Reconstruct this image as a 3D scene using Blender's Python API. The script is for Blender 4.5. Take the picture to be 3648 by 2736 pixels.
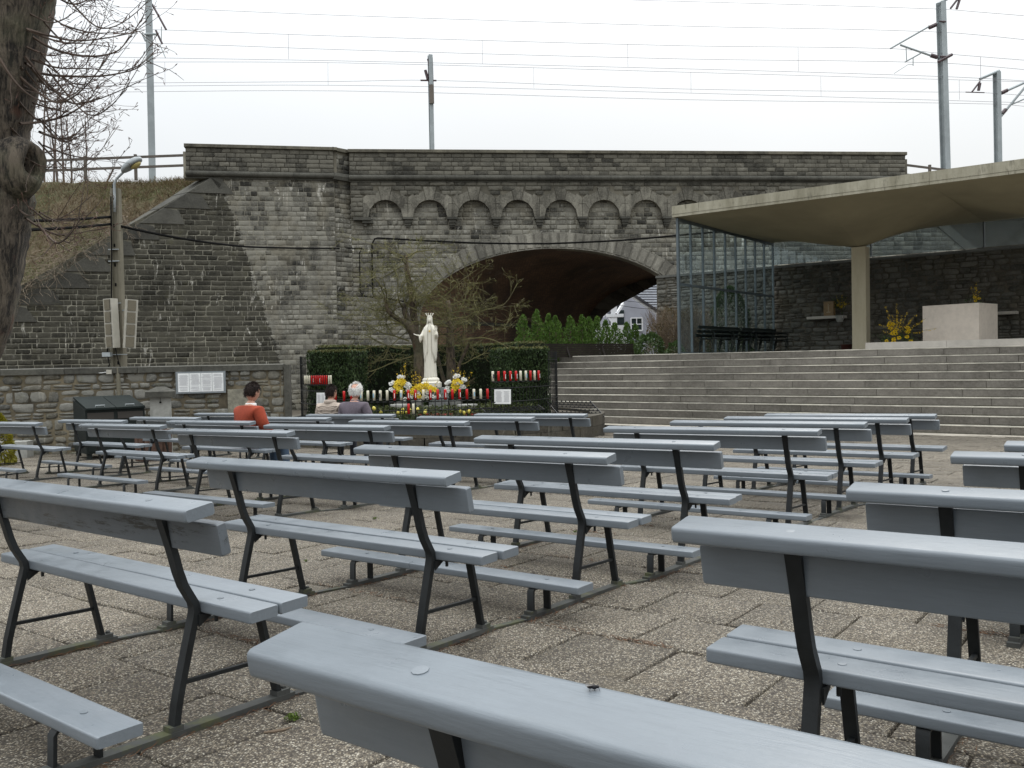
import bpy, math, random
import numpy as np
from mathutils import Matrix, Vector
R = math.radians
for o in list(bpy.data.objects): bpy.data.objects.remove(o, do_unlink=True)
scene = bpy.context.scene
COL = scene.collection
rnd = random.Random(7)

# ------------------------------------------------------------------ camera
F, PT, RL, CH = 3120.0, -0.025, 0.020, 1.1667      # focal length in photo pixels, pitch, roll, eye height
cp, sp, cr, sr = math.cos(PT), math.sin(PT), math.cos(RL), math.sin(RL)
fwd = Vector((0, cp, sp)); up0 = Vector((0, -sp, cp)); rt0 = Vector((1, 0, 0))
rt = rt0 * cr - up0 * sr; upv = rt0 * sr + up0 * cr
cam_d = bpy.data.cameras.new('camera'); cam = bpy.data.objects.new('camera', cam_d); COL.objects.link(cam)
m = Matrix((rt, upv, -fwd)).transposed().to_4x4(); m.translation = (0, 0, CH)
cam.matrix_world = m
cam_d.sensor_width = 36; cam_d.lens = 36 * F / 3648; cam_d.clip_end = 3000; cam_d.clip_start = .05
scene.camera = cam
# ------------------------------------------------------------------ overcast daylight
w = bpy.data.worlds.new('World'); scene.world = w; w.use_nodes = True
nt = w.node_tree; nt.nodes.clear()
sky = nt.nodes.new('ShaderNodeTexSky'); sky.sky_type = 'NISHITA'; sky.sun_disc = False
sky.sun_elevation = R(48); sky.sun_rotation = R(20); sky.air_density = 1.2; sky.dust_density = 4
bg = nt.nodes.new('ShaderNodeBackground'); bg.inputs['Strength'].default_value = .05
cm = nt.nodes.new('ShaderNodeMix'); cm.data_type = 'RGBA'; cm.inputs[0].default_value = .72; cm.inputs[7].default_value = (1.2, 1.22, 1.26, 1)   # thin cloud over the blue
nt.links.new(sky.outputs[0], cm.inputs[6]); nt.links.new(cm.outputs[2], bg.inputs['Color'])
# the cloud sheet: even white, slightly brighter overhead
tc = nt.nodes.new('ShaderNodeTexCoord'); sep = nt.nodes.new('ShaderNodeSeparateXYZ')
nt.links.new(tc.outputs['Generated'], sep.inputs[0])
mr = nt.nodes.new('ShaderNodeMapRange'); mr.inputs['From Min'].default_value = 0; mr.inputs['From Max'].default_value = .9
mr.inputs['To Min'].default_value = .70; mr.inputs['To Max'].default_value = 3.7
pw_ = nt.nodes.new('ShaderNodeMath'); pw_.operation = 'POWER'; pw_.inputs[1].default_value = 2.3; mx_ = nt.nodes.new('ShaderNodeMath'); mx_.operation = 'MAXIMUM'; mx_.inputs[1].default_value = 0
nt.links.new(sep.outputs['Z'], mx_.inputs[0]); nt.links.new(mx_.outputs[0], pw_.inputs[0]); nt.links.new(pw_.outputs[0], mr.inputs['Value'])
nz = nt.nodes.new('ShaderNodeTexNoise'); nz.inputs['Scale'].default_value = 2.2; nz.inputs['Detail'].default_value = 3
nt.links.new(tc.outputs['Generated'], nz.inputs['Vector'])
mr2 = nt.nodes.new('ShaderNodeMapRange'); mr2.inputs['To Min'].default_value = .90; mr2.inputs['To Max'].default_value = 1.08
nt.links.new(nz.outputs['Fac'], mr2.inputs['Value'])
mu = nt.nodes.new('ShaderNodeMath'); mu.operation = 'MULTIPLY'
nt.links.new(mr.outputs[0], mu.inputs[0]); nt.links.new(mr2.outputs[0], mu.inputs[1])
bg2 = nt.nodes.new('ShaderNodeBackground'); bg2.inputs['Color'].default_value = (.955, .985, 1, 1)
nt.links.new(mu.outputs[0], bg2.inputs['Strength'])
ad = nt.nodes.new('ShaderNodeAddShader'); wo = nt.nodes.new('ShaderNodeOutputWorld')
nt.links.new(bg.outputs[0], ad.inputs[0]); nt.links.new(bg2.outputs[0], ad.inputs[1]); nt.links.new(ad.outputs[0], wo.inputs[0])
sd = bpy.data.lights.new('sun', 'SUN'); sd.energy = .55; sd.angle = R(22); sd.color = (1, .965, .91)
sun = bpy.data.objects.new('sun', sd); COL.objects.link(sun)
sv = Vector((math.sin(R(20)) * math.cos(R(48)), math.cos(R(20)) * math.cos(R(48)), math.sin(R(48))))
sun.rotation_euler = sv.to_track_quat('Z', 'Y').to_euler()
vs = scene.view_settings; vs.view_transform = 'Standard'; vs.look = 'None'; vs.exposure = 0.0; vs.gamma = 1; vs.use_curve_mapping = False
scene.render.engine = 'CYCLES'

# ------------------------------------------------------------------ geometry helpers
def ray(x, y):
    a, b = x - 1824, y - 1368
    u = a * cr - b * sr; v = a * sr + b * cr
    d = (u / F, 1.0, -v / F)
    return Vector((d[0], d[1] * cp - d[2] * sp, d[1] * sp + d[2] * cp))
EYE = Vector((0, 0, CH))
def onz(x, y, z): d = ray(x, y); return EYE + d * ((z - CH) / d.z)
def aty(x, y, Y): d = ray(x, y); return EYE + d * (Y / d.y)
def onpl(x, y, p0, n): d = ray(x, y); return EYE + d * ((p0 - EYE).dot(n) / d.dot(n))
TH = -.6464
UV = Vector((math.cos(TH), math.sin(TH), 0)); PV = Vector((-math.sin(TH), math.cos(TH), 0)); ZV = Vector((0, 0, 1))
def onp(x, y, P): return onpl(x, y, PV * P, PV)
def UP(u, p, z): return UV * u + PV * p + ZV * z       # stage axes: u along the steps, p into the stage
GZ = -.595
def zg(x, y):
    a = -.0315 * y - .0023 * x
    return GZ + .5 * ((a - GZ) + math.sqrt((a - GZ) ** 2 + .0004))

WM = {}
def wmat(o): return WM.get(o.name, Matrix())
def tag(o, label=None, cat=None, group=None, kind=None):
    if label: o['label'] = label
    if cat: o['category'] = cat
    if group: o['group'] = group
    if kind: o['kind'] = kind
    return o
def thing(name, label, cat, loc=(0, 0, 0), group=None, mat=None):
    o = bpy.data.objects.new(name, None); COL.objects.link(o); o.empty_display_size = .2
    M_ = mat if mat is not None else Matrix.Translation(loc)
    o.matrix_world = M_; WM[o.name] = M_.copy()
    return tag(o, label, cat, group)
def link(o, parent=None, world=True):
    COL.objects.link(o)
    if parent is not None:
        o.parent = parent
        if world: o.matrix_parent_inverse = wmat(parent).inverted()
    WM[o.name] = Matrix() if world else (wmat(parent) @ o.matrix_basis if parent is not None else o.matrix_basis.copy())
    return o
class MB:
    def __init__(s): s.v = []; s.f = []
    def add(s, vs_, fs):
        n = len(s.v); s.v += [tuple(p) for p in vs_]; s.f += [tuple(i + n for i in f) for f in fs]; return s
    def box(s, c, d, rz=0, axes=None):
        if axes is None:
            ca, sa = math.cos(rz), math.sin(rz); axes = (Vector((ca, sa, 0)), Vector((-sa, ca, 0)), ZV)
        c = Vector(c); P = []
        for k in (-.5, .5):
            for j in (-.5, .5):
                for i in (-.5, .5): P.append(c + axes[0] * (i * d[0]) + axes[1] * (j * d[1]) + axes[2] * (k * d[2]))
        return s.add(P, [(0, 2, 3, 1), (4, 5, 7, 6), (0, 1, 5, 4), (2, 6, 7, 3), (0, 4, 6, 2), (1, 3, 7, 5)])
    def span(s, a, b, wd, dp, up=ZV):      # a bar from a to b, wd across, dp along up
        a, b = Vector(a), Vector(b); x = (b - a); L = x.length; x = x / L
        y = up.cross(x); y = y.normalized() if y.length > 1e-4 else Vector((1, 0, 0)).cross(x).normalized()
        return s.box((a + b) / 2, (L, wd, dp), axes=(x, y, x.cross(y)))
    def prism(s, poly, off):               # polygon (3D points) pushed along the vector off
        n = len(poly); off = Vector(off); P = [Vector(p) for p in poly]; Q = [p + off for p in P]
        return s.add(P + Q, [tuple(range(n))[::-1], tuple(range(n, 2 * n))] + [(i, (i + 1) % n, n + (i + 1) % n, n + i) for i in range(n)])
    def tube(s, pts, r, n=6, cap=True):
        pts = [Vector(p) for p in pts]; rr = r if isinstance(r, (list, tuple)) else [r] * len(pts)
        V = []; prev = None
        for i, p in enumerate(pts):
            t = (pts[min(i + 1, len(pts) - 1)] - pts[max(i - 1, 0)])
            t = t.normalized() if t.length > 1e-9 else Vector((0, 0, 1))
            if prev is None:
                a = t.orthogonal().normalized()
            else:
                a = prev - t * prev.dot(t); a = a.normalized() if a.length > 1e-6 else t.orthogonal().normalized()
            prev = a; b = t.cross(a)
            for k in range(n):
                q = 2 * math.pi * k / n
                V.append(p + (a * math.cos(q) + b * math.sin(q)) * rr[i])
        Fc = [(i * n + k, i * n + (k + 1) % n, (i + 1) * n + (k + 1) % n, (i + 1) * n + k) for i in range(len(pts) - 1) for k in range(n)]
        if cap: Fc += [tuple(range(n))[::-1], tuple(range((len(pts) - 1) * n, len(pts) * n))]
        return s.add(V, Fc)
    def lathe(s, prof, c=(0, 0, 0), n=16):
        c = Vector(c); V = []
        for r_, z in prof:
            for k in range(n):
                q = 2 * math.pi * k / n; V.append(c + Vector((r_ * math.cos(q), r_ * math.sin(q), z)))
        Fc = [(i * n + k, i * n + (k + 1) % n, (i + 1) * n + (k + 1) % n, (i + 1) * n + k) for i in range(len(prof) - 1) for k in range(n)]
        Fc += [tuple(range(n))[::-1], tuple(range((len(prof) - 1) * n, len(prof) * n))]
        return s.add(V, Fc)
    def ball(s, c, r, n=8, m_=5, sq=(1, 1, 1)):
        c = Vector(c); V = [c + Vector((0, 0, -r * sq[2]))]
        for i in range(1, m_):
            a = math.pi * i / m_
            for k in range(n):
                q = 2 * math.pi * k / n
                V.append(c + Vector((r * sq[0] * math.sin(a) * math.cos(q), r * sq[1] * math.sin(a) * math.sin(q), -r * sq[2] * math.cos(a))))
        V.append(c + Vector((0, 0, r * sq[2]))); Fc = []
        for k in range(n): Fc.append((0, 1 + (k + 1) % n, 1 + k))
        for i in range(m_ - 2):
            for k in range(n):
                a, b = 1 + i * n + k, 1 + i * n + (k + 1) % n; Fc.append((a, b, b + n, a + n))
        L = len(V) - 1
        for k in range(n): Fc.append((L - n + k, L - n + (k + 1) % n, L))
        return s.add(V, Fc)
    def mesh(s, name, smooth=False):
        me = bpy.data.meshes.new(name); me.from_pydata(s.v, [], s.f); me.update()
        if smooth: me.shade_smooth()
        return me
    def build(s, name, mat, parent=None, world=True, smooth=False, kind=None):
        me = s.mesh(name, smooth); me.materials.append(mat)
        o = bpy.data.objects.new(name, me); link(o, parent, world)
        if kind: o['kind'] = kind
        return o
def single(mb, name, mat, label, cat, group=None, smooth=False):
    return tag(mb.build(name, mat, smooth=smooth), label, cat, group)
def npmesh(name, V, faces_idx, nper, mat, smooth=False):
    # V (n,3) float array, faces_idx flat list of vertex indices, nper verts per face
    me = bpy.data.meshes.new(name); V = np.asarray(V, dtype=np.float32); fi = np.asarray(faces_idx, dtype=np.int32).ravel()
    me.vertices.add(len(V)); me.vertices.foreach_set('co', V.ravel())
    nf = len(fi) // nper
    me.loops.add(len(fi)); me.loops.foreach_set('vertex_index', fi)
    me.polygons.add(nf); me.polygons.foreach_set('loop_start', np.arange(0, nf * nper, nper, dtype=np.int32))
    me.update(calc_edges=True); me.validate()
    if smooth: me.shade_smooth()
    me.materials.append(mat); return me
def npobj(name, V, fi, nper, mat, parent=None, kind=None, smooth=False):
    o = bpy.data.objects.new(name, npmesh(name, V, fi, nper, mat, smooth)); link(o, parent)
    if kind: o['kind'] = kind
    return o

# ------------------------------------------------------------------ materials
def new_mat(name):
    mt = bpy.data.materials.new(name); mt.use_nodes = True; n_ = mt.node_tree; n_.nodes.clear()
    b = n_.nodes.new('ShaderNodeBsdfPrincipled'); o = n_.nodes.new('ShaderNodeOutputMaterial')
    n_.links.new(b.outputs[0], o.inputs[0]); return mt, n_, b
def nd(n_, t, **kw):
    x = n_.nodes.new(t)
    for k, v in kw.items():
        if k in x.inputs.keys(): x.inputs[k].default_value = v
        else: setattr(x, k, v)
    return x
def mixc(n_, fac, a, b, mode='MIX'):
    x = n_.nodes.new('ShaderNodeMix'); x.data_type = 'RGBA'; x.blend_type = mode
    for s_, v in ((0, fac), (6, a), (7, b)):
        if hasattr(v, 'is_output'): n_.links.new(v, x.inputs[s_])
        elif s_ == 0: x.inputs[0].default_value = v
        else: x.inputs[s_].default_value = tuple(v) + (1,) if len(v) == 3 else v
    return x.outputs[2]
def mrange(n_, v, a, b, c, d):
    x = n_.nodes.new('ShaderNodeMapRange'); n_.links.new(v, x.inputs['Value'])
    for k, q in zip(('From Min', 'From Max', 'To Min', 'To Max'), (a, b, c, d)): x.inputs[k].default_value = q
    return x.outputs[0]
def math_(n_, op, a, b=None):
    x = n_.nodes.new('ShaderNodeMath'); x.operation = op
    for i, v in enumerate((a, b)):
        if v is None: continue
        if hasattr(v, 'is_output'): n_.links.new(v, x.inputs[i])
        else: x.inputs[i].default_value = v
    return x.outputs[0]
def wpos(n_, sx=1, sy=1, sz=1):
    g = n_.nodes.new('ShaderNodeNewGeometry'); mp = n_.nodes.new('ShaderNodeMapping')
    n_.links.new(g.outputs['Position'], mp.inputs['Vector']); mp.inputs['Scale'].default_value = (sx, sy, sz); return mp.outputs[0], g
def noise(n_, vec, sc, det=4, rough=.55, dist=0):
    x = nd(n_, 'ShaderNodeTexNoise', Scale=sc, Detail=det, Roughness=rough, Distortion=dist); n_.links.new(vec, x.inputs['Vector']); return x.outputs['Fac']
def bump(n_, b, h, st, dist):
    x = nd(n_, 'ShaderNodeBump', Strength=st, Distance=dist); n_.links.new(h, x.inputs['Height']); n_.links.new(x.outputs[0], b.inputs['Normal']); return x
def simple(name, col, rough=.6, var=.12, sc=12, bst=.15, bd=.004, metal=0, spec=None, obj=False):
    mt, n_, b = new_mat(name); 
    if obj:
        t = n_.nodes.new('ShaderNodeTexCoord'); p = t.outputs['Object']
    else: p, g = wpos(n_)
    f = noise(n_, p, sc); f2 = noise(n_, p, sc * .13, 2)
    dark = tuple(c * (1 - var * 1.6) for c in col); lite = tuple(min(1, c * (1 + var)) for c in col)
    c = mixc(n_, mrange(n_, math_(n_, 'ADD', f, f2), .75, 1.25, 0, 1), dark, lite)
    n_.links.new(c, b.inputs['Base Color']); b.inputs['Roughness'].default_value = rough; b.inputs['Metallic'].default_value = metal
    if spec is None and max(col) < .025: spec = .2
    if spec is not None: b.inputs['Specular IOR Level'].default_value = spec
    if bst: bump(n_, b, noise(n_, p, sc * 4, 3), bst, bd)
    return mt
def stone_mat(name, dark, lite, var=.5, single_=True, streak=.5, white=.35, zdark=None, warm=None, moss=0, bs=.6, wide=1.0):
    mt, n_, b = new_mat(name); p, g = wpos(n_)
    if single_: rv = n_.nodes.new('ShaderNodeObjectInfo').outputs['Random']
    else: rv = g.outputs['Random Per Island']
    big = noise(n_, p, .35 * wide, 3, .6, .4); fine = noise(n_, p, 16, 6, .72); mid = noise(n_, p, 2.1, 4, .65)
    ps, _ = wpos(n_, 1.6, 1.6, .22); st = noise(n_, ps, 1.5, 4, .6, .5)
    f = math_(n_, 'ADD', math_(n_, 'MULTIPLY', rv, var), math_(n_, 'MULTIPLY', fine, 1.5)); f = math_(n_, 'SUBTRACT', f, .10); f = math_(n_, 'ADD', f, math_(n_, 'MULTIPLY', math_(n_, 'SUBTRACT', mid, .5), .9)); f = math_(n_, 'SUBTRACT', f, .38 + max(0, var - 1) * .5)
    f = math_(n_, 'ADD', f, math_(n_, 'MULTIPLY', math_(n_, 'SUBTRACT', big, .5), 1.3))
    f = math_(n_, 'ADD', f, math_(n_, 'MULTIPLY', math_(n_, 'SUBTRACT', st, .5), streak * 1.5))
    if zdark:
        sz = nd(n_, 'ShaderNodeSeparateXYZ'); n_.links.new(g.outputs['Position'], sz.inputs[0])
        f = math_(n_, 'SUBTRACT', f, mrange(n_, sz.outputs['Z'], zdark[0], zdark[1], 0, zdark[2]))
    c = mixc(n_, mrange(n_, f, .05, .95, 0, 1), dark, lite)
    if warm is not None: c = mixc(n_, mrange(n_, noise(n_, p, 1.1, 3), .5, .7, 0, .6), c, warm)
    if moss: c = mixc(n_, mrange(n_, noise(n_, p, 2.3, 5, .7), .56, .72, 0, moss), c, (.10, .095, .02))
    if white:
        pw, _ = wpos(n_, 3.2, 3.2, .8)
        wv = math_(n_, 'MULTIPLY', mrange(n_, noise(n_, pw, 1.3, 5, .7, .8), .60, .67, 0, 1), mrange(n_, noise(n_, p, .42, 2), .42, .60, 0, white))
        c = mixc(n_, wv, c, (.56, .54, .48)); ps2, _ = wpos(n_, 5.5, 5.5, .28); w2 = math_(n_, 'MULTIPLY', mrange(n_, noise(n_, ps2, 1.2, 4, .7, .3), .61, .68, 0, 1), mrange(n_, noise(n_, p, .6, 3), .49, .63, 0, white)); c = mixc(n_, w2, c, (.50, .47, .40))
    n_.links.new(c, b.inputs['Base Color']); b.inputs['Roughness'].default_value = .88; b.inputs['Specular IOR Level'].default_value = .3
    h = math_(n_, 'ADD', noise(n_, p, 9, 6, .7), math_(n_, 'MULTIPLY', noise(n_, p, 45, 3), .35)); bump(n_, b, h, bs, .03)
    return mt
# ------------------------------------------------------------------ stone-laying helpers
def template(k, nx=5, nz=3, rough=.7):
    r_ = random.Random(100 + k); V = []
    for j in range(nz + 1):
        for i in range(nx + 1):
            x = -.5 + i / nx; z = -.5 + j / nz
            ed = i in (0, nx) or j in (0, nz)
            y = -(.05 + .6 * r_.random()) if ed else -(.5 + rough * r_.random())
            if not ed: x += r_.uniform(-.05, .05); z += r_.uniform(-.07, .07)
            V.append((x, y, z))
    B = [(-.5, 1, -.5), (.5, 1, -.5), (.5, 1, .5), (-.5, 1, .5)]
    n0 = len(V); V += B; T = []
    for j in range(nz):
        for i in range(nx):
            a = j * (nx + 1) + i; b, c, d = a + 1, a + nx + 2, a + nx + 1
            if (i + j + k) % 2: T += [(a, b, c), (a, c, d)]
            else: T += [(a, b, d), (b, c, d)]
    W = nx + 1; bot = list(range(W)); top = [nz * W + i for i in range(W)]
    lef = [j * W for j in range(nz + 1)]; rig = [j * W + nx for j in range(nz + 1)]
    for i in range(nx): T.append((n0, bot[i + 1], bot[i])); T.append((n0 + 2, top[i], top[i + 1]))
    T += [(n0, n0 + 1, bot[-1]), (n0 + 2, n0 + 3, top[0])]
    for j in range(nz): T.append((n0, lef[j], lef[j + 1])); T.append((n0 + 1, rig[j + 1], rig[j]))
    T += [(n0, lef[-1], n0 + 3), (n0 + 1, n0 + 2, rig[-1])]
    return np.array(V), np.array(T)
TPL = [template(k) for k in range(10)]
TPL_FLAT = [template(50 + k, 3, 2, .18) for k in range(6)]
tpl_mesh = {}
def get_tpl(key, k, mat, T):
    kk = (key, k, mat.name)
    if kk not in tpl_mesh: tpl_mesh[kk] = npmesh(key, T[k][0], T[k][1], 3, mat)
    return tpl_mesh[kk]
def lay(parent, name, cells, O, ex, inn, ez, m1, m2, keep=300, depth=.05, tpl=TPL, gap=.024, stuff=None):
    """cells (s, z, w, h) on the plane O + ex*s + ez*z, outer face looking along -inn. The largest as seen are objects, the rest one part."""
    O = Vector(O); info = []
    for (s, z, w_, h) in cells:
        c = O + ex * s + ez * z; info.append((w_ * h / max(1, (c - EYE).length_squared), c, w_, h))
    order = sorted(range(len(info)), key=lambda i: -info[i][0])
    inv = wmat(parent).inverted()
    for i in order[:keep]:
        _, c, w_, h = info[i]; k = rnd.randrange(len(tpl)); dd = depth * rnd.uniform(.7, 1.3)
        M_ = Matrix((ex * (w_ - gap), inn * dd, ez * (h - gap))).transposed().to_4x4(); M_.translation = c
        o = bpy.data.objects.new(name, get_tpl(name, k, m1, tpl)); COL.objects.link(o); o.parent = parent
        o.matrix_basis = inv @ M_
    rest = order[keep:]
    if rest:
        VV, FF, n0 = [], [], 0
        A = np.array([list(ex), list(inn), list(ez)])
        for i in rest:
            _, c, w_, h = info[i]; V, T = tpl[rnd.randrange(len(tpl))]
            S = V * np.array([w_ - gap, depth * rnd.uniform(.7, 1.3), h - gap]); VV.append(S @ A + np.array(c)); FF.append(T + n0); n0 += len(V)
        npobj(stuff or (name + '_courses'), np.concatenate(VV), np.concatenate(FF), 3, m2, parent, kind='stuff')
def courses(s0, s1, z0, z1, ch, lm, inside, r_=rnd, jit=0, step=.05):
    cells = []; z = z0
    while z < z1 - ch * .4:
        h = ch * (1 + r_.uniform(-jit, jit)); h = min(h, z1 - z)
        zc = z + h / 2; s = s0; runs = []; on = False
        while s <= s1:
            i_ = inside(s, zc)
            if i_ and not on: a = s; on = True
            if not i_ and on: runs.append((a, s)); on = False
            s += step
        if on: runs.append((a, s1))
        for a, b in runs:
            x = a; first = True
            while x < b - .02:
                L = lm * r_.uniform(.6, 1.45)
                if first: L *= r_.uniform(.4, 1); first = False
                if b - (x + L) < lm * .4: L = b - x
                cells.append((x + L / 2, zc, L, h)); x += L
        z += h
    return cells
def rubble(parent, name, O, ex, inn, ez, W_, H_, cw, chh, m1, m2, keep=300, seed=1, inside=None, depth=.05, gap=.022, stuff=None, stair=.25):
    """irregular field stones: a jittered grid, cells merged now and then, every stone an inset bulging polygon"""
    r_ = random.Random(seed); nz = max(1, round(H_ / chh)); cells = []
    zs = [0] + [H_ * (k + r_.uniform(-.22, .22)) / nz for k in range(1, nz)] + [H_]
    for k in range(nz):
        x = -r_.random() * cw; prev = x
        z0_, z1_ = zs[k], zs[k + 1]
        while x < W_:
            L = cw * r_.uniform(.5, 1.6); x2 = x + L
            parts = [(x, x2, z0_, z1_)]
            if r_.random() < stair: zm = z0_ + (z1_ - z0_) * r_.uniform(.35, .65); parts = [(x, x2, z0_, zm), (x, x2, zm, z1_)]
            for (a, b, c, d) in parts:
                a, b = max(0, a), min(W_, b)
                if b - a > .06 and (inside is None or inside((a + b) / 2, (c + d) / 2)): cells.append((a, b, c, d))
            x = x2
    polys = []
    for (a, b, c, d) in cells:
        w_, h = b - a, d - c; j = min(w_, h) * .2; g = gap / 2; P = []
        base = [(a + g, c + g), ((a + b) / 2, c + g), (b - g, c + g), (b - g, (c + d) / 2), (b - g, d - g), ((a + b) / 2, d - g), (a + g, d - g), (a + g, (c + d) / 2)]
        mx, mz = (a + b) / 2, (c + d) / 2
        for q, (px, pz) in enumerate(base):
            t = r_.uniform(.02, .34) if q % 2 == 0 else r_.uniform(0, .12)
            P.append((px + (mx - px) * t, pz + (mz - pz) * t))
        V = []; dp = depth * r_.uniform(.5, 1.3)
        for (px, pz) in P: V.append((px, .05, pz))
        for (px, pz) in P: V.append((px, -dp * r_.uniform(.2, .75), pz))
        for (px, pz) in P: fq = r_.uniform(.62, .86); V.append((mx + (px - mx) * fq, -dp * r_.uniform(.6, 1.25), mz + (pz - mz) * fq))
        V.append((mx, -dp * r_.uniform(.7, 1.1), mz))
        T = []
        for l in (0, 8):
            for q in range(8): q2 = (q + 1) % 8; T += [(l + q, l + q2, l + 8 + q2), (l + q, l + 8 + q2, l + 8 + q)]
        for q in range(8): T.append((16 + q, 16 + (q + 1) % 8, 24))
        c_ = O + ex * mx + ez * mz; polys.append((w_ * h / (c_ - EYE).length_squared, np.array(V), T, c_, mx, mz))
    polys.sort(key=lambda t: -t[0]); A = np.array([list(ex), list(inn), list(ez)]); inv = wmat(parent).inverted()
    for (_, V, T, c_, mx, mz) in polys[:keep]:
        V2 = (V - np.array([mx, 0, mz])) @ A
        o = bpy.data.objects.new(name, npmesh(name, V2, np.array(T), 3, m1)); COL.objects.link(o); o.parent = parent
        o.matrix_basis = inv @ Matrix.Translation(c_)
    VV, FF, n0 = [], [], 0
    for (_, V, T, c_, mx, mz) in polys[keep:]:
        VV.append(V @ A + np.array(O)); FF.append(np.array(T) + n0); n0 += len(V)
    if VV: npobj(stuff or name + '_filling', np.concatenate(VV), np.concatenate(FF), 3, m2, parent, kind='stuff')

# ------------------------------------------------------------------ ground and plaza
M_soil = simple('soil', (.075, .062, .045), .95, .3, 3, .5, .02)
def ground_sheet():
    xs = [-400, -200, -100, -60] + [i * 1.5 for i in range(-26, 27)] + [60, 100, 200, 400]
    ys = [-400, -100, -30] + [i * 1.5 for i in range(-8, 50)] + [90, 130, 200, 400, 900]
    V = [(x, y, zg(x, max(y, -40)) - .045) for y in ys for x in xs]; n = len(xs)
    Fc = [(j * n + i, j * n + i + 1, (j + 1) * n + i + 1, (j + 1) * n + i) for j in range(len(ys) - 1) for i in range(n - 1)]
    mb = MB(); mb.add(V, Fc); o = mb.build('ground', M_soil); o['kind'] = 'structure'
ground_sheet()

def paver_mat(nm, single_):
    mt, n_, b = new_mat(nm); p, g = wpos(n_)
    vo = nd(n_, 'ShaderNodeTexVoronoi', Scale=124.0, Randomness=1.0); n_.links.new(p, vo.inputs['Vector'])
    bw = n_.nodes.new('ShaderNodeSeparateColor'); n_.links.new(vo.outputs['Color'], bw.inputs[0])
    rp = n_.nodes.new('ShaderNodeValToRGB'); n_.links.new(bw.outputs[0], rp.inputs[0]); rp.color_ramp.interpolation = 'CONSTANT'
    cols = [(0, (.060, .050, .042)), (.16, (.165, .138, .105)), (.34, (.285, .242, .178)), (.52, (.365, .322, .25)), (.68, (.20, .172, .13)), (.80, (.49, .45, .37)), (.93, (.085, .068, .050))]
    rp.color_ramp.elements[0].color = cols[0][1] + (1,); rp.color_ramp.elements[0].position = 0
    rp.color_ramp.elements[1].position = cols[1][0]; rp.color_ramp.elements[1].color = cols[1][1] + (1,)
    for q, c in cols[2:]: e = rp.color_ramp.elements.new(q); e.color = c + (1,)
    edge = mrange(n_, vo.outputs['Distance'], .25, .62, 1, .12)
    c = mixc(n_, edge, (.042, .036, .028), rp.outputs[0])
    rv = n_.nodes.new('ShaderNodeObjectInfo').outputs['Random'] if single_ else g.outputs['Random Per Island']
    tone = math_(n_, 'ADD', mrange(n_, rv, 0, 1, .84, 1.1), mrange(n_, noise(n_, p, .55, 5, .65), .3, .7, -.2, .2))
    t3 = n_.nodes.new('ShaderNodeCombineColor')
    for i in range(3): n_.links.new(tone, t3.inputs[i])
    c = mixc(n_, 1.0, c, t3.outputs[0], 'MULTIPLY')
    c = mixc(n_, mrange(n_, noise(n_, p, 1.7, 6, .75), .58, .76, 0, .5), c, (.075, .062, .036)); c = mixc(n_, mrange(n_, noise(n_, p, .8, 4, .7), .56, .70, 0, .35), c, (.10, .082, .055))
    n_.links.new(c, b.inputs['Base Color']); b.inputs['Roughness'].default_value = .8; b.inputs['Specular IOR Level'].default_value = .35
    bump(n_, b, mrange(n_, vo.outputs['Distance'], 0, .55, 1, 0), .75, .006); return mt
M_pav1, M_pav2 = paver_mat('washed_pebble_slab', True), paver_mat('washed_pebble_slabs', False)
LW0 = Vector((-9.922, 17.95, 0)); LW1 = Vector((-4.776, 18.838, 0)); LWX = (LW1 - LW0).normalized(); LWN = Vector((LWX.y, -LWX.x, 0))
STP, STT, STR_, STZ = 20.99, .2637, .19, -.5895       # foot of the flight, tread, riser, level of its foot
PC = Vector((-1.80, 21.80, 0)); PR = 4.07                # planter circle
def plaza():
    root = thing('plaza', 'paved plaza of washed pebble slabs under the benches', 'plaza'); root['kind'] = 'structure'
    for k in ('category', 'label'): del root[k]
    S = .5; info = []
    for j in range(-5, 44):
        off = .25 if j % 2 else 0
        for i in range(-44, 32):
            p0 = j * S - .49; u0 = i * S + off
            if p0 + S > STP + .3: continue
            c = UV * (u0 + S / 2) + PV * (p0 + S / 2)
            if c.y < .15 or abs(c.x) > .66 * c.y + 1.3 or (c - LW0).dot(-LWN) > .25 or (c - PC).length < PR - .6: continue
            info.append((c, u0, p0))
    info.sort(key=lambda t: t[0].length); r_ = random.Random(5)
    QV, QF, n0 = [], [], 0
    for idx, (c, u0, p0) in enumerate(info):
        gp = .0045 + .0055 * r_.random(); dz = r_.uniform(-.005, .005); ta, tb = r_.uniform(-.008, .008), r_.uniform(-.008, .008)
        P = []
        bv = .005
        for lvl in range(3):
            ins, dn = ((0, -.045), (0, -bv), (bv, 0))[lvl]
            for (a, b) in ((0, 0), (1, 0), (1, 1), (0, 1)):
                u = u0 + gp + ins + (S - 2 * gp - 2 * ins) * a; q = p0 + gp + ins + (S - 2 * gp - 2 * ins) * b
                w_ = UV * u + PV * q; P.append((w_.x, w_.y, zg(w_.x, w_.y) + dz + dn + ta * (a - .5) + tb * (b - .5)))
        Q = [(l + i, l + (i + 1) % 4, l + 4 + (i + 1) % 4, l + 4 + i) for l in (0, 4) for i in range(4)] + [(8, 9, 10, 11)]
        if idx < 300:
            me = npmesh('paving_slab', np.array(P) - np.array([c.x, c.y, 0]), np.array(Q), 4, M_pav1)
            o = bpy.data.objects.new('paving_slab', me); o.location = (c.x, c.y, 0); COL.objects.link(o); o.parent = root
        else:
            QV += P; QF += [tuple(k + n0 for k in q) for q in Q]; n0 += 12
    npobj('distant_slabs', np.array(QV), np.array(QF), 4, M_pav2, root, kind='stuff')
plaza()

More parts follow.
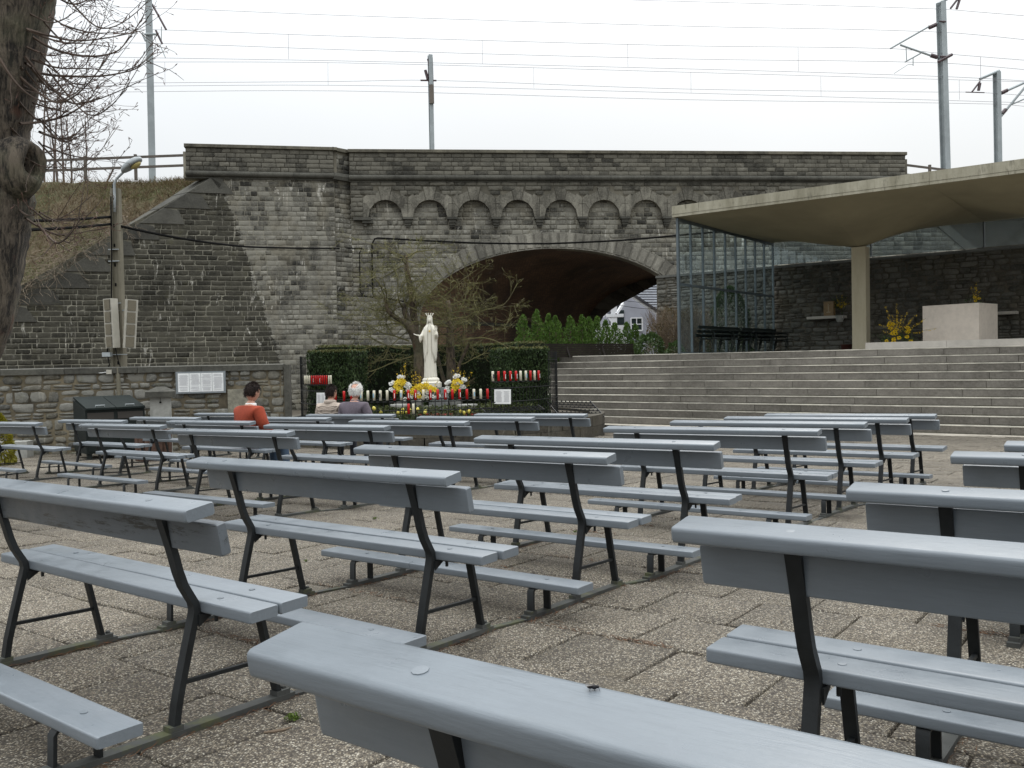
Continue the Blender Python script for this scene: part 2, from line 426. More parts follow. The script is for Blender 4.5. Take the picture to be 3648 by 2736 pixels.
# ------------------------------------------------------------------ steps and stage floor
M_step = stone_mat('step_stone', (.105, .096, .082), (.225, .208, .18), .35, True, .25, 0, bs=.25)
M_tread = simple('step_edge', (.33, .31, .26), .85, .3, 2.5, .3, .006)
def steps():
    root = thing('stage_steps', 'broad flight of ten long grey stone steps up to the altar stage', 'steps', UP(-6, STP, STZ))
    r_ = random.Random(11); u_l, u_r = -17.3, 4.2
    for k in range(10):
        z0, z1, p = STZ + k * STR_, STZ + (k + 1) * STR_, STP + k * STT
        u = u_l - r_.random()
        while u < u_r:
            L = r_.uniform(1.0, 1.95); a, b = max(u, u_l), min(u + L, u_r)
            if b - a > .1:
                mb = MB(); dz = r_.uniform(-.004, .004); dp = r_.uniform(-.004, .006); g = .005; nose = .02
                pts = [(p + dp + .004, z0 + .003), (p + dp, z1 - .024 + dz), (p + dp + .004, z1 - .012 + dz), (p + dp + .02, z1 + dz), (p + .45, z1 + dz), (p + .45, z0 + .003)]
                mb.prism([UP(a + g, q, z) for q, z in pts], UV * (b - a - 2 * g))
                mb.build('step_block', M_step, root)
            u += L
    mb = MB()
    for k in range(10):
        z1, p = STZ + (k + 1) * STR_, STP + k * STT
        mb.prism([UP(u_l, p + .03, z1 - STR_), UP(u_l, p + .03, z1 - .03), UP(u_l, p + .6, z1 - .03), UP(u_l, p + .6, z1 - STR_)], UV * (u_r - u_l))
    mb.build('step_core', M_soil, root)
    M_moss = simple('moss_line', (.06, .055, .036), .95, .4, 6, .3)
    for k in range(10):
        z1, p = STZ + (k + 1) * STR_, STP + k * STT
        mb = MB(); mb.prism([UP(u_l, p - .006, z1 - .019), UP(u_l, p - .003, z1 - .004), UP(u_l, p + .02, z1 + .007), UP(u_l, p + .05, z1 + .0065), UP(u_l, p + .05, z1 - .02)], UV * (u_r - u_l)); mb.build('pale_edge', M_tread, root)  # paler strip along the top edge of each step, then the moss line
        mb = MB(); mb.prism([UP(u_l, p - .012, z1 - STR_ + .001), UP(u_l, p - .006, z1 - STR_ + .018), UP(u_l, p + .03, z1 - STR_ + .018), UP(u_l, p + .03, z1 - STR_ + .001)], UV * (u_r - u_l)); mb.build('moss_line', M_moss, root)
    fl = MB(); fl.box(UP(-4, 29.5, 1.31 - .5 - .006), (30, 12.2, 1.0), axes=(UV, PV, ZV))
    o = fl.build('stage_floor', simple('stage_floor_paving', (.22, .20, .17), .8, .2, 3)); o['kind'] = 'structure'
steps()
dr = MB(); dr.prism([UP(-17, STP - .55, GZ + .004), UP(3, STP - .55, GZ + .004), UP(3, STP - .02, GZ + .004), UP(-17, STP - .02, GZ + .004)], ZV * .006)
o = dr.build('drain_strip', simple('drain_concrete', (.33, .30, .25), .9, .2, 5)); o['kind'] = 'structure'
TZ = STZ + 1.9

# ------------------------------------------------------------------ altar canopy
def concrete(nm, dark, lite, stain=.6):
    mt, n_, b = new_mat(nm); p, g = wpos(n_); pv, _ = wpos(n_, 1.5, 1.5, .35)
    f = math_(n_, 'ADD', math_(n_, 'MULTIPLY', noise(n_, pv, 2.2, 6, .7), .9), math_(n_, 'MULTIPLY', noise(n_, p, .3, 3), .6))
    c = mixc(n_, mrange(n_, f, .55, 1.0, 0, 1), dark, lite)
    if stain: c = mixc(n_, mrange(n_, noise(n_, pv, 6, 5, .7), .55, .72, 0, stain), c, tuple(x * .45 for x in dark))
    n_.links.new(c, b.inputs['Base Color']); b.inputs['Roughness'].default_value = .85
    ph, _ = wpos(n_, .3, .3, 9); bump(n_, b, math_(n_, 'ADD', noise(n_, p, 20, 4), noise(n_, ph, 2, 2)), .25, .01); return mt
M_fascia = concrete('weathered_fascia_concrete', (.20, .185, .13), (.42, .395, .31), .8)
M_soffit = simple('painted_soffit_concrete', (.265, .233, .15), .85, .13, .9, .2, .01)
M_col = concrete('column_concrete', (.36, .32, .22), (.46, .42, .31), .15)
UL, UM, UR_ = -11.6, -4.72, 2.1; PF, PB = 23.25, 31.05; ZE = 5.28; COLU, COLP = -7.37, 27.0; ZC = 4.33
def canopy():
    root = thing('altar_canopy', 'low concrete shell canopy sweeping down onto a square column over the altar', 'canopy', UP(COLU, COLP, TZ))
    def zs(u, p, ul, ur, uc):
        a = (u - ul) / (uc - ul) if u < uc else (ur - u) / (ur - uc); b = (p - PF) / (COLP - PF) if p < COLP else (PB - p) / (PB - COLP)
        a, b = max(0, min(1, a)), max(0, min(1, b)); return ZE - (ZE - ZC) * (a ** .88) * (b ** .95)
    for (ul, ur, uc) in ((UL, UM, COLU), (UM + .006, UR_, -1.1)):
        us = sorted(set([ul + (ur - ul) * i / 26 for i in range(27)] + [uc])); ps = sorted(set([PF + (PB - PF) * i / 22 for i in range(23)] + [COLP]))
        V = [tuple(UP(u, p, zs(u, p, ul, ur, uc))) for p in ps for u in us]; n = len(us); N = len(V)
        V += [tuple(UP(u, p, ZE + .315 - .25 * (ZE - zs(u, p, ul, ur, uc)))) for p in ps for u in us]
        q = []
        for j in range(len(ps) - 1):
            for i in range(n - 1):
                a = j * n + i; q.append((a, a + n, a + n + 1, a + 1))
        s_ = MB(); s_.add(V[:N], q); s_.build('soffit', M_soffit, root, smooth=True)
        t = MB(); t.add(V[N:], [f[::-1] for f in q]); t.build('roof_top', M_fascia, root)
        e = MB()                                    # fascia band all round, cast in lengths
        rim = [(ul, PF), (ur, PF), (ur, PB), (ul, PB)]
        for k in range(4):
            (a, b), (c, d) = rim[k], rim[(k + 1) % 4]
            if (k == 1 and uc < -5) or (k == 3 and uc > -5): continue
            for z0_, z1_, of in ((ZE - .004, ZE + .07, .0), (ZE + .074, ZE + .315, .006)):
                cen = ((a + c) / 2, (b + d) / 2); L = abs(c - a) + abs(d - b)
                nn = {0: (0, -1), 1: (1, 0), 2: (0, 1), 3: (-1, 0)}[k]
                if abs(c - a) > .1: e.box(UP(cen[0], cen[1] + nn[1] * (.03 + of - .06), (z0_ + z1_) / 2), (L - .002, .06 + of, z1_ - z0_), axes=(UV, PV, ZV))
                else: e.box(UP(cen[0] + nn[0] * (.03 + of - .06), cen[1], (z0_ + z1_) / 2), (.06 + of, L - .14, z1_ - z0_), axes=(UV, PV, ZV))
        e.build('fascia', M_fascia, root)
        if uc > -5: continue
    for uc in (COLU, -1.1):
        w0, w1 = .2, .2; z0, z1 = TZ, ZC + .02; ring = []
        for (z, h) in ((z0, w0), (z1, w1)):
            ring += [UP(uc - h, COLP - h, z), UP(uc + h, COLP - h, z), UP(uc + h, COLP + h * 1.15, z), UP(uc - h, COLP + h * 1.15, z)]
        cb = MB(); cb.add(ring, [(0, 1, 5, 4), (1, 2, 6, 5), (2, 3, 7, 6), (3, 0, 4, 7), (4, 5, 6, 7)]); cb.build('column', M_col, root)
canopy()
def glass_mat(nm, tint, refl=.09, pale_mix=.02):
    mt = bpy.data.materials.new(nm); mt.use_nodes = True; n_ = mt.node_tree; n_.nodes.clear()
    tr = n_.nodes.new('ShaderNodeBsdfTransparent'); tr.inputs[0].default_value = tint + (1,)
    gl = n_.nodes.new('ShaderNodeBsdfGlossy'); gl.inputs['Roughness'].default_value = .02
    df = n_.nodes.new('ShaderNodeBsdfDiffuse'); df.inputs[0].default_value = (.55, .6, .62, 1)
    lw = nd(n_, 'ShaderNodeLayerWeight', Blend=refl); mx = n_.nodes.new('ShaderNodeMixShader'); m2 = n_.nodes.new('ShaderNodeMixShader')
    mx.inputs[0].default_value = refl; n_.links.new(tr.outputs[0], mx.inputs[1]); n_.links.new(gl.outputs[0], mx.inputs[2])
    p, g = wpos(n_); n_.links.new(mrange(n_, noise(n_, p, 1.5, 4), .35, .7, pale_mix, pale_mix * 1.4 + .04), m2.inputs[0])
    n_.links.new(mx.outputs[0], m2.inputs[1]); n_.links.new(df.outputs[0], m2.inputs[2])
    o = n_.nodes.new('ShaderNodeOutputMaterial'); n_.links.new(m2.outputs[0], o.inputs[0]); return mt
M_glass = glass_mat('window_glass', (.86, .92, .93)); M_frame = simple('grey_painted_steel', (.085, .108, .12), .45, .08, 8, 0)
def glass_screen():
    root = thing('glass_screen', 'tall glazed screen with thin grey steel mullions closing the left side of the stage', 'glass screen', UP(-11.5, 27, TZ))
    ug = -11.5; p0, p1 = 23.4, 31.0; n = 9; zt = ZE - .02; zm = 3.34
    for k in range(n + 1):
        p = p0 + (p1 - p0) * k / n; wd = .085 if k == 0 else .034
        mb = MB(); mb.box(UP(ug, p, (TZ + zt) / 2), (.07, wd, zt - TZ), axes=(UV, PV, ZV)); mb.build('mullion', M_frame, root)
    for z, h in ((zm, .07), (zt - .05, .09), (TZ + .02, .05)):
        mb = MB(); mb.box(UP(ug + .008, (p0 + p1) / 2, z), (.05, p1 - p0 - .09, h), axes=(UV, PV, ZV)); mb.build('transom', M_frame, root)
    for k in range(n):
        a, b = p0 + (p1 - p0) * k / n + .026, p0 + (p1 - p0) * (k + 1) / n - .026
        for (z0, z1) in ((TZ + .045, zm - .036), (zm + .036, zt - .096)):
            mb = MB(); mb.box(UP(ug - .01, (a + b) / 2, (z0 + z1) / 2), (.008, b - a, z1 - z0), axes=(UV, PV, ZV)); mb.build('pane', M_glass, root)
glass_screen()
M_rub1 = stone_mat('stage_rubble_stone', (.045, .045, .038), (.16, .155, .135), .6, True, .2, .15, warm=(.12, .10, .065), bs=.7)
M_rub2 = stone_mat('stage_rubble_filling', (.045, .045, .038), (.16, .155, .135), .6, False, .2, .15, warm=(.12, .10, .065), bs=.7)
M_mort = simple('dark_mortar', (.10, .09, .07), .95, .3, 5, .5, .02)
M_glass2 = glass_mat('painted_reflection_glass', (.80, .86, .88), .10, .2)  # pale diffuse tone stands in for sky reflected in the clerestory panes
def stage_wall():
    root = thing('stage_back_wall', 'long dark rubble stone wall closing the back of the altar stage', 'wall', UP(-8, 31.3, TZ))
    mb = MB(); mb.box(UP(-7.1, 31.45, 2.6), (18.4, .42, 3.55), axes=(UV, PV, ZV)); mb.build('wall_core', M_mort, root)
    rubble(root, 'wall_stone', UP(-16.28, 31.24, TZ - .3), UV, PV, ZV, 18.3, 3.4, .34, .17, M_rub1, M_rub2, seed=3, depth=.05, gap=.014)
    cp_ = MB()
    for k in range(12): cp_.box(UP(-16.3 + 1.53 * (k + .5), 31.42, 4.41), (1.522, .56, .09), axes=(UV, PV, ZV))
    cp_.build('wall_coping', simple('slate_coping', (.10, .10, .09), .8), root)
    g = thing('clerestory', 'strip of tall glass above the stage back wall under the canopy', 'window', UP(-5, 31.3, 4.45))
    us = [-11.5 + 3.39 * k for k in range(5)]
    for k in range(5):
        mb = MB(); mb.box(UP(us[k], 31.0, 4.87), (.045, .05, .80), axes=(UV, PV, ZV)); mb.build('mullion', M_frame, g)
        if k < 4:
            mb = MB(); mb.box(UP((us[k] + us[k + 1]) / 2, 31.0, 4.87), (3.33, .008, .80), axes=(UV, PV, ZV)); mb.build('pane', M_glass2, g)
stage_wall()
# ------------------------------------------------------------------ railway bridge
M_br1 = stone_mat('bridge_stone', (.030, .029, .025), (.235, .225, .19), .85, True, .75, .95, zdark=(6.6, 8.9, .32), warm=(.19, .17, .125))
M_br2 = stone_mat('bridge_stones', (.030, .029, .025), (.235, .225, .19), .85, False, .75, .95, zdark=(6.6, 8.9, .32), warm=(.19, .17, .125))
M_pa1 = stone_mat('parapet_stone', (.030, .029, .024), (.145, .137, .112), .8, True, .4, .1)
M_pa2 = stone_mat('parapet_stones', (.030, .029, .024), (.145, .137, .112), .8, False, .4, .1)
M_dress = stone_mat('dressed_stone', (.065, .061, .05), (.27, .255, .21), .3, True, .9, .25, bs=.25)
M_cap = stone_mat('cap_stone', (.05, .047, .037), (.17, .157, .12), .4, True, .6, .0, bs=.3)
M_roll = stone_mat('roll_stone', (.035, .034, .029), (.11, .107, .09), .4, True, .5, .0, bs=.25)
M_vous = stone_mat('voussoir_stone', (.11, .104, .088), (.30, .285, .24), .4, True, .5, .2, bs=.6)
M_mortar = simple('grey_mortar', (.23, .215, .17), .95, .35, 1.2, .3, .01)
M_mortar_d = simple('black_mortar', (.12, .11, .085), .95, .35, 1.2, .3, .01)
def vault_mat():
    mt, n_, b = new_mat('sooty_brick_vault'); p, g = wpos(n_)
    uvn = n_.nodes.new('ShaderNodeUVMap'); br = nd(n_, 'ShaderNodeTexBrick', Scale=1.0); n_.links.new(uvn.outputs[0], br.inputs['Vector'])
    br.inputs['Color1'].default_value = (.15, .085, .05, 1); br.inputs['Color2'].default_value = (.24, .135, .075, 1); br.inputs['Mortar'].default_value = (.05, .042, .034, 1)
    br.inputs['Mortar Size'].default_value = .012; br.inputs['Brick Width'].default_value = .23; br.inputs['Row Height'].default_value = .075
    c = mixc(n_, mrange(n_, noise(n_, p, .6, 4), .42, .68, 0, .7), br.outputs[0], (.035, .027, .02))
    pw, _ = wpos(n_, 1, 1, .4); c = mixc(n_, mrange(n_, noise(n_, pw, .9, 4, .7), .64, .72, 0, .5), c, (.25, .22, .18))
    n_.links.new(c, b.inputs['Base Color']); b.inputs['Roughness'].default_value = .9; bump(n_, b, br.outputs['Fac'], .4, -.01); return mt
M_vault = vault_mat()
BA = Vector((-6.647, 37.12, 0)); BX = (Vector((17.783, 39.668, 0)) - BA).normalized(); BI = Vector((-BX.y, BX.x, 0))
SC, SA, SBH, SZ0 = 8.63, 5.84, 3.03, 3.0                # main arch: centre, half span, rise, springing level
def BP(s, z, d=0): return BA + BX * s - BI * d + ZV * z   # d: how far proud of the face
bridge = thing('railway_bridge', 'old grey stone railway bridge with one wide arch and a frieze of small blind arches', 'bridge', BP(SC, GZ))
def zin(s):                                             # intrados height of the main arch
    t = (s - SC) / SA; return SZ0 + SBH * math.sqrt(1 - t * t) if abs(t) < 1 else None
SE = 24.56
def arch_low(s, z):
    if abs(s - SC) < SA + .02:
        t = (s - SC) / (SA + .3); 
        return not (z < SZ0 + (SBH + .3) * math.sqrt(max(0, 1 - t * t)))
    return True
# core of the lower wall, pierced by the arch
def strip_wall(name, ss, zlow, ztop, d0, d1, mat, parent, Pf=BP):
    V, Fc = [], []
    for i in range(len(ss) - 1):
        a, b = ss[i], ss[i + 1]; za, zb = zlow(a, b)
        n = len(V); V += [Pf(a, za, d0), Pf(b, zb, d0), Pf(b, ztop, d0), Pf(a, ztop, d0), Pf(a, za, d1), Pf(b, zb, d1), Pf(b, ztop, d1), Pf(a, ztop, d1)]
        Fc += [(n, n + 1, n + 2, n + 3), (n, n + 4, n + 5, n + 1), (n + 3, n + 2, n + 6, n + 7), (n + 4, n + 7, n + 6, n + 5), (n, n + 3, n + 7, n + 4), (n + 1, n + 5, n + 6, n + 2)]
    mb = MB(); mb.add(V, Fc); return mb.build(name, mat, parent)
ss = [-.01, 1.4] + [SC - SA * math.cos(math.pi * i / 48) for i in range(49)] + [17, 21, SE]
def zl(a, b):
    f = lambda s: (zin(s) if zin(s) is not None else (SZ0 if abs(abs(s - SC) - SA) < .001 else GZ - .1))
    if max(abs(a - SC), abs(b - SC)) <= SA + .001: return f(a), f(b)
    return GZ - .1, GZ - .1
strip_wall('wall_core', ss, zl, 9.9, 0, -.55, M_mortar, bridge)
CZ0, CZ1 = 6.98, 8.88                                    # underside of the arch frieze piers, underside of the cornice roll
low = courses(.0, SE + 8.5, GZ, 7.4, .203, .36, lambda s, z: arch_low(s, z) and not (s > SE + .3 and z > 8.6 - (s - SE) * .8), jit=.06)
low += [c for c in courses(.4, 22, 7.4, 8.1, .2, .42, lambda s, z: min(abs(s - 1.45 - 1.87 * k) for k in range(12)) < .76)]
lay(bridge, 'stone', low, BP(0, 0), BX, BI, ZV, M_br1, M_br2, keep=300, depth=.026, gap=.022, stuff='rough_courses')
# frieze of small blind arches, proud of the wall
AR, AZ, PD = .72, 7.38, .24
def zfr(s):
    k = round((s - 1.45) / 1.87); k = max(0, min(11, k)); x = s - 1.45 - 1.87 * k
    return AZ + math.sqrt(max(0, AR * AR - x * x)) if abs(x) < AR else AZ - .02
fs = [.02, .5]
for k in range(12):
    c = 1.45 + 1.87 * k; fs += [c - AR * math.cos(math.pi * i / 14) for i in range(15)]
fs += [23.2, SE + .1]; fs = sorted(fs)
def zlf(a, b):
    m_ = (a + b) / 2; k = max(0, min(11, round((m_ - 1.45) / 1.87))); c = 1.45 + 1.87 * k
    if abs(m_ - c) < AR:
        f = lambda s: AZ + math.sqrt(max(0, AR * AR - (s - c) ** 2)); return f(a), f(b)
    return AZ - .02, AZ - .02
strip_wall('frieze_core', fs, zlf, 9.9, PD - .03, -.02, M_mortar_d, bridge)
r_ = random.Random(4)
def arch_piece(poly, name, mat, d0=PD - .05, d1=PD, Pf=BP, parent=bridge, inset=0):
    mb = MB(); mb.prism([Pf(s, z, d1) for s, z in poly], (Pf(0, 0, d0) - Pf(0, 0, d1))); return mb.build(name, mat, parent)
for k in range(12):
    c = 1.45 + 1.87 * k; NV = 7
    for i in range(NV):
        a0, a1 = math.pi * i / NV + .012, math.pi * (i + 1) / NV - .012
        ro = (.98, 1.06, 1.12, 1.30, 1.12, 1.06, .98)[i]
        P = [(c - AR * math.cos(a1), AZ + AR * math.sin(a1)), (c - AR * math.cos((a0 + a1) / 2), AZ + AR * math.sin((a0 + a1) / 2)), (c - AR * math.cos(a0), AZ + AR * math.sin(a0))]
        def outer(a):
            x, z = -math.cos(a) * ro, math.sin(a) * ro
            x = max(-.925, min(.925, x)); return (c + x, AZ + min(z, 1.32))
        P += [outer(a0), outer(a1)]
        if i in (0, NV - 1):                              # the springers run out square to the pier
            sgn = -1 if i == 0 else 1; xo = .925
            P = [(c + sgn * AR, AZ), (c + sgn * xo, AZ), (c + sgn * xo, AZ + .55), (c + sgn * .80 * 1.0, AZ + .55), (c + sgn * AR * math.cos(math.pi / NV), AZ + AR * math.sin(math.pi / NV))]
        if i in (1, NV - 2):
            sgn = -1 if i == 1 else 1
            a_, b_ = math.pi / NV + .012, 2 * math.pi / NV - .012
            P = [(c + sgn * AR * math.cos(b_), AZ + AR * math.sin(b_)), (c + sgn * AR * math.cos(a_), AZ + AR * math.sin(a_)), (c + sgn * .80, AZ + .565), (c + sgn * .925, AZ + .565), (c + sgn * .925, AZ + .80), (c + sgn * .70, AZ + .98)]
        if i in (0, 1): P = P[::-1]
        arch_piece(P, 'frieze_arch_stone', M_dress, PD - .08, PD + r_.uniform(0, .012))
    for q, (wd, dz, dp) in enumerate(((.42, .09, .06), (.30, .14, 0), (.24, .10, -.05), (.18, .08, -.10))):
        z1 = AZ - .012 - sum((.09, .14, .10, .08)[:q]) ; x = c + .935
        mb = MB(); d_ = PD + dp; mb.box(BP(x, z1 - dz / 2, d_ / 2), (wd, d_, dz - .004), axes=(BX, BI, ZV)); mb.build('corbel', M_roll, bridge)
for q, (wd, dz, dp) in enumerate(((.75, .12, .06), (.6, .12, 0), (.4, .12, -.06))):
    mb = MB(); mb.box(BP(.1 + wd / 2 + .3 * (q > 0), AZ - .012 - .12 * q - dz / 2, (PD + dp) / 2), (wd - .15 * q, PD + dp, dz - .004), axes=(BX, BI, ZV)); mb.build('corbel', M_roll, bridge)
up = courses(.02, SE + .05, 8.30, 8.88, .195, .5, lambda s, z: True)
up += courses(.02, .52, 7.4, 8.30, .2, .4, lambda s, z: True)
keepc = []
for (s, z, w_, h) in up:
    c = 1.45 + 1.87 * max(0, min(11, round((s - 1.45) / 1.87)))
    if abs(s - c) < .32 and z < 8.75: continue
    if z < 8.5 and abs(s - c) < .62: continue
    keepc.append((s, z, w_, h))
lay(bridge, 'frieze_stone', keepc, BP(0, 0, PD - .02), BX, BI, ZV, M_pa1, M_pa2, keep=120, depth=.05)
# cornice roll, parapet, cap
def molding(Pf, s0, s1, root, zr0=8.88, zr1=9.14, d=PD, ends=True, step=1.25, keep=300, cz=9.14, top=10.2):
    s = s0; prof = []
    for i in range(9): a = -math.pi / 2 + math.pi * i / 8; prof.append((d + .05 + .125 * math.cos(a), (zr0 + zr1) / 2 + .118 * math.sin(a)))
    prof = [(0, zr0 - .05), (d + .03, zr0 - .05), (d + .03, zr0 + .012)] + prof[1:-1] + [(d + .02, zr1 - .012), (0, zr1 - .004)]
    while s < s1 - .05:
        e = min(s1, s + step * r_.uniform(.8, 1.2)); 
        if s1 - e < .4: e = s1
        mb = MB(); mb.prism([Pf(s + .004, z, dd) for dd, z in prof], Pf(e - .004, 0) - Pf(s + .004, 0)); mb.build('cornice_roll', M_roll, root)
        s = e
    s = s0 - .04
    while s < s1:
        e = min(s1 + .04, s + step * r_.uniform(.9, 1.3))
        if s1 - e < .4: e = s1 + .04
        pr = [(-.45, 10.06), (d + .03, 10.06), (d + .09, 10.075), (d + .09, 10.19), (d + .06, 10.205), (-.45, 10.225)]
        mb = MB(); mb.prism([Pf(s + .003, z, dd) for dd, z in pr], Pf(e - .003, 0) - Pf(s + .003, 0)); mb.build('cap_stone', M_cap, root)
        s = e
    mb = MB(); A, B = Pf(s0, 0), Pf(s1, 0)
    mb.prism([Pf(s0, 9.1, d - .04), Pf(s0, 10.07, d - .04), Pf(s0, 10.07, -.4), Pf(s0, 9.1, -.4)], B - A); mb.build('parapet_core', M_mortar_d, root)
molding(BP, -.02, SE, bridge)
par = courses(0, SE, 9.14, 10.06, .184, .44, lambda s, z: True)
lay(bridge, 'parapet_stone', par, BP(0, 0, PD - .01), BX, BI, ZV, M_pa1, M_pa2, keep=300, depth=.03)
# voussoirs of the main arch: flat margin round a rock panel
NV = 41; per = [(SC - SA * math.cos(math.pi * i / 400), SZ0 + SBH * math.sin(math.pi * i / 400)) for i in range(401)]
cum = [0]
for i in range(400): cum.append(cum[-1] + math.dist(per[i], per[i + 1]))
def at_len(L):
    i = min(399, max(0, int(np.searchsorted(cum, L)) - 1)); t = (L - cum[i]) / (cum[i + 1] - cum[i])
    p = (per[i][0] + (per[i + 1][0] - per[i][0]) * t, per[i][1] + (per[i + 1][1] - per[i][1]) * t)
    dx, dz = per[i + 1][0] - per[i][0], per[i + 1][1] - per[i][1]; L_ = math.hypot(dx, dz); return p, (-dz / L_, dx / L_)
for k in range(NV):
    L0, L1 = cum[-1] * k / NV + .006, cum[-1] * (k + 1) / NV - .006
    (a, na), (b, nb_) = at_len(L0), at_len(L1); h = .70
    q = [a, b, (b[0] + nb_[0] * h, b[1] + nb_[1] * h), (a[0] + na[0] * h, a[1] + na[1] * h)]
    if q[2][0] < q[3][0]: pass
    cx, cz = sum(p[0] for p in q) / 4, sum(p[1] for p in q) / 4
    ins = [(cx + (x - cx) * .80, cz + (z - cz) * .86) for x, z in q]; in2 = [(cx + (x - cx) * .72, cz + (z - cz) * .80) for x, z in q]
    V = [BP(x, z, -.02) for x, z in q] + [BP(x, z, .09) for x, z in q] + [BP(x, z, .09) for x, z in ins] + [BP(x, z, .065) for x, z in ins] + [BP(x, z, .11 + r_.uniform(0, .015)) for x, z in in2]
    Fc = []
    for l in range(4):
        for i in range(4): Fc.append((4 * l + i, 4 * l + (i + 1) % 4, 4 * l + 4 + (i + 1) % 4, 4 * l + 4 + i))
    Fc.append((16, 17, 18, 19)); mb = MB(); mb.add(V, Fc); mb.build('voussoir', M_vous, bridge)
# skewed barrel vault and its side walls
AXV = Vector((8.65, 13.5, 0))
def vault():
    pts = [(SC - SA, GZ - .1), (SC - SA, 1.2)] + [(SC - SA * math.cos(math.pi * i / 40), SZ0 + SBH * math.sin(math.pi * i / 40)) for i in range(41)] + [(SC + SA, 1.2), (SC + SA, GZ - .1)]
    me = bpy.data.meshes.new('vault'); V, Fc, U = [], [], []; L = 0; nl = 14; acc = [0]
    for i in range(1, len(pts)): acc.append(acc[-1] + math.dist(pts[i - 1], pts[i]))
    for j in range(nl + 1):
        for i, (s, z) in enumerate(pts): V.append(BP(s, z, -.02) + AXV * (j / nl)); U.append((j / nl * AXV.length, acc[i]))
    n = len(pts)
    for j in range(nl):
        for i in range(n - 1): Fc.append((j * n + i, j * n + i + 1, (j + 1) * n + i + 1, (j + 1) * n + i))
    me.from_pydata([tuple(v) for v in V], [], Fc); uvl = me.uv_layers.new(name='UVMap')
    for lp in me.loops: uvl.data[lp.index].uv = U[lp.vertex_index]
    me.shade_smooth(); me.materials.append(M_vault); o = bpy.data.objects.new('vault', me); link(o, bridge)
    # string course at the springing and stone ring at the far mouth
    mb = MB(); mb.span(BP(SC - SA + .06, SZ0, -.1) , BP(SC - SA + .06, SZ0, -.1) + AXV, .12, .16); mb.build('string_course', M_roll, bridge)
    NR = 26
    for k in range(NR):
        a0, a1 = math.pi * k / NR + .004, math.pi * (k + 1) / NR - .004; am = (a0 + a1) / 2; r2 = 1.10; rf_ = lambda a: .965 - (.115 * math.sin(2 * a) ** 2 if a < math.pi / 2 else 0)
        q = [(SC - SA * rf_(a) * math.cos(a), SZ0 + SBH * rf_(a) * math.sin(a)) for a in (a0, a1)] + [(SC - SA * r2 * math.cos(a), SZ0 + SBH * r2 * 1.02 * math.sin(a)) for a in (a1, a0)]
        mb = MB(); mb.prism([BP(s, z) + AXV for s, z in q], BI * -.6); mb.build('far_ring_stone', M_pa1, bridge)
    # back face and deck so that the inside is closed
    bs_ = [-4, SC - SA * 1.04] + [SC - SA * 1.04 * math.cos(math.pi * i / 16) for i in range(1, 16)] + [SC + SA * 1.04, 30]
    def zb(a, b):
        f = lambda s: SZ0 + SBH * 1.04 * math.sqrt(max(0, 1 - ((s - SC) / (SA * 1.04)) ** 2))
        return (f(a), f(b)) if (a > SC - SA * 1.045 and b < SC + SA * 1.045) else (GZ, GZ)
    strip_wall('back_wall', bs_, zb, 9.3, 0, -.4, M_mortar_d, bridge, Pf=lambda s, z, d=0: BP(s, z, d) + AXV * 1.01)
    mb = MB(); dk = [BP(-6, 9.2, -.5), BP(SE + 9, 9.2, -.5), BP(SE + 9, 9.2) + AXV * 1.02, BP(-6, 9.2) + AXV * 1.02]
    mb.prism(dk, ZV * .15); mb.build('deck', M_soil, bridge)
vault()
# left abutment face, standing a little proud, with its own parapet
AA = Vector((-12.95, 35.474, 0)); AB = Vector((-7.215, 36.542, 0)); AX = (AB - AA).normalized(); AI = Vector((-AX.y, AX.x, 0)); AL = (AB - AA).length
def AP(s, z, d=0): return AA + AX * s - AI * d + ZV * z
abut = thing('bridge_abutment', 'tall pale stone abutment at the left end of the railway bridge with its own parapet', 'abutment', AP(3, GZ))
mb = MB(); mb.prism([AP(1.25, GZ), AP(AL, GZ), AP(AL, 9.9), AP(-.1, 9.9), AP(-.1, 8.86), AP(1.25, 8.86)], AI * .6); mb.build('wall_core', M_mortar, abut)
WA = onpl(790, 640, AA, AI); WB = onpl(1000, 1290, AA, AI)      # where the wing wall dies into the abutment
def a_in(s, z):
    t = (z - WB.z) / (WA.z - WB.z); e = WB + (WA - WB) * t; return s > (e - AA).dot(AX) - .15
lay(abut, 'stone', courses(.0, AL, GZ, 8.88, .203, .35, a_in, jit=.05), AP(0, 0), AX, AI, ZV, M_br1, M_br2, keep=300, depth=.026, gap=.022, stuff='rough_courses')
molding(AP, 0, AL + .12, abut, d=.04)
lay(abut, 'parapet_stone', courses(0, AL, 9.14, 10.06, .184, .42, lambda s, z: True), AP(0, 0, .03), AX, AI, ZV, M_pa1, M_pa2, keep=300, depth=.03)
# short return between abutment and bridge face
RA = AP(AL, 0); RB = BP(0, 0); RX = (RB - RA).normalized(); RI = Vector((-RX.y, RX.x, 0)); RLn = (RB - RA).length
def RP(s, z, d=0): return RA + RX * s - RI * d + ZV * z
mb = MB(); mb.prism([RP(0, GZ, -.03), RP(RLn, GZ, -.03), RP(RLn, 10.06, -.03), RP(0, 10.06, -.03)], RI * .5); mb.build('return_core', M_mortar, abut)
lay(abut, 'return_stone', courses(.02, RLn + .02, GZ, 10.0, .203, .36, lambda s, z: True), RP(0, 0, -.02), RX, RI, ZV, M_br1, M_br2, keep=110, depth=.05)
mb = MB(); mb.prism([RP(-.1, z, d) for d, z in [(-.4, 10.06), (.12, 10.06), (.12, 10.2), (-.4, 10.22)]], RX * (RLn + .1)); mb.build('cap_stone', M_cap, abut)
mb = MB(); mb.prism([RP(-.1, z, d) for d, z in [(-.1, 8.86), (.2, 8.86), (.24, 9.0), (.2, 9.14), (-.1, 9.14)]], RX * (RLn + .1)); mb.build('cornice_roll', M_roll, abut)
